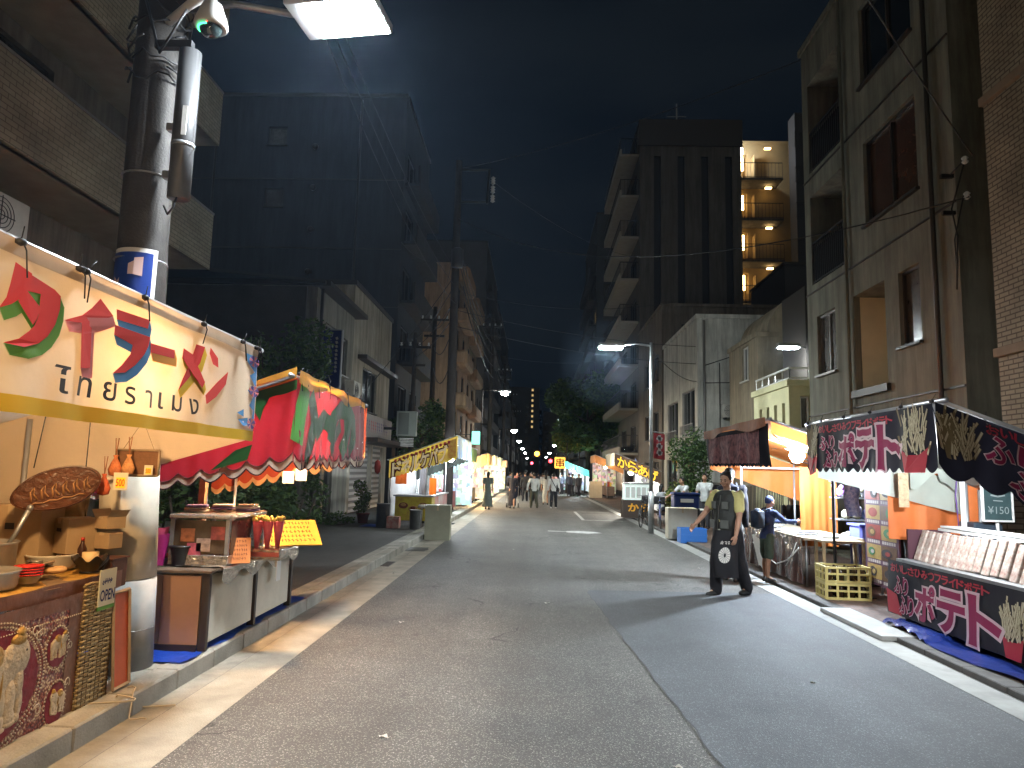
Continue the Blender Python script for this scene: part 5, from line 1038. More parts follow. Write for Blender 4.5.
# counter
c2 = thing('snack_counter', 'white panelled snack counter standing on blue sheet at the left kerb', 'counter', (-3.5,7.8,.12))
cw = mat('grubby_white_panel', (.66,.61,.50), .75, .3, 2.5, .1, 30); pp = mat('pink_beige_panel', (.46,.26,.16), .7, .2, 3); dfr = mat('dark_frame_wood', (.035,.025,.02), .6)
for ya, yb in ((5.93,6.87),(6.93,7.87)): mb = MB(); mb.box((-2.69,ya,.2),(-2.655,yb,.745)); mb.build('front_panel', cw, c2)
mb = MB(); mb.box((-3.6,5.88,.2),(-3.02,5.92,.745)); mb.build('end_panel', mat('brown_beige_panel', (.36,.22,.13), .7, .2, 3), c2); mb = MB(); mb.box((-3.015,5.875,.2),(-2.70,5.915,.745)); mb.build('end_panel', pp, c2)
for y in (5.9,6.9,7.9): mb = MB(); mb.box((-2.695,y-.022,.15),(-2.63,y+.022,.77)); mb.build('leg', dfr, c2)
mb = MB(); mb.box((-3.6,5.865,.13),(-2.7,5.874,.2)); mb.build('base_rail', dfr, c2)
for y in (5.95,7.85): mb = MB(); mb.box((-3.66,y-.03,.15),(-3.61,y+.03,.77)); mb.build('leg', dfr, c2)
mb = MB(); mb.box((-3.66,5.82,.772),(-2.60,7.96,.79)); mb.build('worktop', wood('dark_top', (.12,.08,.05)), c2)
foil = mat('aluminium_foil', (.75,.68,.58), .22, .35, 14, 1., 16, metal=.85)
rn = random.Random(9)
mb = MB(); mb.grid(lambda s, t: V((-3.55+.97*min(t,.8)/.8, 6.0+1.93*s, .800+.010*math.sin(31*s+9*t)*math.cos(17*t+3*s) if t < .8 else .800-(t-.8)*.55*(1+.4*math.sin(22*s)))), 120, 26); mb.build('foil_cover', foil, c2)
mb = MB(); mb.box((-2.575,7.25,.50),(-2.57,7.37,.80)); mb.grid(lambda s, t: V((-2.75+.17*t,7.05+.25*s+.1*t,.825-.02*t)), 4, 4); mb.build('paper_strip', white, c2)
tag_ = mb
t = thing('blue_ground_sheet', 'bright blue tarpaulin spread under the white snack counter', 'tarpaulin', (-3.3,7.8,.12))
mb = MB(); mb.grid(lambda s, u: V((-4.0+1.36*u+.02*math.sin(7*s*4), 5.5+2.9*s+.05*math.sin(9*u), .146+.012*abs(math.sin(23*s+7*u))*abs(math.sin(11*u+5*s)))), 70, 18); mb.build('sheet', blue_tarp, t)
# goods on counter 2
C2A = set(D.objects)
t = thing('popcorn_display_case', 'silver and glass snack display case with printed pictures on the counter', 'display case', (-3.25,7.05,.95))
for x in (-3.5,-3.02):
    for y in (6.72,7.5): mb = MB(); mb.box((x-.015,y-.015,.95),(x+.015,y+.015,1.33)); mb.build('corner_post', steel, t)
mb = MB(); mb.box((-3.53,6.69,1.33),(-2.99,7.53,1.37)); mb.build('lid', foil, t, bev=.01)
mb = MB(); mb.box((-3.52,6.70,.945),(-3.0,7.52,1.03)); mb.build('tray', foil, t, bev=.006)
mb = MB(); mb.box((-3.48,6.712,1.04),(-3.04,6.716,1.32)); mb.box((-3.006,6.75,1.04),(-3.002,7.47,1.32)); mb.build('side_glass', mat('brown_tinted_glass', (.12,.08,.05), .12, .6, 7), t)
for k, (x, z, c) in enumerate(((-3.36,1.2,(.5,.15,.05)),(-3.22,1.12,(.6,.4,.3)),(-3.1,1.22,(.35,.07,.05)),(-3.30,1.08,(.5,.1,.15)))): mb = MB(); mb.box((x-.06,6.705,z-.06),(x+.06,6.709,z+.05)); mb.build('picture', mat('snack_picture_%d' % k, c, .5, .6, 25), t)
for k in range(3):
    t = thing('folded_packaging', ['stack of folded packets on top of the display case, left','crumpled silver packet stack on the display case, middle','pile of printed lids on the display case, right'][k], 'packaging', (-3.4+.16*k,7.0,1.37)); 
    for q in range(3): mb = MB(); mb.obox((-3.42+.17*k,6.95+.15*k,1.385+.022*q), (1,.3*(q-1),0), (-.3*(q-1),1,0), Z_, .085, .07, .009); mb.build('packet', [white, foil, mat('purple_print', (.14,.12,.30))][(q+k) % 3], t, bev=.003)
def tapered(label, name, cat, x, y, z, r0, r1, h, m, sides=20):
    t = thing(name, label, cat, (x,y,z)); mb = MB(); mb.lathe([(r0,0),(r1,h),(r1+.008,h),(r1+.008,h-.01),(r1-.004,h-.005),(r0-.006,.01),(0,.01)], (x,y,z), sides); mb.build('body', m, t)
    mb = MB(); mb.lathe([(r1+.009,h-.02),(r1+.012,h-.012),(r1+.009,h-.001)], (x,y,z), sides); mb.build('rim', m, t); return t
tapered('small black plastic bucket left of the display case', 'bucket', 'bucket', -3.42, 6.55, .935, .075, .095, .17, mat('black_plastic', (.012,.01,.01), .35))
for k, (dx, c, dz) in enumerate(((0,(.50,.03,.22),0),(-.05,(.62,.10,.20),.05))):
    t = thing('pink_paper_bag', ['darker magenta gift bag at the front of the counter corner','lighter pink gift bag standing just behind the magenta one'][k], 'paper bag', (-3.6,6.5,.935))
    mb = MB(); mb.grid(lambda s, u: V((-3.62+dx+(.06+.05*u)*math.cos(6.28*s), 6.5+.06*k+(.035+.02*u)*math.sin(6.28*s), .935+(.25+dz)*u+.02*u*math.cos(6.28*s))), 16, 4); mb.build('bag', mat('pink_bag_%d' % k, c, .4, .2, 20, trans=.2), t)
def pcard(label, c, w, h, tilt, rz, m, seed, hollow=False):
    t = thing('handwritten_card', label, 'sign', c, rz); mb = MB(); ca, sa = math.cos(tilt), math.sin(tilt); up = V((0,sa,ca)); n = V((0,-ca,sa))
    mb.obox(up*h/2, X_, n, up, w/2, .006, h/2); mb.build('card', m, t, local=True)
    f = plane_map(up*h-X_*w/2+n*.007, X_*w, -up*h, n, .002); mb = MB(); rn = random.Random(seed)
    for r in range(5):
        s = .08
        while s < .88: l = rn.uniform(.02,.06); stroke(mb, f, [(s,.12+.17*r+rn.uniform(-.03,.03)),(s+l,.15+.17*r+rn.uniform(-.03,.03))], .010, 0, w/h); stroke(mb, f, [(s+l/2,.09+.17*r),(s+l/2+rn.uniform(-.01,.01),.19+.17*r)], .008, 0, w/h); s += l+.025
    mb.build('handwriting', mat('felt_pen', (.10,.02,.01)), t, local=True)
    mb = MB(); mb.tube([up*h*.9-n*.01, V((0,h*.5,0.01))], .006, 4); mb.build('prop', dfr, t, local=True); return t
pcard('orange handwritten card propped in front of the display case', (-3.0,6.62,.955), .30, .22, R(18), R(28), mat('orange_card', (.60,.20,.05), .7, .2, 8), 3)
pcard('large yellow handwritten card lying tilted at the far end of the counter', (-2.92,8.85,.975), .60, .46, R(60), R(30), mat('yellow_card', (.66,.40,.07), .7, .15, 6), 5)
for k in range(3):
    x, y = -2.95+.085*k, 7.30+.05*k
    t = thing('popcorn_cone', 'pink striped cone of yellow popcorn, %s of the three' % ['leftmost','middle','rightmost'][k], 'popcorn', (x,y,1.05))
    mb = MB(); mb.lathe([(.018,0),(.05,.24),(.048,.24),(0,.02)], (x,y,1.05), 14); cn = mb.build('cone', mat('pink_cone', (.62,.10,.14), .5, .4, 22), t)
    mb = MB(); rn = random.Random(k)
    for q in range(22): mb.ball((x+rn.uniform(-.045,.045),y+rn.uniform(-.045,.045),1.28+rn.uniform(0,.05)), rn.uniform(.012,.02), 6)
    mb.build('popcorn', mat('popcorn', (.78,.58,.16), .8, .2, 40, .5, 60), cn)
t = thing('cone_stand', 'foil block holding the popcorn cones', 'stand', (-2.86,7.35,.95)); mb = MB(); mb.box((-3.02,7.24,.945),(-2.7,7.46,1.05)); mb.build('block', foil, t, bev=.01); mb = MB(); mb.box((-3.01,7.235,.98),(-2.71,7.239,1.02)); mb.build('label', pnk_, t)
for k in range(5): t = thing('paper_cup', '%s striped paper cup in the row behind the black bucket' % ['first','second','third','fourth','fifth'][k], 'paper cup', (-3.62+.0*k,6.7+.14*k,.935), group='paper cups on the snack counter'); mb = MB(); mb.lathe([(.03,0),(.045,.12),(.047,.12),(.04,.115),(.02,.01),(0,.01)], (-3.62,6.66+.13*k,.935), 16); mb.build('cup', white, t); mb = MB(); mb.lathe([(.0385,.05),(.043,.09)], (-3.62,6.66+.13*k,.935), 16); mb.build('band', red_, t)
t = thing('tray_of_snacks', 'foil tray heaped with golden snacks at the front of the counter', 'tray', (-3.25,7.75,.95)); mb = MB(); mb.box((-3.4,7.72,.945),(-3.1,8.1,.975)); mb.build('tray', foil, t, bev=.01); mb = MB(); rn = random.Random(44)
for q in range(60): mb.ball((rn.uniform(-3.38,-3.12),rn.uniform(7.74,8.08),.985+rn.uniform(0,.04)), rn.uniform(.018,.03), 6)
mb.build('snacks', mat('golden_snack', (.50,.26,.06), .6, .4, 30), t)
t = thing('paper_towel_pack', 'crumpled white pack lying between cones and yellow card', 'packaging', (-3.1,8.25,.95)); mb = MB(); mb.ball((-3.12,8.2,1.0), .1, 12, sc=(1,1.6,.55)); mb.build('pack', mat('crumple_white', (.6,.55,.48), .5, .3, 12, 1, 14), t)
mb = MB(); mb.box((-3.2,8.15,.985),(-3.04,8.25,1.062)); mb.build('band', pnk_, t)

for o in [o for o in D.objects if o not in C2A and o.parent is None]: o.location += V((.42, 5.95+(o.location.y-6.26)*.6-o.location.y, -.145))
# ---- kebab stall (left, farther)
kb = thing('kebab_stall', 'yellow kebab stall whose pitched sign reads in big outlined katakana', 'market stall', (-3,21,.12))
frame(kb, -1, -2.13, 19.4, 23.8, 2.6, .38, 1.85, .8, .12)
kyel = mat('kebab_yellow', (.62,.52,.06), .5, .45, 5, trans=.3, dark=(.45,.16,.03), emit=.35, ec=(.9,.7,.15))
ke = cloth_map((-3.95,19.38,1.90), (1.85,0,.70), (0,0,-.50), (0,0,-.62), (0,-1,0), .006, 3, scal=16, samp=.08, seed=31)
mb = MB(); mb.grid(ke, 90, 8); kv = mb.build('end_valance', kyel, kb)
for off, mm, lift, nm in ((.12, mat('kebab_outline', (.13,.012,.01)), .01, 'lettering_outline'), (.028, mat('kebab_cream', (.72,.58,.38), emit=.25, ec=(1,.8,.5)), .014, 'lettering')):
    mb = MB()
    for i, ch in enumerate('ドネルケバブ'): lettering(mb, ch, lambda s, t: ke(s, t, lift), .05+.135*i, .26, .05+.135*i+.125, .92, off, 0, 1.85, .56, .1)
    mb.build(nm, mm, kv)
mb = MB()
for k in range(14): stroke(mb, lambda s, t: ke(s, t, .01), [(.08+.06*k,.10),(.10+.06*k,.22)], .04, 0, 3); stroke(mb, lambda s, t: ke(s, t, .01), [(.075+.06*k,.2),(.11+.06*k,.12)], .03, 0, 3)
mb.build('small_print', mat('kebab_red', (.6,.06,.08)), kv)
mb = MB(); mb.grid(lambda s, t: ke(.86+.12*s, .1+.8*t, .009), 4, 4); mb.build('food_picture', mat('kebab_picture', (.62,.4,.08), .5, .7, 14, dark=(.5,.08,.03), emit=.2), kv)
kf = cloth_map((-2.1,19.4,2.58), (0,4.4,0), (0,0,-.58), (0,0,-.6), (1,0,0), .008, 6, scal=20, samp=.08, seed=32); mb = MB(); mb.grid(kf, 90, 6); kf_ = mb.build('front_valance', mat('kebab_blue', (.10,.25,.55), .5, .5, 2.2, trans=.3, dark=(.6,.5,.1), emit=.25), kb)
kw = cloth_map((-3.0,19.6,1.92), (.85,0,.28), (0,0,-.22), (0,0,-.2), (0,-1,0), .01, 4, scal=9, samp=.3, seed=33); mb = MB(); mb.grid(kw, 50, 4); mb.build('inner_fringe', mat('white_fringe', (.7,.72,.75), trans=.4), kb)
mb = MB(); mb.grid(cloth_map((-2.12,19.4,2.6), (0,4.4,0), (-1.85,0,-.7), (-1.85,0,-.7), (0,0,1), .01, 4), 16, 8); mb.build('roof_sheet', mat('white_roof', (.6,.6,.55), trans=.35), kb)
mb = MB(); mb.grid(cloth_map((-3.95,19.5,1.8), (0,4.2,0), (0,0,-1.6), (0,0,-1.6), (1,0,0), .02, 5), 24, 6); mb.build('back_sheet', mat('grey_sheet', (.42,.42,.43), .8, .2, 3, trans=.1), kb)
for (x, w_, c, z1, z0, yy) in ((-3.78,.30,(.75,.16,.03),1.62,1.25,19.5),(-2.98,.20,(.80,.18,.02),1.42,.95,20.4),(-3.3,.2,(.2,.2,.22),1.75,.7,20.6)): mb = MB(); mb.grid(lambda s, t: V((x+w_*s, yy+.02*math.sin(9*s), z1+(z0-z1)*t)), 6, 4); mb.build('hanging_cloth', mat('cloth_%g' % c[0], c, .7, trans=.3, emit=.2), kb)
mb = MB(); mb.lathe([(.0,0),(.07,.06),(.09,.2),(.07,.34),(0,.4)], (-4.25,19.3,1.5), 14); mb.build('lantern', mat('lantern_dark', (.35,.05,.04)), kb)
t = thing('kebab_counter', 'yellow printed kebab counter with food pictures', 'counter', (-3.2,19.5,.12)); mb = MB(); mb.box((-3.75,19.4,.28),(-2.75,20.0,.92)); mb.build('body', mat('counter_yellow', (.55,.48,.03), .5, .5, 6, dark=(.35,.2,.02)), t, bev=.01)
mb = MB()
for k, (x, z) in enumerate(((-3.52,.68),(-3.25,.60),(-2.98,.68))): mb.ball((x,19.395,z), .12, 12, k % 2, sc=(1.1,.06,.7)); mb.ball((x,19.38,z+.02), .07, 10, 1-k % 2, sc=(1.1,.06,.6))
mb.build('food_print', [mat('meat', (.22,.06,.02), .6, .5, 30), mat('bun', (.5,.28,.08), .6, .3, 20)], t)
mb = MB(); mb.box((-3.8,19.35,.921),(-2.7,20.05,.96)); mb.build('worktop', steel, t)
for x in (-3.7,-2.8): mb = MB(); mb.box((x-.03,19.45,.125),(x+.03,19.51,.28)); mb.build('leg', blacksteel, t)
t = thing('side_counter', 'kebab street counter crowded with red and white panels', 'counter', (-2.9,22,.12)); mb = MB(); mb.box((-3.5,20.6,.2),(-2.85,23.6,.9)); mb.build('body', mat('red_panel', (.45,.05,.03), .5, .4, 2, dark=(.5,.5,.5)), t); mb = MB(); mb.box((-3.55,20.55,.901),(-2.8,23.65,.94)); mb.build('worktop', steel, t)
mb = MB(); 
for y in (20.7,23.5): mb.box((-3.4,y-.05,.125),(-2.95,y+.05,.2))
mb.build('foot', blacksteel, t)
rn = random.Random(8)
for k in range(5): t = thing('poster', '%s bright food poster hung inside the kebab stall' % ['first','second','third','fourth','fifth'][k], 'poster', (-3,21+.5*k,1)); mb = MB(); mb.box((-2.98,20.8+.55*k,1.0+.1*(k%2)),(-2.96,21.2+.55*k,1.5)); mb.build('sheet', mat('poster_%d' % k, (rn.uniform(.4,.8),rn.uniform(.4,.7),rn.uniform(.4,.7)), .5, .6, 9, dark=(rn.random()*.5,.1,.1)), t)
bulb('cool white bulb at the front of the kebab stall', (-2.75,21.4,2.0), .08, 1000, (.88,.95,1), .2); bulb('second cool bulb deeper along the kebab stall', (-2.7,23.2,2.0), .08, 1000, (.88,.95,1), .2)
carton('tall pale cardboard carton standing alone on the left gutter', (-2.28,17.3,.0), R(3), .30, .24, .82, mat('greenish_carton', (.30,.29,.20), .85, .2, 4), hole=False)
# the carton sits on the road edge strip
tapered('grey steel barrel beside the plant left of the kebab counter', 'barrel', 'barrel', -3.98, 19.0, .12, .17, .175, .62, mat('barrel_grey', (.2,.21,.22), .45, .3, 5, metal=.4))
tapered('small metal bin with rounded white lid before the yellow counter', 'bin', 'bin', -3.05, 18.6, .12, .14, .15, .5, steel)
t = thing('folding_stool', 'folded stool with a pale seat leaning by the yellow counter', 'stool', (-2.85,18.55,.12)); mb = MB(); mb.lathe([(0,0),(.15,.0),(.17,.04),(.14,.08),(0,.09)], (-2.85,18.7,.66), 16); mb.build('seat', enam, t)
for a in range(3): mb = MB(); mb.tube([(-2.85+.1*math.cos(a*2.1),18.7+.1*math.sin(a*2.1),.66),(-2.85+.18*math.cos(a*2.1),18.7+.18*math.sin(a*2.1),.125)], .014, 6); mb.build('leg', steel, t)
carton('orange labelled supply box on the ground near the barrel', (-3.65,18.8,.12), 0, .16, .14, .30, mat('redwhite_box', (.4,.3,.25), .7, .5, 8, dark=(.3,.05,.04)), hole=False)
t = thing('blue_cloth', 'scrap of blue sheet at the foot of the shuttered shop', 'tarpaulin', (-4.3,19.3,.12)); mb = MB(); mb.grid(lambda s, u: V((-4.6+.7*s, 18.9+.9*u, .128+.05*abs(math.sin(7*s+5*u))*math.sin(PI*s)*math.sin(PI*u))), 14, 14); mb.build('sheet', blue_tarp, t)

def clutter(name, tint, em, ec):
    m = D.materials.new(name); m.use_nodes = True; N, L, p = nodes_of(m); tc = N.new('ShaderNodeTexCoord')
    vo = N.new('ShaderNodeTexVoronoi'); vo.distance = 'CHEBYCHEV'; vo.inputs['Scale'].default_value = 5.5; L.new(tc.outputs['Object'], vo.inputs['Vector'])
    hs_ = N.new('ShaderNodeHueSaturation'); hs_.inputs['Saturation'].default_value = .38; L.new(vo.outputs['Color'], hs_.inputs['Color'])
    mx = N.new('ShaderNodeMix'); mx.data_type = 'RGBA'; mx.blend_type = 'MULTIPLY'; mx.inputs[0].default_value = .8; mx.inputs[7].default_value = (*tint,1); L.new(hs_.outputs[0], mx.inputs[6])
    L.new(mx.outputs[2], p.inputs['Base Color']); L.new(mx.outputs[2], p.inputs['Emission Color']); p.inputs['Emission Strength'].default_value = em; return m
# ---- generic far stall builder
def farstall(label, side, xf, y0, y1, ztop, ec, cc, k, txt=None, tc=None, tm_=None, emitc=.0, bc=(.9,.95,1), back=(.5,.5,.5), fcol=None, drop=.38, seed=0, far=True):
    t = thing('market_stall', label, 'market stall', (xf+side*.9,(y0+y1)/2,.1)); frame(t, side, xf, y0, y1, ztop, drop, 1.85, .8, .1)
    O = (xf+side*1.85, y0-.02, ztop-drop*1.85) if side < 0 else (xf, y0-.02, ztop); U = (1.85,0,drop*1.85) if side < 0 else (1.85,0,-drop*1.85)
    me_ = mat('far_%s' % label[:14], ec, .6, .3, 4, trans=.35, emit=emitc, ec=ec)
    f = cloth_map(O, U, (0,0,-.5), (0,0,-.5), (0,-1,0), .008, 4, scal=14, samp=.1, seed=seed); mb = MB(); mb.grid(f, 60, 5); v = mb.build('end_valance', me_, t)
    if txt:
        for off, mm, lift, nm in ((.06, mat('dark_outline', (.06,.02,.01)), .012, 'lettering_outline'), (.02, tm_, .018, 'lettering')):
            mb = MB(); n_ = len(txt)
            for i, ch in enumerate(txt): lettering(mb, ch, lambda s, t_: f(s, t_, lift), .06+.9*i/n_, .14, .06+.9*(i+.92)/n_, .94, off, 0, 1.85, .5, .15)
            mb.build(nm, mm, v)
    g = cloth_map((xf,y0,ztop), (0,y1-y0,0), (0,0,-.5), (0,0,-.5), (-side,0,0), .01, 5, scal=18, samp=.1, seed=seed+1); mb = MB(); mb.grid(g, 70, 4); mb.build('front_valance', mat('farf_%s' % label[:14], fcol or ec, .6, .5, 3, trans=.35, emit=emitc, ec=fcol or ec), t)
    mb = MB(); mb.grid(cloth_map((xf,y0,ztop), (0,y1-y0,0), (side*1.85,0,-drop*1.85), (side*1.85,0,-drop*1.85), (0,0,1), .01, 3), 12, 6); mb.build('roof_sheet', me_, t)
    mb = MB(); mb.grid(cloth_map((xf+side*1.83,y0,ztop-drop*1.85), (0,y1-y0,0), (0,0,-1.6), (0,0,-1.6), (-side,0,0), .02, 5), 12, 4); mb.build('back_sheet', mat('farb_%g' % back[0], back, .8, .3, 3, trans=.2), t)
    mb = MB(); mb.grid(lambda s, t_: V((xf+side*((.15 if far else 1.3)+(1.65 if far else .5)*s), y1-.08+.03*math.sin(9*s), (ztop-.1-drop*1.8*s)*(1-t_)+.3*t_)), 12, 4); mb.build('far_sheet', clutter('glowing_clutter', (.9,.8,.7) if bc[2] < .8 else (.75,.9,1), .35, bc), t)  # the sheet's own glow stands in for the lit stall interior
    mb = MB(); mb.box((xf+side*.8,y0+.2,.25),(xf+side*1.3,y1-.2,.85)); cb = mb.build('counter', mat('farc_%s' % label[:14], cc, .6, .5, 5), t)
    rn = random.Random(seed); short = label.split()[:6]
    while short[-1] in ('the','a','in','with','just','past','behind','of','between','far'): short.pop()
    short = ' '.join(short)
    for q in range(7):
        y = y0+.35+(y1-y0-.7)*q/6.5; x = xf+side*rn.uniform(.88,1.18); h = rn.uniform(.10,.32); g_ = thing('snack_box', 'box of snacks on the counter of the '+short, 'snack box', (x,y,.85), group='snack boxes, '+short)
        mb = MB(); mb.box((x-.08,y-.09,.851),(x+.08,y+.09,.85+h)); mb.build('carton', mat('goods_%d' % (q % 4), [(.6,.1,.08),(.65,.6,.5),(.6,.45,.08),(.1,.25,.5)][q % 4]), g_, bev=.01); mb = MB(); mb.box((x-.085,y-.095,.851+h),(x+.085,y+.095,.865+h)); mb.build('lid', white, g_)
    mb = MB(); mb.box((xf+side*.85,y0+.3,.1),(xf+side*1.2,y0+.45,.25)); mb.box((xf+side*.85,y1-.45,.1),(xf+side*1.2,y1-.3,.25)); mb.build('foot', blacksteel, t)
    for q in range(max(1, int((y1-y0)/2.6))): mb = MB(); mb.ball((xf+side*.75,y0+.7+2.2*q,ztop-.78), .10, 10); mb.build('bulb', mat('farbulb_%g_%g' % (bc[2], k), (1,1,1), emit=k*1.8, ec=bc), t)
    return t
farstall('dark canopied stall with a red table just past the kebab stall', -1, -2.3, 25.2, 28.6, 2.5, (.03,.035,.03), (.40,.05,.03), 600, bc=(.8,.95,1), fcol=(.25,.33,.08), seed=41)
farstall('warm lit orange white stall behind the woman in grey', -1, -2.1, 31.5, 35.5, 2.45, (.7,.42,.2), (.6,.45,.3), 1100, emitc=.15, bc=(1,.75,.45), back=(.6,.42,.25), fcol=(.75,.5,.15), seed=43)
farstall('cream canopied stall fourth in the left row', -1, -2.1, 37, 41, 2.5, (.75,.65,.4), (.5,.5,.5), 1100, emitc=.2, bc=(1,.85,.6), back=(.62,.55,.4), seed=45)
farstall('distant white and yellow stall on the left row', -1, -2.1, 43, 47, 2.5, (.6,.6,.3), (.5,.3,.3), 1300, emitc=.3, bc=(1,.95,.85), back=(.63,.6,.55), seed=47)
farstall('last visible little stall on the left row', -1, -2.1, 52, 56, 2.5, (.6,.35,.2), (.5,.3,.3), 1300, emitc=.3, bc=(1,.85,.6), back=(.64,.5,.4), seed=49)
ktx = mat('karaage_yellow', (.85,.60,.05), .5, emit=1.0, ec=(1,.62,.06))  # emission stands in for backlight through the cloth letters
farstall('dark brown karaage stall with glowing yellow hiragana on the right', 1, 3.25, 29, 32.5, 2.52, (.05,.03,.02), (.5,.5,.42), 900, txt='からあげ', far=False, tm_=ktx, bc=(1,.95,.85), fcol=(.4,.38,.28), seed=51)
t = thing('karaage_showcase', 'glass fronted fried chicken warmer with orange lettering below', 'display case', (3.9,27,.05))
mb = MB(); mb.box((3.35,27.0,.05),(4.5,27.7,.72)); mb.build('cabinet', mat('showcase_dark', (.07,.05,.04)), t); mb = MB(); mb.box((3.4,27.05,.721),(4.45,27.65,1.3)); mb.build('glass_case', mat('lit_case', (.6,.7,.65), .3, .5, 6, emit=.7, ec=(.8,.95,.9)), t)
mb = MB(); mb.box((3.36,26.98,1.301),(4.5,27.7,1.36)); mb.build('lid', steel, t)
f = plane_map((3.45,26.995,.62), (.95,0,0), (0,0,-.35), -Y_, .006); mb = MB(); lettering(mb, 'から', f, .1, .1, .9, .9, .03, 0, .95, .35); mb.build('lettering', mat('dull_orange', (.6,.3,.03), emit=.3), t)
for q in range(5): mb = MB(); mb.box((3.45+.2*q,26.99,.8),(3.6+.2*q,27.0,1.2)); mb.build('tub', white, t)
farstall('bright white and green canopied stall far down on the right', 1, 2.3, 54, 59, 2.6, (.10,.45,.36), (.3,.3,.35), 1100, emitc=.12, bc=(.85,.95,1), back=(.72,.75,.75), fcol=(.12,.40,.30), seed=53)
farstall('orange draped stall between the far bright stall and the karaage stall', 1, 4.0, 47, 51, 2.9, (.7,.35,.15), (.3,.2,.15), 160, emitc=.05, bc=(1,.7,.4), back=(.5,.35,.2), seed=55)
t = thing('shop_sign_box', 'small square amber lit sign with a dark mark', 'sign', (1.9,55,2.6)); mb = MB(); mb.box((1.55,54,2.0),(2.35,54.2,2.85)); mb.build('box', mat('amber_sign', (1,.6,.1), emit=1.3, ec=(1,.55,.08)), t, bev=.04)
f = plane_map((1.65,53.99,2.75), (.6,0,0), (0,0,-.65), -Y_, .006); mb = MB(); lettering(mb, '串', f, 0, 0, 1, 1, .02, 0, .6, .65); mb.build('lettering', mat('brown_ink', (.25,.05,.01)), t)
mb = MB(); mb.tube([(1.95,54.1,2.0),(1.95,54.1,.02)], .03, 6); mb.build('post', steel, t)
carton('tall cardboard carton far down on the right in front of the bright stall', (4.2,49,0.05), 0, .42, .3, 1.1, cardboard_pale, hole=False)

# ---- kids toy stall (right, mid)
oran = mat('orange_tarp', (.70,.22,.05), .6, .15, 3, .2, 8, trans=.5)
ks = thing('toy_stall', 'orange canopied stall with a dark printed valance and a glaring bulb', 'market stall', (4.3,12,.05))
frame(ks, 1, 3.38, 10.4, 14.0, 2.5, .32, 1.9, 1.6, .05)
kc = cloth_map((3.35,10.35,2.44), (0,3.65,0), (.02,0,-.62), (.02,0,-.58), (-1,0,0), .03, 3, scal=26, samp=.05, seed=61)
mb = MB(); mb.grid(kc, 130, 12); kv = mb.build('front_valance', mat('black_print_cloth', (.016,.016,.024), .9, .4, 4, spec=.1), ks)
mb = MB(); mb.grid(lambda s, t: kc(.10+.84*s, .12+.80*t, .008), 60, 8); mb.build('faded_print', mat('faded_rose_print', (.34,.15,.15), .9, .8, 13, dark=(.06,.035,.045), spec=.1), kv)
mb = MB(); mb.grid(lambda s, t: kc(s, -.14+(.2+.08*math.sin(9*s))*t, .04+.02*math.sin(20*s)), 60, 3); mb.build('rolled_edge', mat('rust_edge', (.34,.12,.05), .7, .4, 5, .5, 9), ks)
mb = MB(); mb.grid(cloth_map((3.36,10.35,2.49), (0,3.65,0), (1.9,0,-.61), (1.9,0,-.61), (0,0,1), .02, 4, seed=3), 24, 14); mb.build('roof_sheet', oran, ks)
mb = MB(); mb.grid(cloth_map((3.40,10.34,2.46), (1.85,0,-.59), (0,0,-.17), (0,0,-.17), (0,-1,0), .01, 4, seed=4), 30, 4); mb.build('end_valance', oran, ks)
mb = MB(); mb.grid(cloth_map((3.40,13.9,2.42), (1.85,0,-.59), (0,0,-.62), (0,0,-.66), (0,-1,0), .02, 4, seed=5), 30, 6); mb.build('far_valance', oran, ks)
mb = MB(); mb.grid(cloth_map((4.62,12.6,1.86), (.62,0,0), (0,0,-1.35), (0,0,-1.35), (0,-1,0), .025, 2.2, seed=6), 30, 8); mb.build('orange_curtain', oran, ks)
mb = MB(); mb.tube([(3.9,13.6,2.2),(3.9,13.6,.06)], .022, 8); mb.tube([(3.9,13.6,1.84),(5.7,13.6,1.84)], .018, 8); mb.build('inner_frame', mat('white_pipe', (.7,.7,.7), .4), ks)
mb = MB()
for k in range(5): mb.tube([(3.5+.3*k,10.6+.6*k,2.30-.08*k),(3.9+.3*k,11.2+.4*k,2.18-.08*k),(4.1+.3*k,11.9+.4*k,2.28-.1*k)], .008, 5)
mb.build('loose_wiring', blacksteel, ks)
t = bulb('glaring white bulb under the orange canopy, the brightest on the right', (4.22,11.6,2.02), .12, 2000, (.72,.86,1), .2)
ct = thing('toy_counter', 'long counter wrapped in dark plastic in front of the boy', 'counter', (4.6,11.8,.05))
mb = MB(); mb.box((4.05,10.95,.74),(4.95,14.2,.78)); mb.build('tabletop', wood('pale_table', (.42,.36,.26)), ct)
mb = MB(); pm_ = cloth_map((4.04,10.95,.76), (0,3.25,0), (-.03,0,-.66), (-.03,0,-.66), (-1,0,0), .02, 6, seed=71, pleat=.006); mb.grid(pm_, 100, 10); mb.build('plastic_skirt', mat('dark_plastic_sheet', (.045,.04,.04), .18, .7, 3.5, .8, 9, dark=(.12,.05,.04)), ct)
mb = MB(); mb.tube([(3.99,11.0,.62),(3.96,11.4,.40),(3.95,11.9,.28),(3.96,12.6,.36),(3.98,13.2,.5)], .010, 5); mb.tube([(3.98,11.05,.7),(3.96,11.2,.5),(3.97,11.5,.3)], .007, 5); mb.grid(lambda s, u: V((3.96,12.3+.9*s*(1-.4*u),.62-.5*u+.03*math.sin(9*s))), 8, 6); mb.build('tangled_string', mat('pale_netting', (.6,.58,.55), .6), ct)
for x in (4.12,4.88):
    for y in (11.05,14.1): mb = MB(); mb.tube([(x,y,.052),(x,y,.74)], .018, 6); mb.build('leg', steel, ct)
rn = random.Random(17)
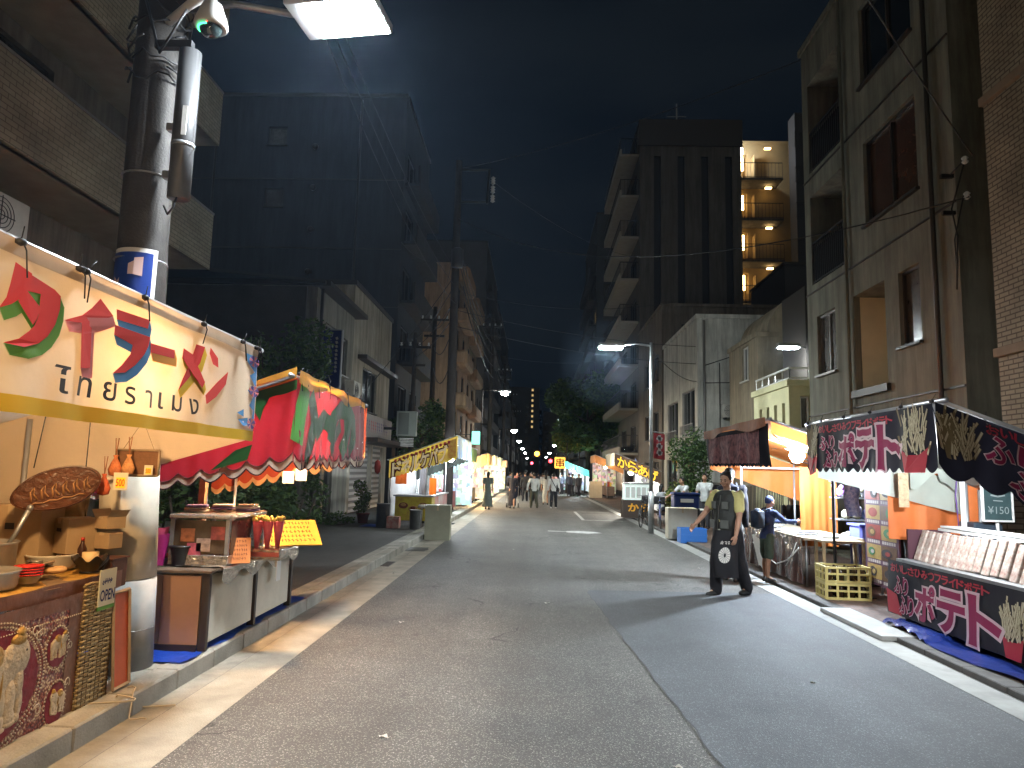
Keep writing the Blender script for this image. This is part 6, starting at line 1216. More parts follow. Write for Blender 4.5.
for k in range(8):
    y = 11.12+.36*k; t = thing('game_sheet', ['white booklet','grey cutting sheet','pale card pack','dark tray','white card stack','grey booklet','pale sheet','white tray'][k]+' lying on the toy counter, number %s along from the yellow crates' % ['one','two','three','four','five','six','seven','eight'][k], 'game sheet', (4.4,y,.78)); mb = MB(); a = rn.uniform(-.4,.4); mb.obox((4.3+rn.uniform(-.12,.25),y,.792), (math.cos(a),math.sin(a),0), (-math.sin(a),math.cos(a),0), Z_, .13, .10, .010); mb.build('sheet', [white, mat('grey_card', (.3,.3,.3)), mat('dark_tray', (.05,.05,.05))][k % 3], t)
# stool / step + shelf beyond
t = thing('wooden_step_stool', 'wooden step stool between the yellow crates and the toy counter', 'stool', (4.45,10.6,.05))
wd_ = wood('stool_wood', (.34,.25,.15))
for (a, b_, c_) in ((4.15,10.5,.78),(4.15,10.5,.42)): mb = MB(); mb.box((a,b_,c_-.03),(a+.62,b_+.35,c_)); mb.build('step', wd_, t)
for x in (4.17,4.73):
    for y in (10.52,10.8): mb = MB(); mb.box((x-.02,y-.02,.052),(x+.02,y+.02,.748)); mb.build('leg', wd_, t)
def crate(label, x, y, z, rz=0):
    t = thing('plastic_crate', label, 'crate', (x,y,z), rz, 'yellow bottle crates'); mb = MB(); w_, d_, h_ = .29, .2, .215; th = .012
    def side(p0, u, n, L_, nn_):
        for zz, hh in ((.016,.016),(h_*.55,.012),(h_-.014,.014)): mb.obox(V(p0)+Z_*zz, u, n, Z_, L_, th, hh)
        for k in range(nn_+1): mb.obox(V(p0)+V(u)*(-L_+2*L_*k/nn_)*.96+Z_*h_/2, u, n, Z_, .013, th*.9, h_/2-.002)
    side((0,-d_,0), X_, Y_, w_, 4); side((0,d_,0), X_, Y_, w_, 4); side((-w_,0,0), Y_, X_, d_, 3); side((w_,0,0), Y_, X_, d_, 3)
    mb.build('walls', mat('crate_yellow', (.62,.52,.20), .45, .2, 8), t, local=True)
    mb = MB(); 
    for k in range(5): mb.box((-w_+.02,-d_+.03+.085*k,.002),(w_-.02,-d_+.06+.085*k,.012))
    mb.box((-.01,-d_+.02,.004),(.01,d_-.02,.10)); mb.build('base', MATS['crate_yellow'], t, local=True)
    for i in range(4):
        for j in range(3): mb = MB(); mb.lathe([(0,.013),(.045,.015),(.045,.15),(.016,.19),(.016,.205),(0,.205)], (-.215+.143*i,-.125+.125*j,0), 10); mb.build('bottle', mat('brown_bottle', (.03,.015,.008), .2), t, local=True)
    return t
crate('yellow plastic crate, lower of the stacked pair at the kerb', 4.27, 10.15, .05, R(-4)); crate('yellow plastic crate, upper of the stacked pair at the kerb', 4.27, 10.15, .27, R(-3))
t = thing('dark_pole', 'thin dark steel pole rising behind the yellow crates', 'pole', (4.3,10.42,.05)); mb = MB(); mb.tube([(4.28,10.42,.06),(4.28,10.42,1.9)], .02, 8); mb.build('tube', blacksteel, t); mb = MB(); mb.lathe([(0,0),(.07,0),(.07,.01),(.03,.03)], (4.28,10.42,.052), 12); mb.build('foot', blacksteel, t)
t = thing('prize_shelf', 'shelf rack of pastel prizes and towels right of the orange curtain', 'shelf', (5.2,11.6,.05))
for x in (4.95,5.75):
    mb = MB(); mb.box((x-.02,12.0,.052),(x+.02,12.04,1.75)); mb.build('upright', steel, t)
for z in (.6,1.0,1.35,1.62): mb = MB(); mb.box((4.95,11.8,z),(5.77,12.2,z+.02)); mb.build('shelf_board', steel, t)
rn = random.Random(21)
for k in range(26):
    z = rn.choice((.62,1.02,1.37,1.64)); x = rn.uniform(5.0,5.7); c = rn.choice(((.65,.35,.4),(.6,.6,.65),(.25,.35,.7),(.65,.6,.4),(.7,.7,.7),(.35,.2,.5)))
    s = rn.uniform(.05,.09); tt = thing('prize', 'small %s prize on the rack, shelf at %s' % ({(.65,.35,.4):'pink',(.6,.6,.65):'grey white',(.25,.35,.7):'blue',(.65,.6,.4):'cream',(.7,.7,.7):'white',(.35,.2,.5):'purple'}[c], {.62:'knee height',1.02:'waist height',1.37:'chest height',1.64:'the top'}[z]), 'prize', (x,11.85,z), group='prizes on the shelf rack'); mb = MB(); mb.ball((x,11.86+rn.uniform(0,.2),z+s*1.05), s, 10, sc=(1,.8,1.05)); mb.ball((x,11.86,z+s*1.9), s*.6, 8); mb.build('toy', mat('prize_%g_%g' % (c[0], c[2]), c, .6), tt)
t = thing('blue_happi_coat', 'navy patterned happi coat hanging beside the orange curtain', 'coat', (4.95,11.2,1.3)); mb = MB(); mb.grid(lambda s, u: V((4.78+.24*s+.02*math.sin(8*u), 11.2+.03*math.sin(7*s), 1.72-.62*u)), 8, 8); mb.build('cloth', mat('navy_print', (.02,.05,.20), .8, .5, 20, dark=(.3,.3,.4)), t)
mb = MB(); mb.tube([(4.75,11.2,1.73),(4.9,11.2,1.80),(5.05,11.2,1.73)], .008, 5); mb.build('hanger', steel, t)
t = thing('plastic_storage_tub', 'violet blue plastic tub under the prize rack', 'tub', (5.3,11.4,.05)); mb = MB(); mb.box((5.0,11.2,.30),(5.5,11.6,.95)); mb.build('tub', mat('violet_plastic', (.16,.18,.55), .4, trans=.2), t, bev=.03); mb = MB(); mb.box((4.98,11.18,.951),(5.52,11.62,.98)); mb.build('lid', mat('violet_plastic', (.16,.18,.55)), t)
mb = MB(); mb.box((5.05,11.25,.052),(5.45,11.55,.3)); mb.build('base', blacksteel, t)
t = thing('menu_board', 'tall photo menu board of snack pictures between the two right stalls', 'menu board', (4.6,9.7,.05))
mb = MB(); mb.box((4.60,9.25,.27),(4.625,10.15,1.9)); mb.build('panel', mat('menu_violet', (.16,.08,.14), .45, .4, 5), t)
mb = MB(); 
for y in (9.27,10.13): mb.box((4.605,y-.015,.052),(4.62,y+.015,.27))
mb.box((4.55,9.2,.05),(4.7,9.3,.07)); mb.box((4.55,10.1,.05),(4.7,10.2,.07)); mb.build('stand', blacksteel, t)
rn = random.Random(23); f = plane_map((4.598,10.13,1.88), (0,-.86,0), (0,0,-1.6), -X_, .002)
mpic = [mat('photo_dark', (.03,.02,.02)), mat('photo_tan', (.45,.30,.10), .5, .3, 20), mat('photo_red', (.35,.05,.04), .5, .3, 20), mat('photo_brown', (.16,.08,.04), .5, .4, 20), mat('photo_white', (.5,.42,.4)), mat('photo_green', (.05,.18,.07))]
for r in range(6):
    for c_ in range(2):
        mb = MB(); s0, t0 = .03+.48*c_, .02+.163*r; bgc = rn.choice((1,1,3,2)); poly(mb, f, [(s0,t0),(s0+.46,t0),(s0+.46,t0+.118),(s0,t0+.118)], bgc)
        g = lambda s, t_: f(s, t_)-X_*.003
        cs, cz, rs, rz_ = s0+rn.uniform(.14,.3), t0+.06, rn.uniform(.11,.17), rn.uniform(.03,.045); poly(mb, g, [(cs+rs*math.cos(a*.5236), cz+rz_*math.sin(a*.5236)) for a in range(12)], rn.choice((0,3,2,0,5)))
        g2_ = lambda s, t_: f(s, t_)-X_*.005; poly(mb, g2_, [(cs+.03+rs*.5*math.cos(a*.785), cz+rz_*.5*math.sin(a*.785)) for a in range(8)], rn.choice((1,4,2)))
        for q in range(6): stroke(mb, f, [(s0+.03+.07*q,t0+.138),(s0+.07+.07*q,t0+.138)], .012, 4, .54)
        mb.build('food_photo', mpic, t)

# ---- potato stall (right, near)
ps = thing('potato_stall', 'black and magenta fried potato stall nearest on the right', 'market stall', (4.3,7.4,.05))
frame(ps, 1, 3.33, 5.95, 8.72, 2.315, .36, 1.95, 1.75, .05)
pblk = mat('potato_black_cloth', (.010,.010,.018), .55, .3, 5, .1, 12, trans=.12)
mag = mat('magenta_print', (.30,.018,.085), .5, .15, 6, trans=.15); pout = mat('pale_pink_outline', (.66,.50,.52), .5, trans=.15); redp = mat('red_print', (.42,.03,.05), .5, trans=.15)
fryc = mat('fry_cream', (.62,.55,.38), .6, .25, 30, trans=.15); fryd = mat('fry_edge', (.16,.12,.06), .6)
PF = cloth_map((3.30,8.74,2.30), (0,-2.76,0), (0,0,-.54), (0,0,-.55), (-1,0,0), .012, 4, scal=18, samp=.09, seed=81)
mb = MB(); mb.grid(PF, 150, 10); pv = mb.build('front_valance', pblk, ps)
PE = cloth_map((3.30,5.95,2.31), (2.0,0,-.72), (0,0,-.55), (0,0,-.55), (0,-1,0), .014, 3.3, scal=7, samp=.16, seed=82)
mb = MB(); mb.grid(PE, 110, 10); pe = mb.build('end_valance', pblk, ps)
def fries(par, f, cs, ct, w, h, flip=1, seed=0, cup=True, asp=5., wd=.012):
    rn = random.Random(seed); mb = MB(); 
    for k in range(80):
        a = rn.uniform(-.6,.6); b0 = (cs+rn.uniform(-.36,.36)*w+a*.12*w, ct+h*rn.uniform(-.38,.16)); l = h*rn.uniform(.22,.42)*(1-.25*abs(a)); b1 = (b0[0]+math.sin(a)*l/asp*.9, b0[1]-math.cos(a)*l)
        z = k*.0001; g = lambda s, t, z=z: f(s, t, .008+z)
        stroke(mb, g, [b0, b1], wd*1.75, 1, asp); g = lambda s, t, z=z: f(s, t, .00806+z); stroke(mb, g, [b0, b1], wd*1.15, 0, asp)
    mb.build('fries_print', [fryc, fryd], par)
    if cup: mb = MB(); g = lambda s, t: f(s, t, .0135); poly(mb, g, [(cs-.42*w,ct+.05*h),(cs-.15*w,ct+.14*h),(cs+.15*w,ct+.14*h),(cs+.42*w,ct+.03*h),(cs+.30*w,ct+.5*h),(cs-.28*w,ct+.5*h)]); mb.build('cup_print', redp, par)
def potato(par, f, S, Tt, boxes, small, smallbox, asp):
    for off, m_, lift, nm in ((.085, pout, .014, 'lettering_outline'), (.035, mag, .017, 'lettering')):
        mb = MB()
        for ch, a, b_, c_, d_ in boxes: lettering(mb, ch, lambda s, t: f(s, t, lift), a, b_, c_, d_, off*(.62 if ch in 'ふり' else 1), 0, S, Tt, .1)
        mb.build(nm, m_, par)
    mb = MB(); n_ = len(small); a, b_, c_, d_ = smallbox
    for i, ch in enumerate(small): lettering(mb, ch, lambda s, t: f(s, t, .012), a+(c_-a)*i/n_, b_, a+(c_-a)*(i+.88)/n_, d_, .03, 0, S, Tt, .1)
    mb.build('small_lettering', redp, par)
B1 = [('ふ',.16,.30,.235,.56),('り',.245,.30,.29,.56),('ふ',.19,.62,.27,.92),('り',.275,.60,.325,.92),('ポ',.34,.32,.475,.90),('テ',.49,.28,.63,.92),('ト',.665,.24,.80,.95)]
potato(pv, PF, 2.76, .55, B1, 'おいしさひみつフライドポテト', (.15,.08,.76,.22), 5)
fries(pv, PF, .89, .60, .19, .95, seed=1); fries(pv, PF, .07, .60, .15, .95, seed=2)
B2 = [('ふ',.19,.20,.30,.56),('り',.32,.22,.42,.60),('ふ',.28,.58,.40,.94),('り',.42,.54,.52,.94),('ポ',.56,.30,.74,.92),('テ',.77,.26,.97,.94)]
potato(pe, PE, 2.1, .55, B2, 'おいしさひみつフライドポテト', (.20,.05,.95,.18), 4)
fries(pe, PE, .08, .60, .17, .9, seed=3, asp=3.8, cup=False)
ties(ps, [(3.3,y,2.32) for y in (6.0,6.5,7.1,7.7,8.3,8.7)]+[(3.7,5.94,2.18),(4.3,5.94,1.97),(4.9,5.94,1.76)], 7)
mb = MB(); mb.grid(cloth_map((3.31,5.95,2.33), (0,2.8,0), (1.95,0,-.70), (1.95,0,-.70), (0,0,1), .015, 3, seed=8), 24, 14); mb.build('roof_sheet', mat('potato_roof', (.55,.55,.52), .7, trans=.3), ps)
mb = MB(); mb.grid(cloth_map((3.42,8.70,2.22), (1.7,0,-.6), (0,0,-.55), (0,0,-.35), (0,-1,0), .02, 4, seed=83), 24, 8); mb.build('far_sheet', mat('pale_cloth_inside', (.42,.46,.41), .7, .12, 4, .2, 8, trans=.35), ps)
BP = cloth_map((4.25,8.76,1.92), (1.25,0,0), (0,0,-.95), (0,0,-1.0), (0,-1,0), .02, 3, seed=84); mb = MB(); mb.grid(BP, 30, 8); mb.build('orange_back_sheet', mat('rust_orange_cloth', (.58,.15,.04), .6, .25, 3, .2, 8, trans=.3), ps)
mb = MB(); mb.grid(lambda s, u: V((4.45+.62*s, 8.62+.03*math.sin(8*s), 2.0-(.32+.10*math.sin(7*s+1)+.10*(s > .5)*math.sin(PI*s))*u-.02)), 24, 8); mb.build('draped_white_cloth', MATS['pale_cloth_inside'], ps)
mb = MB(); mb.box((4.30,8.60,1.35),(4.42,8.61,1.75)); mb.build('pinned_menu', mat('tan_poster', (.5,.36,.22), .6, .6, 20), ps)
mb = MB(); mb.tube([(4.98,8.5,.06),(4.98,8.5,1.9)], .03, 10); mb.build('white_post', mat('white_pipe', (.7,.7,.7)), ps)
mb = MB(); mb.tube([(4.93,8.48,1.9),(4.9,8.5,1.5),(4.92,8.5,1.1)], .006, 5); mb.build('cable', vio_, ps)
for yy, xx in ((6.9,5.42),(6.2,5.05)):
    pass
mb = MB(); mb.grid(cloth_map((5.02,6.3,1.72), (0,-.9,0), (0,0,-.95), (0,0,-.95), (-1,0,0), .01, 2, seed=85), 12, 6); mb.build('side_sheet', mat('pale_blue_sheet', (.50,.60,.66), .6, .15, 3, trans=.45), ps)
t = thing('chalkboard', 'white framed dark green chalkboard with a faint price', 'chalkboard', (5.3,8.4,1.4))
mb = MB(); mb.box((5.14,8.38,1.24),(5.45,8.40,1.64)); mb.build('board', mat('chalk_green', (.035,.07,.075), .7, .4, 6), t)
mb = MB()
for a, b_ in (((5.12,1.22),(5.47,1.24)),((5.12,1.64),(5.47,1.66)),((5.12,1.241),(5.14,1.639)),((5.45,1.241),(5.47,1.639))): mb.box((a[0],8.37,a[1]),(b_[0],8.402,b_[1]))
mb.build('frame', white, t); f = plane_map((5.17,8.378,1.58), (.26,0,0), (0,0,-.3), -Y_, .003); mb = MB(); lettering(mb, '¥150', f, .05, .62, .95, .9, 0, 0, .26, .3); stroke(mb, f, [(.2,.2),(.5,.25),(.8,.2)], .03, 0, .9); stroke(mb, f, [(.3,.4),(.7,.42)], .02, 0, .9); mb.build('chalk', mat('chalk', (.22,.26,.26)), t)
mb = MB(); mb.box((5.28,8.395,.06),(5.31,8.41,1.22)); mb.build('leg', white, t)
t = thing('steel_fridge', 'dark upright cabinet below the chalkboard', 'cabinet', (5.3,8.5,.05)); mb = MB(); mb.box((5.06,8.44,.052),(5.38,8.74,1.20)); mb.build('cabinet', mat('dark_blue_cabinet', (.035,.05,.07), .4), t, bev=.01); mb = MB(); mb.box((5.09,8.425,.1),(5.35,8.438,1.15)); mb.build('door', mat('dark_blue_cabinet', (.035,.05,.07)), t)
t = thing('white_brick_screen', 'pale brick patterned wall behind the potato stall', 'wall', (6,8.9,.05)); mb = MB(); mb.box((5.2,9.02,.05),(6.4,9.12,2.2)); mb.build('panel', brickmat('pale_brick', (.34,.32,.29), (.27,.25,.22), (.12,.11,.10), .2, .07, .008, rot='xz'), t); mb = MB(); mb.box((5.18,9.0,2.201),(6.42,9.14,2.25)); mb.build('coping', conc, t)
bulb('cool bulb hidden behind the black valance of the potato stall', (4.25,7.2,1.88), .065, 1700, (.90,.96,1), .2)
pc = thing('potato_counter', 'dark banner fronted potato counter on short wheels', 'counter', (4.5,7.5,.05))
mb = MB(); mb.box((4.22,6.35,.20),(4.95,8.6,.72)); mb.build('body', blacksteel, pc)
mb = MB(); mb.box((4.25,6.33,.721),(4.98,8.62,.76)); mb.build('worktop', steel, pc)
PB = cloth_map((4.20,8.72,.74), (0,-2.4,.0), (-.02,0,-.60), (-.02,0,-.60), (-1,0,0), .006, 3, seed=86); mb = MB(); mb.grid(PB, 60, 10); pb = mb.build('counter_banner', pblk, pc)
B3 = [('ふ',.08,.28,.15,.58),('り',.16,.28,.20,.58),('ふ',.12,.62,.19,.93),('り',.195,.60,.24,.93),('ポ',.26,.32,.42,.92),('テ',.45,.30,.63,.94),('ト',.67,.26,.85,.98)]
potato(pb, PB, 2.4, .6, B3, 'おいしさひみつフライドポテト', (.04,.06,.80,.20), 4); fries(pb, PB, .92, .65, .14, .7, seed=5, asp=4); 
mb = MB(); g = lambda s, t: PB(s, t, .012); poly(mb, g, [(0,.55),(.10,.62),(.14,.98),(.02,.98)]); mb.build('cup_print', redp, pb)
for y in (6.5,7.6,8.5):
    for x in (4.3,4.85): mb = MB(); mb.box((x-.025,y-.025,.052),(x+.025,y+.025,.199)); mb.build('leg', blacksteel, pc)
# upright row of paper potato bags on a sloping rack
rk = thing('bag_rack', 'sloping dark rack holding the row of paper potato bags', 'rack', (4.5,7.5,.76)); mb = MB(); mb.obox((4.53,7.55,.93), (.35,0,1), Y_, (1,0,-.35), .17, .98, .008); mb.build('sloping_board', blacksteel, rk); mb = MB(); mb.box((4.36,6.53,.762),(4.85,6.56,1.16)); mb.build('end_board', mat('maroon_board', (.06,.02,.03)), rk)
mb = MB(); mb.box((4.36,8.55,.762),(4.85,8.58,1.1)); mb.build('end_board', MATS['maroon_board'], rk)
mb = MB(); mb.box((4.65,7.0,1.10),(4.88,8.45,1.13)); mb.box((4.65,7.0,1.14),(4.88,8.4,1.16)); mb.build('white_lids', white, rk)
bagm = mat('printed_paper_bag', (.50,.46,.40), .7, .65, 22, .3, 20, dark=(.22,.10,.08)); rn = random.Random(30)
ordn = ['first','second','third','fourth','fifth','sixth','seventh','eighth','ninth','tenth','eleventh','twelfth','thirteenth','fourteenth']
for k in range(14):
    y = 8.42-.137*k; t = thing('paper_bag', '%s upright printed paper bag in the row, counting from the menu board' % ordn[k], 'paper bag', (4.38,y,.76), group='paper potato bags on the rack'); mb = MB(); dz = rn.uniform(-.01,.015)
    mb.obox((4.455,y,.925+dz), (.35,0,1), Y_, (1,0,-.35), .18, .054, .028); mb.build('bag', bagm, t, bev=.008)
    f = plane_map(V((4.455,y+.05,.915+dz))+V((.35,0,1)).normalized()*.13-V((1,0,-.35)).normalized()*.0268, (0,-.1,0), -V((.35,0,1)).normalized()*.26, V((-1,0,.35)).normalized(), .001); mb = MB(); lettering(mb, 'ポ', f, .2, .1, .8, .4, .03, 0, .1, .26); lettering(mb, 'ト', f, .3, .5, .8, .85, .03, 0, .1, .26); mb.build('print', mat('faded_magenta', (.16,.03,.05)), t)
t = thing('blue_tarp_sheet', 'long dark blue tarpaulin under the potato counter, crumpled and lit at its near corner', 'tarpaulin', (4.1,6.6,.05))
mb = MB(); mb.grid(lambda s, u: V((3.93+1.15*u+.04*math.sin(5*s*3), 3.2+5.2*s+.06*math.sin(7*u), .062+.03*abs(math.sin(19*s+5*u))*abs(math.sin(9*u+4*s))*(1.2-u)+(.04*abs(math.sin(60*s+20*u)) if s > .82 and u < .45 else 0))), 130, 30); mb.build('sheet', mat('navy_tarpaulin', (.006,.02,.14), .32, .3, 5, .5, 9), t)
# right-hand cardboard, blue crate, barrier etc.
carton('pale cardboard carton standing at the right kerb behind the blue crate', (3.85,18.9,.05), R(-3), .37, .3, .78, cardboard_pale, hole=False)
t = thing('blue_crate', 'small bright blue plastic crate in front of the pale carton', 'crate', (3.95,18.1,.02), R(2))
bl = mat('crate_blue', (.03,.18,.55), .45)
mb = MB(); 
for a, b_ in (((-.32,-.2,0),(.32,.2,.015)),((-.32,-.2,.016),(-.30,.2,.36)),((.30,-.2,.016),(.32,.2,.36)),((-.299,-.2,.016),(.299,-.18,.36)),((-.299,.18,.016),(.299,.2,.36))): mb.box(a, b_)
mb.build('walls', bl, t, local=True); mb = MB()
for z in (.06,.18,.33): mb.box((-.33,-.212,z),(.33,-.201,z+.02))
for k in range(7): mb.box((-.31+.1*k,-.215,.02),(-.29+.1*k,-.2125,.36))
mb.build('ribs', bl, t, local=True)
t = thing('navy_cool_box', 'navy cool box stacked above the pale carton beside seated people', 'cool box', (4.3,20.5,.05)); mb = MB(); mb.box((3.95,20.3,.75),(4.65,20.8,1.12)); mb.build('body', mat('navy_plastic', (.01,.03,.14), .4), t, bev=.03); mb = MB(); mb.box((3.93,20.28,1.121),(4.67,20.82,1.19)); mb.build('lid', mat('navy_plastic', (.01,.03,.14)), t, bev=.02)
mb = MB(); mb.box((3.95,20.25,.052),(4.65,20.8,.749)); mb.build('stand', blacksteel, t); mb = MB(); mb.box((4.12,20.27,.92),(4.48,20.285,1.02)); mb.build('white_label', white, t)
t = thing('metal_fence', 'dark vertical bar fence behind the people on the right', 'fence', (6.0,20,.05)); 
for a, b_ in (((5.9,17.2,0),(5.9,24,0)),((5.9,17.2,0),(7.4,17.2,0))): railing(t, a, b_, .10, 1.35, blacksteel, .12, 'fence_panel')
t = thing('folding_table', 'low folding table with drinks by the seated group', 'table', (4.9,21.6,.05)); mb = MB(); mb.box((4.5,21.2,.66),(5.5,21.8,.69)); mb.build('tabletop', white, t)
for x in (4.55,5.45):
    for y in (21.25,21.75): mb = MB(); mb.tube([(x,y,.052),(x,y,.66)], .015, 6); mb.build('leg', steel, t)
# bicycle-like folded frames beside karaage
def bicycle(label, x, y, rz, m):
    t = thing('bicycle', label, 'bicycle', (x,y,.02), rz)
    for dx in (-.52,.52):
        mb = MB(); mb.tube([(dx+.3*math.cos(a*PI/14),0,.32+.3*math.sin(a*PI/14)) for a in range(29)], .018, 6); w_ = mb.build('wheel', blacksteel, t, local=True)
        mb = MB()
        for a in range(10): mb.tube([(dx,0,.32),(dx+.29*math.cos(a*PI/5),0,.32+.29*math.sin(a*PI/5))], .003, 3)
        mb.build('spokes', steel, w_, local=True)
    mb = MB()
    for a, b_ in (((-.52,0,.32),(-.15,0,.30)),((-.15,0,.30),(-.27,0,.78)),((-.27,0,.62),(-.52,0,.32)),((-.15,0,.30),(.38,0,.66)),((-.25,0,.68),(.36,0,.74)),((.34,0,.86),(.52,0,.32))): mb.tube([a, b_], .016, 6)
    mb.build('frame', m, t, local=True)
    mb = MB(); mb.tube([(.34,0,.86),(.32,0,.96),(.30,-.28,.98)], .012, 6); mb.tube([(.32,0,.96),(.30,.28,.98)], .012, 6); mb.build('handlebar', steel, t, local=True)
    mb = MB(); mb.ball((-.29,0,.82), .12, 10, sc=(1.1,.6,.35)); mb.build('saddle', blacksteel, t, local=True)
    mb = MB(); mb.box((.42,-.17,.72),(.76,.17,.98)); mb.build('basket', blacksteel, t, local=True)
    mb = MB(); mb.tube([(-.15,-.05,.3),(-.12,-.12,.14)], .01, 5); mb.tube([(-.15,.05,.3),(-.18,.12,.46)], .01, 5); mb.build('pedals', steel, t, local=True)
    return t
bicycle('dark bicycle parked at the right kerb before the lamp post', 3.55, 23.2, R(70), blacksteel)
bicycle('second bicycle with a blue frame leaning behind the first', 3.95, 22.6, R(82), mat('bike_blue', (.02,.06,.3), .4))
# blue company sign, box sign, red flag
t = thing('blue_company_sign', 'tall blue sign with white katakana projecting from the low dark house', 'sign', (-5.9,20,3.8))
mb = MB(); mb.box((-6.18,20.0,3.84),(-5.60,20.14,5.62)); mb.build('box', mat('sign_case', (.30,.31,.34)), t, bev=.01)
mb = MB(); mb.box((-6.15,19.99,3.88),(-5.63,19.998,5.58)); mb.build('face', mat('sign_navy', (.012,.022,.14), .4), t)
f = plane_map((-6.15,19.99,5.58), (.52,0,0), (0,0,-1.7), -Y_, .005); mb = MB()
for i, ch in enumerate('㈱ニーエスタカハシ'):
    z0_, z1_ = .03+.105*i, .03+.105*i+.088
    if ch == 'ー': stroke(mb, f, [(.32,z0_+.005),(.32,z1_-.005)], .03, 0, .3)
    elif ch == 'ニ': lettering(mb, ch, f, .16, z0_+.02, .5, z1_-.02, .01, 0, .52, 1.7)
    else: lettering(mb, ch, f, .14, z0_, .52, z1_, .01, 0, .52, 1.7)
for i in range(9): stroke(mb, f, [(.74,.12+.07*i),(.78,.15+.07*i)], .02, 0, .3)
mb.build('lettering', mat('dim_white_letters', (.36,.36,.40)), t)
mb = MB(); mb.box((-6.22,20.03,4.2),(-6.181,20.10,4.3)); mb.box((-6.22,20.03,5.2),(-6.181,20.10,5.3)); mb.build('bracket', blacksteel, t)
t = thing('projecting_box_sign', 'pale projecting box sign with louvred foot beside the fascia', 'sign', (-5,28,2.4))
mb = MB(); mb.box((-5.5,28.0,2.95),(-4.7,28.25,3.95)); mb.build('box', mat('grey_green_case', (.30,.34,.31), .4, .2, 4), t, bev=.02)
mb = MB(); mb.box((-5.42,27.985,3.02),(-5.0,27.997,3.88)); mb.build('face', mat('grey_face', (.16,.18,.17), .25), t)
mb = MB()
for k in range(6): mb.box((-5.35,28.0,2.55+.06*k),(-4.8,28.1,2.585+.06*k))
mb.build('louvre', white, t); mb = MB(); mb.box((-6.24,28.08,3.2),(-5.501,28.16,3.3)); mb.build('bracket', blacksteel, t)
t = thing('red_flag', 'small red vertical banner with white marks on the silver lamp post', 'banner', (3.5,20.2,3)); mb = MB(); mb.grid(lambda s, u: V((3.36+.32*s, 20.25+.02*math.sin(6*s+4*u), 2.85-.72*u-.04*s)), 6, 8); mb.build('cloth', mat('flag_red', (.25,.015,.02), .7, .3, 6), t)
mb = MB(); f = plane_map((3.36,20.20,2.85), (.32,0,0), (0,0,-.72), -Y_, .004)
for z in (.2,.5,.75): stroke(mb, f, [(.3,z),(.7,z+.06)], .07, 0, .5); stroke(mb, f, [(.5,z-.08),(.5,z+.12)], .06, 0, .5)
mb.build('marks', mat('dull_white', (.4,.35,.35)), t); mb = MB(); mb.tube([(3.32,20.26,2.88),(3.7,20.26,2.86)], .01, 5); mb.build('rod', steel, t)
# greenery
t = thing('potted_plant', 'leafy shrub in a dark red pot by the shutters', 'plant', (-4.8,20.2,.12)); mb = MB(); mb.lathe([(.13,0),(.17,.24),(.19,.24),(.19,.28),(.15,.28),(.14,.2),(0,.2)], (-4.8,20.2,.12), 16); mb.build('pot', mat('pot_red', (.12,.03,.03)), t)
mb = MB(); mb.tube([(-4.8,20.2,.3),(-4.78,20.2,.8)], .015, 5); mb.build('stem', bark, t); mb = MB(); leaves(mb, (-4.8,20.2,.85), (.38,.35,.5), 900, .045, 3, 8); mb.build('foliage', [mat('dusty_leaf', (.10,.13,.07), .6, trans=.2), leafB], t)
t = thing('weeds', 'low weeds growing along the shop wall', 'plant', (-5.3,19.8,.12)); mb = MB(); leaves(mb, (-5.5,19.9,.22), (.6,.8,.2), 900, .04, 5, 9); mb.build('foliage', [leafA, leafB], t); mb = MB(); mb.box((-5.9,19.4,.121),(-5.1,20.4,.14)); mb.build('soil', dfr, t)
def bush(label, x, y, r, z, n, seed, grp=None, ms=None, size=.06, name='bush'):
    t = thing(name, label, 'bush', (x,y,.1), group=grp); mb = MB(); leaves(mb, (x,y,z), r, n, size, seed, 12); mb.build('foliage', ms or [leafA, leafB], t)
    mb = MB(); 
    for k in range(5): mb.tube([(x+.1*k-.2,y,.1),(x+.25*k-.5,y+.1,z)], .02, 5)
    mb.build('stem', bark, t); return t
for k, (x, y, r, z) in enumerate(((-5.0,10.6,(.75,1,.95),1.15),(-6.1,11.4,(1,1,1.3),1.6),(-4.6,12.4,(.6,1,.8),1.0),(-6.4,13.8,(1,1,1.5),2.0),(-5.0,14.6,(.7,1,.8),1.0),(-7.2,9.5,(1.2,1,1.2),1.5))): bush('dark garden bush behind the snack stall, %s from the ramen banner' % ['nearest low one','tall second one','third low one','tall one farthest back','last low one','leftmost one'][k], x, y, r, z, 2600, 40+k, 'dark bushes behind the snack stall')
tree('garden_tree', 'dark garden tree in front of the low sided house', -6.2, 16.8, 5.2, (1.5,1.4,1.7), 3.3, 5200, .07, 11, lobes=12)
tree('street_tree', 'dark round tree between the cream shop and the peach building', -5.0, 31.0, 5, (1.6,1.4,1.7), 3.0, 4200, .09, 12, cat='tree')
tree('zelkova_tree', 'large street tree lit green at its lower edge on the right', 4.3, 58, 10, (3.7,3.2,3.9), 6.3, 9500, .22, 13, [leafA, leafB, leafC], lobes=16)
tree('zelkova_tree', 'smaller tree with yellowish lit leaves just below the large one', 2.6, 56.5, 5.2, (1.5,1.4,1.0), 3.9, 2600, .13, 14, [leafC, leafB], lobes=9)
tree('garden_tree', 'leafy climbing shrub in front of the white rendered house', 5.3, 24.8, 3.2, (.95,.8,1.35), 1.7, 4200, .06, 15, [leafB, leafA], lobes=12, z0=.05)
bush('pale leaved shrub beside the standing man in white', 4.7, 23.4, (.5,.4,.5), .9, 1000, 61, None, [leafC, leafB], .05)
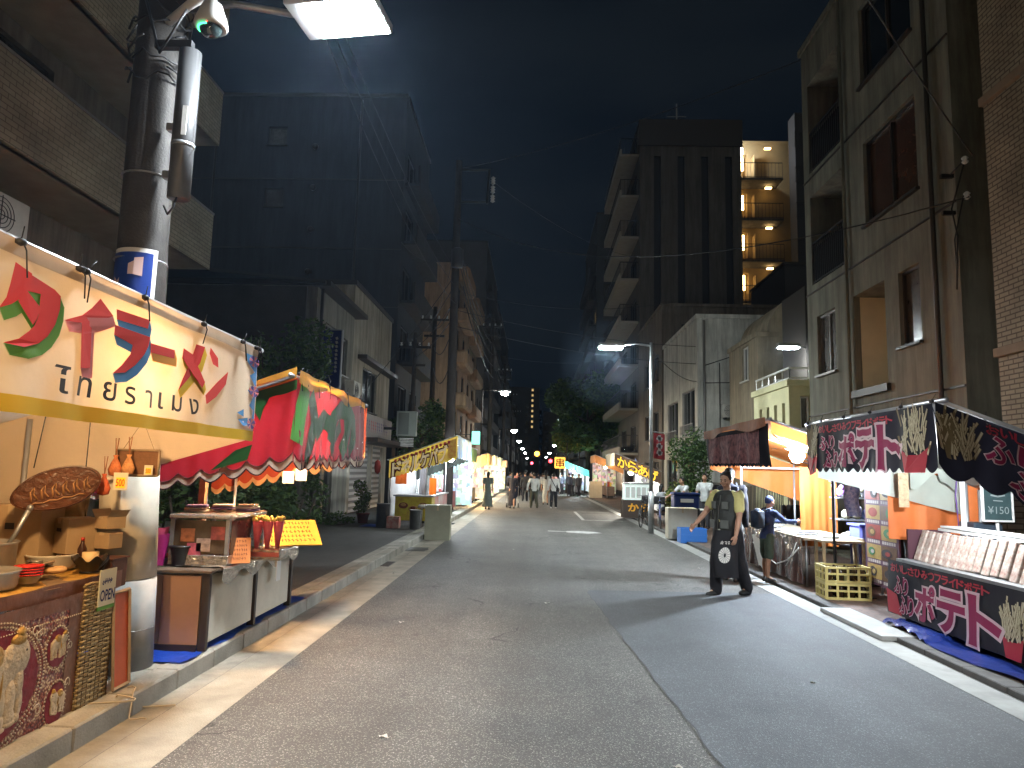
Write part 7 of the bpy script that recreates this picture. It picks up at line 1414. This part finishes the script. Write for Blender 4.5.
# ------------------------------------------------------------------ people
from mathutils import noise as mnoise
def remeshed(mb, name, m, parent, voxel=.012, smooth=3, fold=0):
    me = D.meshes.new('tmp'); me.from_pydata([V(v) for v in mb.v], [], mb.f)
    bm = bmesh.new(); bm.from_mesh(me); bmesh.ops.recalc_face_normals(bm, faces=bm.faces); bm.to_mesh(me); bm.free()
    o = D.objects.new('tmp', me); col.objects.link(o)
    r = o.modifiers.new('r', 'REMESH'); r.mode = 'VOXEL'; r.voxel_size = voxel; r.adaptivity = 0; r.use_smooth_shade = True
    s = o.modifiers.new('s', 'SMOOTH'); s.iterations = smooth; s.factor = .5
    bpy.context.view_layer.update(); dg = bpy.context.evaluated_depsgraph_get(); out = D.meshes.new_from_object(o.evaluated_get(dg))
    D.objects.remove(o); D.meshes.remove(me); out.name = name; out.materials.clear()
    for x in (m if isinstance(m, list) else [m]): out.materials.append(x)
    for p_ in out.polygons: p_.use_smooth = True
    if fold:
        nv = [v.normal.copy() for v in out.vertices]; cs_ = [v.co.copy() for v in out.vertices]
        for v, n_, c_ in zip(out.vertices, nv, cs_):
            q = V((c_.x*9, c_.y*9, c_.z*5.5)); v.co = c_+n_*(fold*(mnoise.noise(q)+.5*mnoise.noise(q*2.3+V((3,1,7)))))
    ob = D.objects.new(name, out); col.objects.link(ob); ob.parent = parent; return ob
def limb(mb, pts, rs, n=14, sc=None):
    mb.tube(pts, rs, n, cap=True); mb.ball(pts[0], rs[0], n); mb.ball(pts[-1], rs[-1], n)
    for p, r in zip(pts[1:-1], rs[1:-1]): mb.ball(p, r*.99, n)
def loft(mb, secs, n=20):
    """secs: (center, rx, ry)"""
    vs = []; fs = []
    for c, rx, ry in secs:
        for j in range(n): a = 2*PI*j/n; vs.append(V(c)+V((rx*math.cos(a), ry*math.sin(a), 0)))
    for i in range(len(secs)-1):
        for j in range(n): j2 = (j+1) % n; fs.append((i*n+j, i*n+j2, (i+1)*n+j2, (i+1)*n+j))
    fs += [tuple(range(n))[::-1], tuple(range((len(secs)-1)*n, len(secs)*n))]; mb.add(vs, fs)
skin = mat('skin', (.40,.22,.14), .55, .12, 12); hairm = mat('black_hair', (.012,.010,.009), .45, .4, 40, .6, 90)
def rotx(v, a): c, s = math.cos(a), math.sin(a); return V((v[0], v[1]*c-v[2]*s, v[1]*s+v[2]*c))
def person(label, x, y, rz, H=1.7, legs=((12,8),(-14,-22)), arms=((10,25,10),(-12,5,10)), shirt=(.5,.5,.5), pants=(.02,.02,.025), sleeve='short', z0=0, fat=1., lean=0, sit=False,
           skirt=None, head=(0,0), vox=.012, hair='short', shoes=(.02,.02,.02), shorts=False, group=None, fingers=True, hood=None, dress=None, extra=None, hold=None):
    """faces +Y in its own frame (so rz = 0 walks away). legs: (thigh, shin) forward angles; arms: (upper, fore) forward angles, outward angle."""
    t = thing('person', label, 'person', (x,y,z0), rz, group)
    h = H; thigh, shin = .245*h, .245*h; hipw = .05*h*fat; shw = .112*h*(1+.25*(fat-1))
    LG = []
    for sgn, (a, b) in zip((-1,1), legs):
        a, b = R(a), R(b); k = V((0, math.sin(a)*thigh, -math.cos(a)*thigh)); an = k+V((0, math.sin(b)*shin, -math.cos(b)*shin)); LG.append((sgn, k, an))
    low = min(l[2].z for l in LG); zp = (-low+.045*h)
    hip = V((0,0,zp)); lv = V((0, math.sin(R(lean)), math.cos(R(lean))))
    ch = hip+lv*.19*h; shl = hip+lv*.295*h; nk = hip+lv*.335*h
    hd = nk+V((0,.012*h+.02*math.sin(R(lean)),.075*h)); hr = .062*h
    body = MB(); cloth = MB(); trou = MB(); shoe = MB()
    g = fat
    def torso(mb, e):
        loft(mb, [(hip-lv*.02*h, .082*h*g+e, .062*h*g+e), (hip+lv*.05*h, .080*h*g+e, .062*h*g*g+e), (hip+lv*.12*h, .076*h*g+e, .058*h*g*g+e), (ch, .088*h*g+e, .062*h*g+e), (hip+lv*.255*h, .094*h*g+e, .058*h+e), (shl, .078*h+e, .045*h+e), (hip+lv*.32*h, .040*h+e, .034*h+e)])
    torso(body, -.004)
    limb(body, [nk-lv*.03*h, nk+V((0,.006*h,.03*h))], [.031*h, .029*h])
    tl, ti = R(head[0]), R(head[1]); Rm = Matrix.Rotation(tl, 3, 'Z') @ Matrix.Rotation(ti, 3, 'X')
    def HP(v): return hd+Rm @ (V(v)*h)
    hm = MB()
    hm.ball(HP((0,0,.008)), 1, 18, sc=(.046*h,.056*h,.058*h), rot=Rm); hm.ball(HP((0,.016,-.028)), 1, 14, sc=(.034*h,.036*h,.038*h), rot=Rm)
    hm.ball(HP((0,.030,-.052)), .014*h, 10); hm.ball(HP((0,.057,-.008)), 1, 10, sc=(.009*h,.013*h,.016*h), rot=Rm); hm.ball(HP((0,.050,-.037)), 1, 8, sc=(.018*h,.006*h,.006*h), rot=Rm)
    for sg in (-1,1): hm.ball(HP((sg*.046,-.002,-.006)), 1, 8, sc=(.006*h,.012*h,.018*h), rot=Rm); hm.ball(HP((sg*.018,.047,.012)), 1, 8, sc=(.012*h,.007*h,.005*h), rot=Rm); hm.ball(HP((sg*.024,.036,-.015)), .017*h, 8)
    body.add(hm.v, hm.f)
    for (sgn, k, an) in LG:
        hp = hip+V((sgn*hipw,0,-.01*h)); K = hp+k; A = hp+an
        limb(body, [hp, hp+k*.5, K, K+(A-K)*.35+V((0,-.012*h,0)), A], [.048*h*g, .042*h*g, .030*h*g, .031*h*g, .020*h])
        if not shorts: limb(trou, [hp, hp+k*.5, K, K+(A-K)*.5, A+V((0,0,.01))], [.058*h*g, .054*h*g, .046*h*g, .044*h*g, .037*h*g])
        else: limb(trou, [hp, hp+k*.5, hp+k*.92], [.060*h*g, .058*h*g, .052*h*g])
        toe = V((sgn*.01*h, .075*h, -.012*h)); limb(body, [A, A+toe*.7], [.017*h, .012*h])
        limb(shoe, [A+V((0,-.018*h,-.026*h)), A+V((0,.03*h,-.026*h)), A+V((sgn*.008*h,.085*h,-.030*h))], [.026*h, .028*h, .021*h]); shoe.ball(A+V((0,-.004*h,-.006*h)), .026*h, 10)
    if not skirt: loft(trou, [(hip-lv*.05*h, .080*h*g, .066*h*g), (hip-lv*.0*h, .088*h*g, .070*h*g), (hip+lv*.05*h, .083*h*g, .068*h*g)])
    torso(cloth, .010)
    HANDS = []
    for i, sgn in enumerate((-1,1)):
        a, b, o = [R(q) for q in arms[i]]
        S = shl+V((sgn*shw,0,-.012*h)); up = .175*h; fo = .150*h
        E = S+V((sgn*math.sin(o)*up, math.sin(a)*math.cos(o)*up, -math.cos(a)*math.cos(o)*up)); W = E+V((sgn*math.sin(o*.4)*fo, math.sin(b)*fo, -math.cos(b)*fo))
        limb(body, [shl+V((sgn*.05*h,0,-.01*h)), S, S.lerp(E,.5), E, E.lerp(W,.35), W], [.035*h, .034*h*g, .028*h*g, .023*h, .023*h, .016*h])
        if sleeve == 'short': limb(cloth, [shl+V((sgn*.05*h,0,-.012*h)), S, S.lerp(E,.62)], [.043*h, .040*h*(.45+.55*g), .035*h*(.45+.55*g)])
        elif sleeve == 'long': limb(cloth, [shl+V((sgn*.05*h,0,-.012*h)), S, S.lerp(E,.5), E, W], [.042*h, .043*h*g, .038*h*g, .034*h*g, .027*h])
        d = (W-E).normalized(); sd = V((0,1,0)) if abs(d.y) < .8 else V((0,0,1)); sd = (sd-d*sd.dot(d)).normalized(); pn = d.cross(sd).normalized()*(-sgn)
        P = W+d*.028*h; body.ball(P, 1, 10, sc=(.012*h,.024*h,.028*h), rot=Matrix((pn, sd, d)).transposed())
        if fingers:
            for q in range(4):
                b0 = P+d*.02*h+sd*(.0165*h-.011*h*q); l = (.036,.041,.038,.030)[q]*h
                m1 = b0+d*l*.55+pn*l*.12; m2 = b0+d*l*.85+pn*l*.42; limb(body, [b0-d*.012*h, b0, m1, m2], [.0058*h]*4, 8)
            b0 = P-d*.008*h+sd*.018*h; limb(body, [b0-sd*.008*h, b0+sd*.012*h+d*.01*h, b0+sd*.016*h+d*.03*h+pn*.008*h], [.0075*h,.0065*h,.0058*h], 8)
        HANDS.append((W, P, d))
    remeshed(body, 'body', skin, t, vox, 2)
    if shirt: 
        if dress: loft(cloth, [(hip-V((0,0,hip.z-.07*h)), dress[0]*h*.88, dress[0]*.7*h), (hip-V((0,0,.30*h)), dress[1]*h*1.02, dress[1]*.8*h), (hip-V((0,0,.14*h)), .104*h*g, .086*h*g), (hip-V((0,0,.05*h)), .092*h*g, .076*h*g), (hip+lv*.06*h, .078*h*g, .064*h*g)], 28)
        elif skirt is None: loft(cloth, [(hip-lv*.035*h, .094*h*g, .078*h*g), (hip+lv*.05*h, .090*h*g, .072*h*g)])
        remeshed(cloth, 'shirt' if not dress else 'dress', mat('cloth_s_%g_%g_%g' % shirt, shirt, .85, .25, 9, .5, 16), t, vox, 3, .013)
    if not dress: remeshed(trou, 'shorts' if shorts else 'trousers', mat('cloth_p_%g_%g_%g' % pants, pants, .85, .2, 9, .5, 14), t, vox, 3, .012)
    remeshed(shoe, 'shoes', mat('shoe_%g' % shoes[0], shoes, .5), t, vox, 2)
    hb = MB(); hb.ball(HP((0,-.010,.018)), 1, 18, sc=(.0525*h,.058*h,.058*h), rot=Rm)
    hb.v = [tuple((V(v)-hd)) for v in hb.v]
    inv = Rm.inverted(); nv = []
    for v in hb.v:
        q = inv @ V(v)
        if q.y > .030*h and q.z < .042*h: q.y = .030*h
        if q.z < -.030*h: q.z = -.030*h
        nv.append(tuple(hd+Rm @ q))
    hb.v = nv
    if hair == 'long': loft(hb, [(HP((0,-.03,-.13)), .030*h, .016*h), (HP((0,-.032,-.06)), .045*h, .028*h), (HP((0,-.02,.0)), .050*h, .045*h)])
    remeshed(hb, 'hair', hairm if not hood else mat('hood', hood, .8, .2, 12), t, max(.008, vox*.8), 1)
    fc = MB()
    for sg in (-1,1): fc.ball(HP((sg*.018,.0535,.004)), 1, 8, sc=(.0075*h,.004*h,.0035*h), rot=Rm); 
    fc.ball(HP((0,.056,-.037)), 1, 8, 1, sc=(.013*h,.003*h,.0025*h), rot=Rm)
    for sg in (-1,1): fc.ball(HP((sg*.019,.0525,.018)), 1, 8, sc=(.012*h,.004*h,.0025*h), rot=Rm)
    fc.build('face_features', [blk_, mat('lips', (.30,.10,.08))], t, local=True)
    return t, dict(hip=hip, hd=hd, HANDS=HANDS, ch=ch, shl=shl, lv=lv, h=h, zp=zp)
WALK = ((24,14),(-16,-34)); WALK2 = ((-14,-30),(22,12))
# the man in the apron walking toward camera-left
t, J = person('stocky man in a dark vest over a yellow shirt walking on the road', 2.78, 10.4, R(124), 1.72, legs=((-12,-24),(14,4)), arms=((10,20,8),(30,48,14)), shirt=(.56,.50,.20), pants=(.012,.012,.016), fat=1.28, vox=.0085, head=(14,-16), shoes=(.015,.015,.015))
h = J['h']; mb = MB(); lv = J['lv']; hip = J['hip']
loft(mb, [(hip-lv*.06*h, .124*h, .112*h), (hip+lv*.0*h, .121*h, .110*h), (hip+lv*.08*h, .118*h, .106*h), (J['ch'], .132*h, .098*h), (hip+lv*.25*h, .138*h, .086*h), (J['shl'], .122*h, .066*h), (hip+lv*.325*h, .055*h, .048*h)])
remeshed(mb, 'vest', mat('dark_vest', (.035,.038,.035), .7, .3, 8, .7, 12), t, .010, 2, .007)
mb = MB(); zy = lambda z: (.098+.012)*h*1.02
mb.tube([(0,.080*h,J['shl'].z-.02),(0,.093*h,J['shl'].z-.08*h),(0,.106*h,J['ch'].z),(0,.118*h,hip.z+.08*h),(0,.124*h,hip.z-.02)], .005, 5)
for sg in (-1,1):
    mb.obox((sg*.060*h,.100*h,J['ch'].z+.02), (1,-sg*.35,0), (sg*.35,1,0), Z_, .045, .010, .05); mb.obox((sg*.065*h,.114*h,hip.z+.05*h), (1,-sg*.4,0), (sg*.4,1,0), Z_, .055, .010, .055)
mb.build('zip_and_pockets', mat('vest_trim', (.10,.105,.095), .6, .2, 9), t, local=True)
mb = MB(); n_ = 24
apm = lambda s, u: V((math.sin((s-.5)*1.5-.62)*(.142*h+.010*u), math.cos((s-.5)*1.5-.62)*(.128*h+.09*math.sin(min(u,1)*2.2)), hip.z+.0*h-.37*h*u))+V((.01*math.sin(9*s+3*u),.012*math.sin(8*s+2*u),0))
mb.grid(apm, 24, 14); ap = mb.build('apron', mat('black_apron', (.012,.012,.016), .8, .2, 6, .4, 10), t, local=True)
mb = MB(); apl = lambda s, u: apm(s, u)+(V((apm(s,u).x, apm(s,u).y, 0)).normalized()*.006)
pw = mat('apron_white', (.66,.64,.60), .8)
cs, cu = .50, .52
for k in range(16): 
    a = k*PI/8; pts = [(cs+.055*math.cos(a-.13)*.5,cu+.09*math.sin(a-.13)*.5),(cs+.17*math.cos(a-.17),cu+.17*math.sin(a-.17)),(cs+.17*math.cos(a+.17),cu+.17*math.sin(a+.17)),(cs+.055*math.cos(a+.13)*.5,cu+.09*math.sin(a+.13)*.5)]; poly(mb, apl, pts)
for i, ch in enumerate('祭好会'): lettering(mb, ch, apl, .36+.11*i, .22, .36+.11*i+.09, .29, .02, 0, .6, .8, .05)
mb.build('crest', pw, ap, local=True)
mb = MB(); mb.tube([(-.21,.02,hip.z+.0*h),(0,.205,hip.z+.005*h),(.21,.02,hip.z+.0*h)], .008, 5); mb.build('apron_string', mat('pale_string', (.4,.38,.3)), t, local=True)
# man behind him with backpack
t, J = person('man in black with a backpack partly hidden behind the vested man', 3.22, 11.9, R(-20), 1.78, legs=((5,0),(-8,-12)), arms=((5,20,6),(-5,10,6)), shirt=(.02,.02,.028), sleeve='long', vox=.013)
def backpack(t, J, m, w=.3, d=.2, hh=.45):
    h = J['h']; c = J['ch']+V((0,-.085*h-d*.45,.02)); mb = MB(); mb.ball(c, 1, 16, sc=(w*.5,d*.5,hh*.5)); mb.box(c+V((-w*.42,-d*.35,-hh*.42)), c+V((w*.42,d*.35,hh*.36))); o = remeshed(mb, 'backpack', m, t, .014, 4)
    mb = MB()
    for sg in (-1,1): mb.tube([c+V((sg*w*.3,d*.3,hh*.35)), J['shl']+V((sg*.06*h,.0,.045*h)), J['ch']+V((sg*.065*h,.075*h,.02)), c+V((sg*w*.4,d*.3,-hh*.3))], .016, 6)
    mb.build('backpack_straps', m, t, local=True)
navybag = mat('navy_bag', (.015,.02,.045), .7, .3, 8, .3, 20); backpack(t, J, navybag, .38, .26, .55)
# boy
t, J = person('boy in a navy hooded top and green shorts reaching over the toy counter', 3.72, 11.62, R(-72), 1.30, legs=((2,-2),(-3,-5)), arms=((50,88,4),(54,90,4)), shirt=(.02,.035,.10), pants=(.05,.07,.05), sleeve='long', shorts=True, hood=(.02,.035,.10), vox=.009, z0=.05, head=(0,-8), lean=6)
backpack(t, J, mat('boy_backpack', (.02,.035,.06), .7, .6, 14), .26, .18, .34)
# vendor inside toy stall
person('vendor in a dark shirt standing inside beside the prize rack', 5.35, 10.55, R(110), 1.65, legs=((0,0),(0,0)), arms=((30,75,10),(20,70,10)), shirt=(.05,.045,.05), pants=(.02,.02,.02), z0=.05, vox=.014)
# bystanders behind the toy stall
person('seated person in grey with dark hair behind the toy stall, left one', 4.6, 17.3, R(170), 1.6, legs=((85,0),(85,0)), arms=((20,70,5),(20,70,5)), shirt=(.10,.10,.11), z0=.05, vox=.018, sit=True)
person('seated person in dark clothes behind the toy stall, right one', 5.9, 16.6, R(150), 1.6, legs=((85,0),(85,0)), arms=((20,70,5),(20,70,5)), shirt=(.05,.05,.06), z0=.05, vox=.018, sit=True)
# right group around x 655-712
person('seated person in white turned away beside the lamp post', 4.25, 24.1, R(-60), 1.62, legs=((85,0),(80,0)), arms=((10,60,8),(10,60,8)), shirt=(.42,.44,.46), pants=(.05,.05,.07), z0=.05, vox=.02, hair='long')
person('man in a white shirt standing by the folding table', 5.35, 22.6, R(150), 1.66, legs=((3,0),(-3,-4)), arms=((30,60,8),(15,30,10)), shirt=(.50,.52,.52), pants=(.05,.05,.06), z0=.05, vox=.018, fat=1.08)
person('person in white bending over next to the climbing shrub', 4.9, 22.9, R(120), 1.6, legs=((12,0),(8,0)), arms=((50,70,8),(50,60,8)), shirt=(.52,.53,.54), pants=(.04,.04,.05), z0=.05, vox=.02, lean=28)
# stools for the seated
def stool(label, x, y, h_):
    t = thing('stool', label, 'stool', (x,y,.05)); mb = MB(); mb.lathe([(0,0),(.16,0),(.17,.02),(.16,.04),(0,.04)], (x,y,h_-.04), 16); mb.build('seat', blacksteel, t)
    for a in range(4): mb = MB(); mb.tube([(x+.1*math.cos(a*1.57+.7),y+.1*math.sin(a*1.57+.7),h_-.04),(x+.16*math.cos(a*1.57+.7),y+.16*math.sin(a*1.57+.7),.052)], .012, 6); mb.build('leg', steel, t)
stool('low round stool under the white shirted sitter', 4.25, 24.1, .40); stool('round stool under the grey sitter behind the toy stall', 4.6, 17.3, .40); stool('round stool under the dark sitter behind the toy stall', 5.9, 16.6, .40)
# pedestrians in the road
P_ = 'pedestrians in the middle distance'
person('woman in a long grey green dress with long dark hair at the left stalls', -2.02, 31.6, R(-10), 1.62, legs=((4,0),(-4,-6)), arms=((5,20,5),(-3,10,5)), shirt=(.11,.14,.13), dress=(.175,.125), hair='long', vox=.02, sleeve='short')
t, J = person('woman in a long black dress pushing a stroller', -.98, 33.0, R(4), 1.62, legs=((10,4),(-10,-18)), arms=((35,75,5),(35,75,5)), shirt=(.015,.016,.025), dress=(.13,.11), hair='long', vox=.02, sleeve='long')
st = thing('stroller', 'black stroller on small wheels in front of the woman in black', 'stroller', (-.98,33.8,0))
for dx in (-.27,.27):
    for dy in (-.3,.3): mb = MB(); mb.tube([(-.98+dx-.02,33.8+dy,.11),(-.98+dx+.02,33.8+dy,.11)], .11, 14); mb.build('wheel', blacksteel, st)
    mb = MB(); mb.tube([(-.98+dx,34.1,.14),(-.98+dx,33.55,.75),(-.98+dx,33.35,1.02)], .013, 6); mb.tube([(-.98+dx,33.5,.14),(-.98+dx,33.95,.7)], .013, 6); mb.build('side_frame', steel, st)
mb = MB(); mb.tube([(-1.25,33.35,1.02),(-.71,33.35,1.02)], .016, 6); mb.build('handle', blacksteel, st)
mb = MB(); mb.ball((-.98,33.85,.62), 1, 14, sc=(.26,.3,.24)); mb.build('seat', navybag, st); mb = MB(); mb.ball((-.98,33.8,.86), 1, 14, sc=(.27,.25,.2)); mb.build('hood', navybag, st)
w1 = person('man in a white long shirt and olive trousers walking away with an arm out', .02, 33.6, R(12), 1.66, legs=WALK, arms=((-30,-20,28),(20,40,8)), shirt=(.52,.55,.54), pants=(.05,.055,.04), sleeve='long', vox=.018)
t, J = person('man in a white shirt with a black strap across his back walking away', .95, 34.0, R(-8), 1.66, legs=WALK2, arms=((10,40,14),(-10,20,12)), shirt=(.55,.58,.58), pants=(.014,.016,.022), sleeve='long', vox=.018, shoes=(.5,.5,.5))
mb = MB(); h = 1.66; mb.tube([J['shl']+V((-.07*h,-.045*h,.03)), J['ch']+V((0,-.085*h,0)), J['hip']+V((.10*h,-.05*h,.02))], .018, 6); mb.build('shoulder_strap', blacksteel, t, local=True); mb = MB(); mb.ball(J['hip']+V((.13*h,.0,.03)), 1, 12, sc=(.07,.13,.12)); mb.build('bag', blacksteel, t, local=True)
person('woman in a white top and pale skirt between the two white shirted men', .62, 37.5, R(5), 1.6, legs=WALK, arms=((10,20,6),(-10,5,6)), shirt=(.45,.47,.46), pants=(.12,.12,.11), dress=(.10,.10), vox=.022, hair='long')
person('man in dark clothes walking away just right of the stroller', -.10, 42.0, R(0), 1.72, legs=WALK, arms=((10,20,8),(-10,5,8)), shirt=(.018,.02,.025), sleeve='long', vox=.022)
person('second dark clothed man shoulder to shoulder with the first', -.5, 41.2, R(-6), 1.7, legs=WALK2, arms=((-10,5,8),(10,20,8)), shirt=(.025,.025,.03), sleeve='long', vox=.022)
crowd = []
for k, (sh, pn, wk, lbl) in enumerate((((.05,.05,.06),(.02,.02,.03),WALK,'dark jacket'),((.45,.45,.45),(.05,.05,.06),WALK2,'white shirt'),((.12,.14,.2),(.03,.03,.04),((3,0),(-3,-4)),'grey blue top'),((.3,.12,.1),(.04,.04,.05),WALK,'dull red top'))):
    t, J = person('distant walker in a %s far down the road' % lbl, (-.9,.7,2.6,1.6)[k], (50,52,53,56)[k], R(10*k), 1.64, legs=wk, arms=((10,20,8),(-10,5,8)), shirt=sh, pants=pn, sleeve='long', vox=.028, group='distant walkers', fingers=True); crowd.append((t, lbl))
rn = random.Random(77)
spots = [(-.3,58),(1.1,60),(2.2,57),(-1.5,62),(.4,66),(1.9,68),(-1.0,72),(.9,76),(2.6,63),(3.0,55.5),(-.2,82),(1.5,85),(3.3,52.6),(2.9,53.6),(-1.6,48),(-1.3,55)]
for k, (x, y) in enumerate(spots):
    t0, lbl = crowd[k % 4]; dup(t0, (x,y,0), rn.uniform(-.6,.6)+(PI if k % 3 == 0 else 0), 'distant walker in a %s, %s' % (lbl, ('near the bright right stall','by the left stalls','in mid road far off','right of the road centre')[0 if x > 2 else 1 if x < -1 else 2 if x < .6 else 3]), 'distant walkers')

# ------------------------------------------------------------------ wires
wire('long wire sagging down to the stucco house from above the road', (-3.0,2.0,11.5), (6.45,10.3,6.5), .5)
wire('wire crossing low to the stucco house bracket', (-3.05,25.4,11.0), (6.42,10.4,5.9), 1.2)
wire('wire from the framed pole across the road to the striped block', (-2.0,25.4,12.6), (6.6,46,16), .6)
wire('upper wire across the road from the framed pole', (-3.05,25.4,12.9), (6.5,16.9,12.1), .3)
wire('wire from the framed pole to the tall tower', (-3.05,25.4,9.5), (-6.3,31.4,12), .5)
for k in range(3): wire('cable in the bundle running pole to pole along the left side, %s from the top' % ['first','second','third','fourth','fifth'][k], (-3.2+.1*k,5.5,8.9-.45*k), (-3.2+.1*k,25.3,9.2-.75*k), .5+.1*k, .008)
for k in range(5): wire('cable from the framed pole to the next pole behind it, %s from the top' % ['first','second','third','fourth','fifth'][k], (-3.2+.15*k,25.5,10.8-.8*k), (-3.1+.1*k,47,11-.8*k), .6, .02)
for k in range(3): wire('cable past the peach building, %s from the top' % ['first','second','third'][k], (-3.1+.1*k,47,11-.8*k), (-3.1+.1*k,68,11-.9*k), .6, .025)
for k in range(3): wire('cable farther along the left poles, %s from the top' % ['first','second','third'][k], (-3.1+.1*k,68,11-.8*k), (-3.1+.1*k,115,11-.9*k), 1.0)
for k in range(3): wire('service drop from the slim pole to the cream shop, %s from the top' % ['first','second','third'][k], (-5.3,30.4,7.3-.4*k), (-3.1,25.5,8.4-.6*k), .2, .018)
wire('steeply slanting wire in front of the cream shop', (-3.05,25.4,8.8), (-6.15,22.8,3.4), .15, .014)
for k in range(6): wire('low loose cable between the dark poles and the peach building, %s from the top' % ['first','second','third','fourth','fifth','sixth'][k], (-3.05,25.6,8.2-.55*k), (-5.3-.02*k,45.2,9.5-1.1*k) if k % 2 else (-5.0,34,8.6-.5*k), .5+.12*k, .018)
wire('wire from the shorter pole to the framed pole', (-5,34,9), (-3.05,25.4,10), .3)
for k in range(3): wire('wire over the road before the white house, %s one' % ['upper','middle','lower'][k], (3.27,20.3,5.3) if k == 2 else (-3.05,25.4,7.5-.6*k), (6.4,28.2,6.8-.7*k), .25)
for k, y in enumerate((31,47.3,68.3)): wire('thin wire crossing the road %s' % ['above the kebab stall','before the striped block','in the far distance'][k], (-3.1,y,9.5), (6.5,y+2,9.8), .5)
# insulator bracket on the near right building
t = thing('wall_bracket', 'cluster of insulators and cables on the corner of the right stucco house', 'bracket', (6.4,10.4,6.2))
mb = MB(); mb.box((6.30,10.86,6.4),(6.49,10.92,6.46)); mb.box((6.30,10.86,5.8),(6.49,10.92,5.86)); mb.tube([(6.42,10.45,6.5),(6.4,10.8,6.43)], .012, 6); mb.tube([(6.42,10.45,6.5),(6.45,10.9,5.9),(6.4,10.7,5.4),(6.44,10.86,4.6)], .014, 6); mb.tube([(6.4,10.5,5.95),(6.46,10.88,5.4),(6.42,10.8,4.9)], .012, 6); mb.build('arms', blacksteel, t)
for z in (6.46,5.9): mb = MB(); mb.lathe([(.02,0),(.05,.03),(.03,.06),(.05,.09),(.02,.12)], (6.42,10.45,z-.02), 10); mb.build('insulator', white, t)
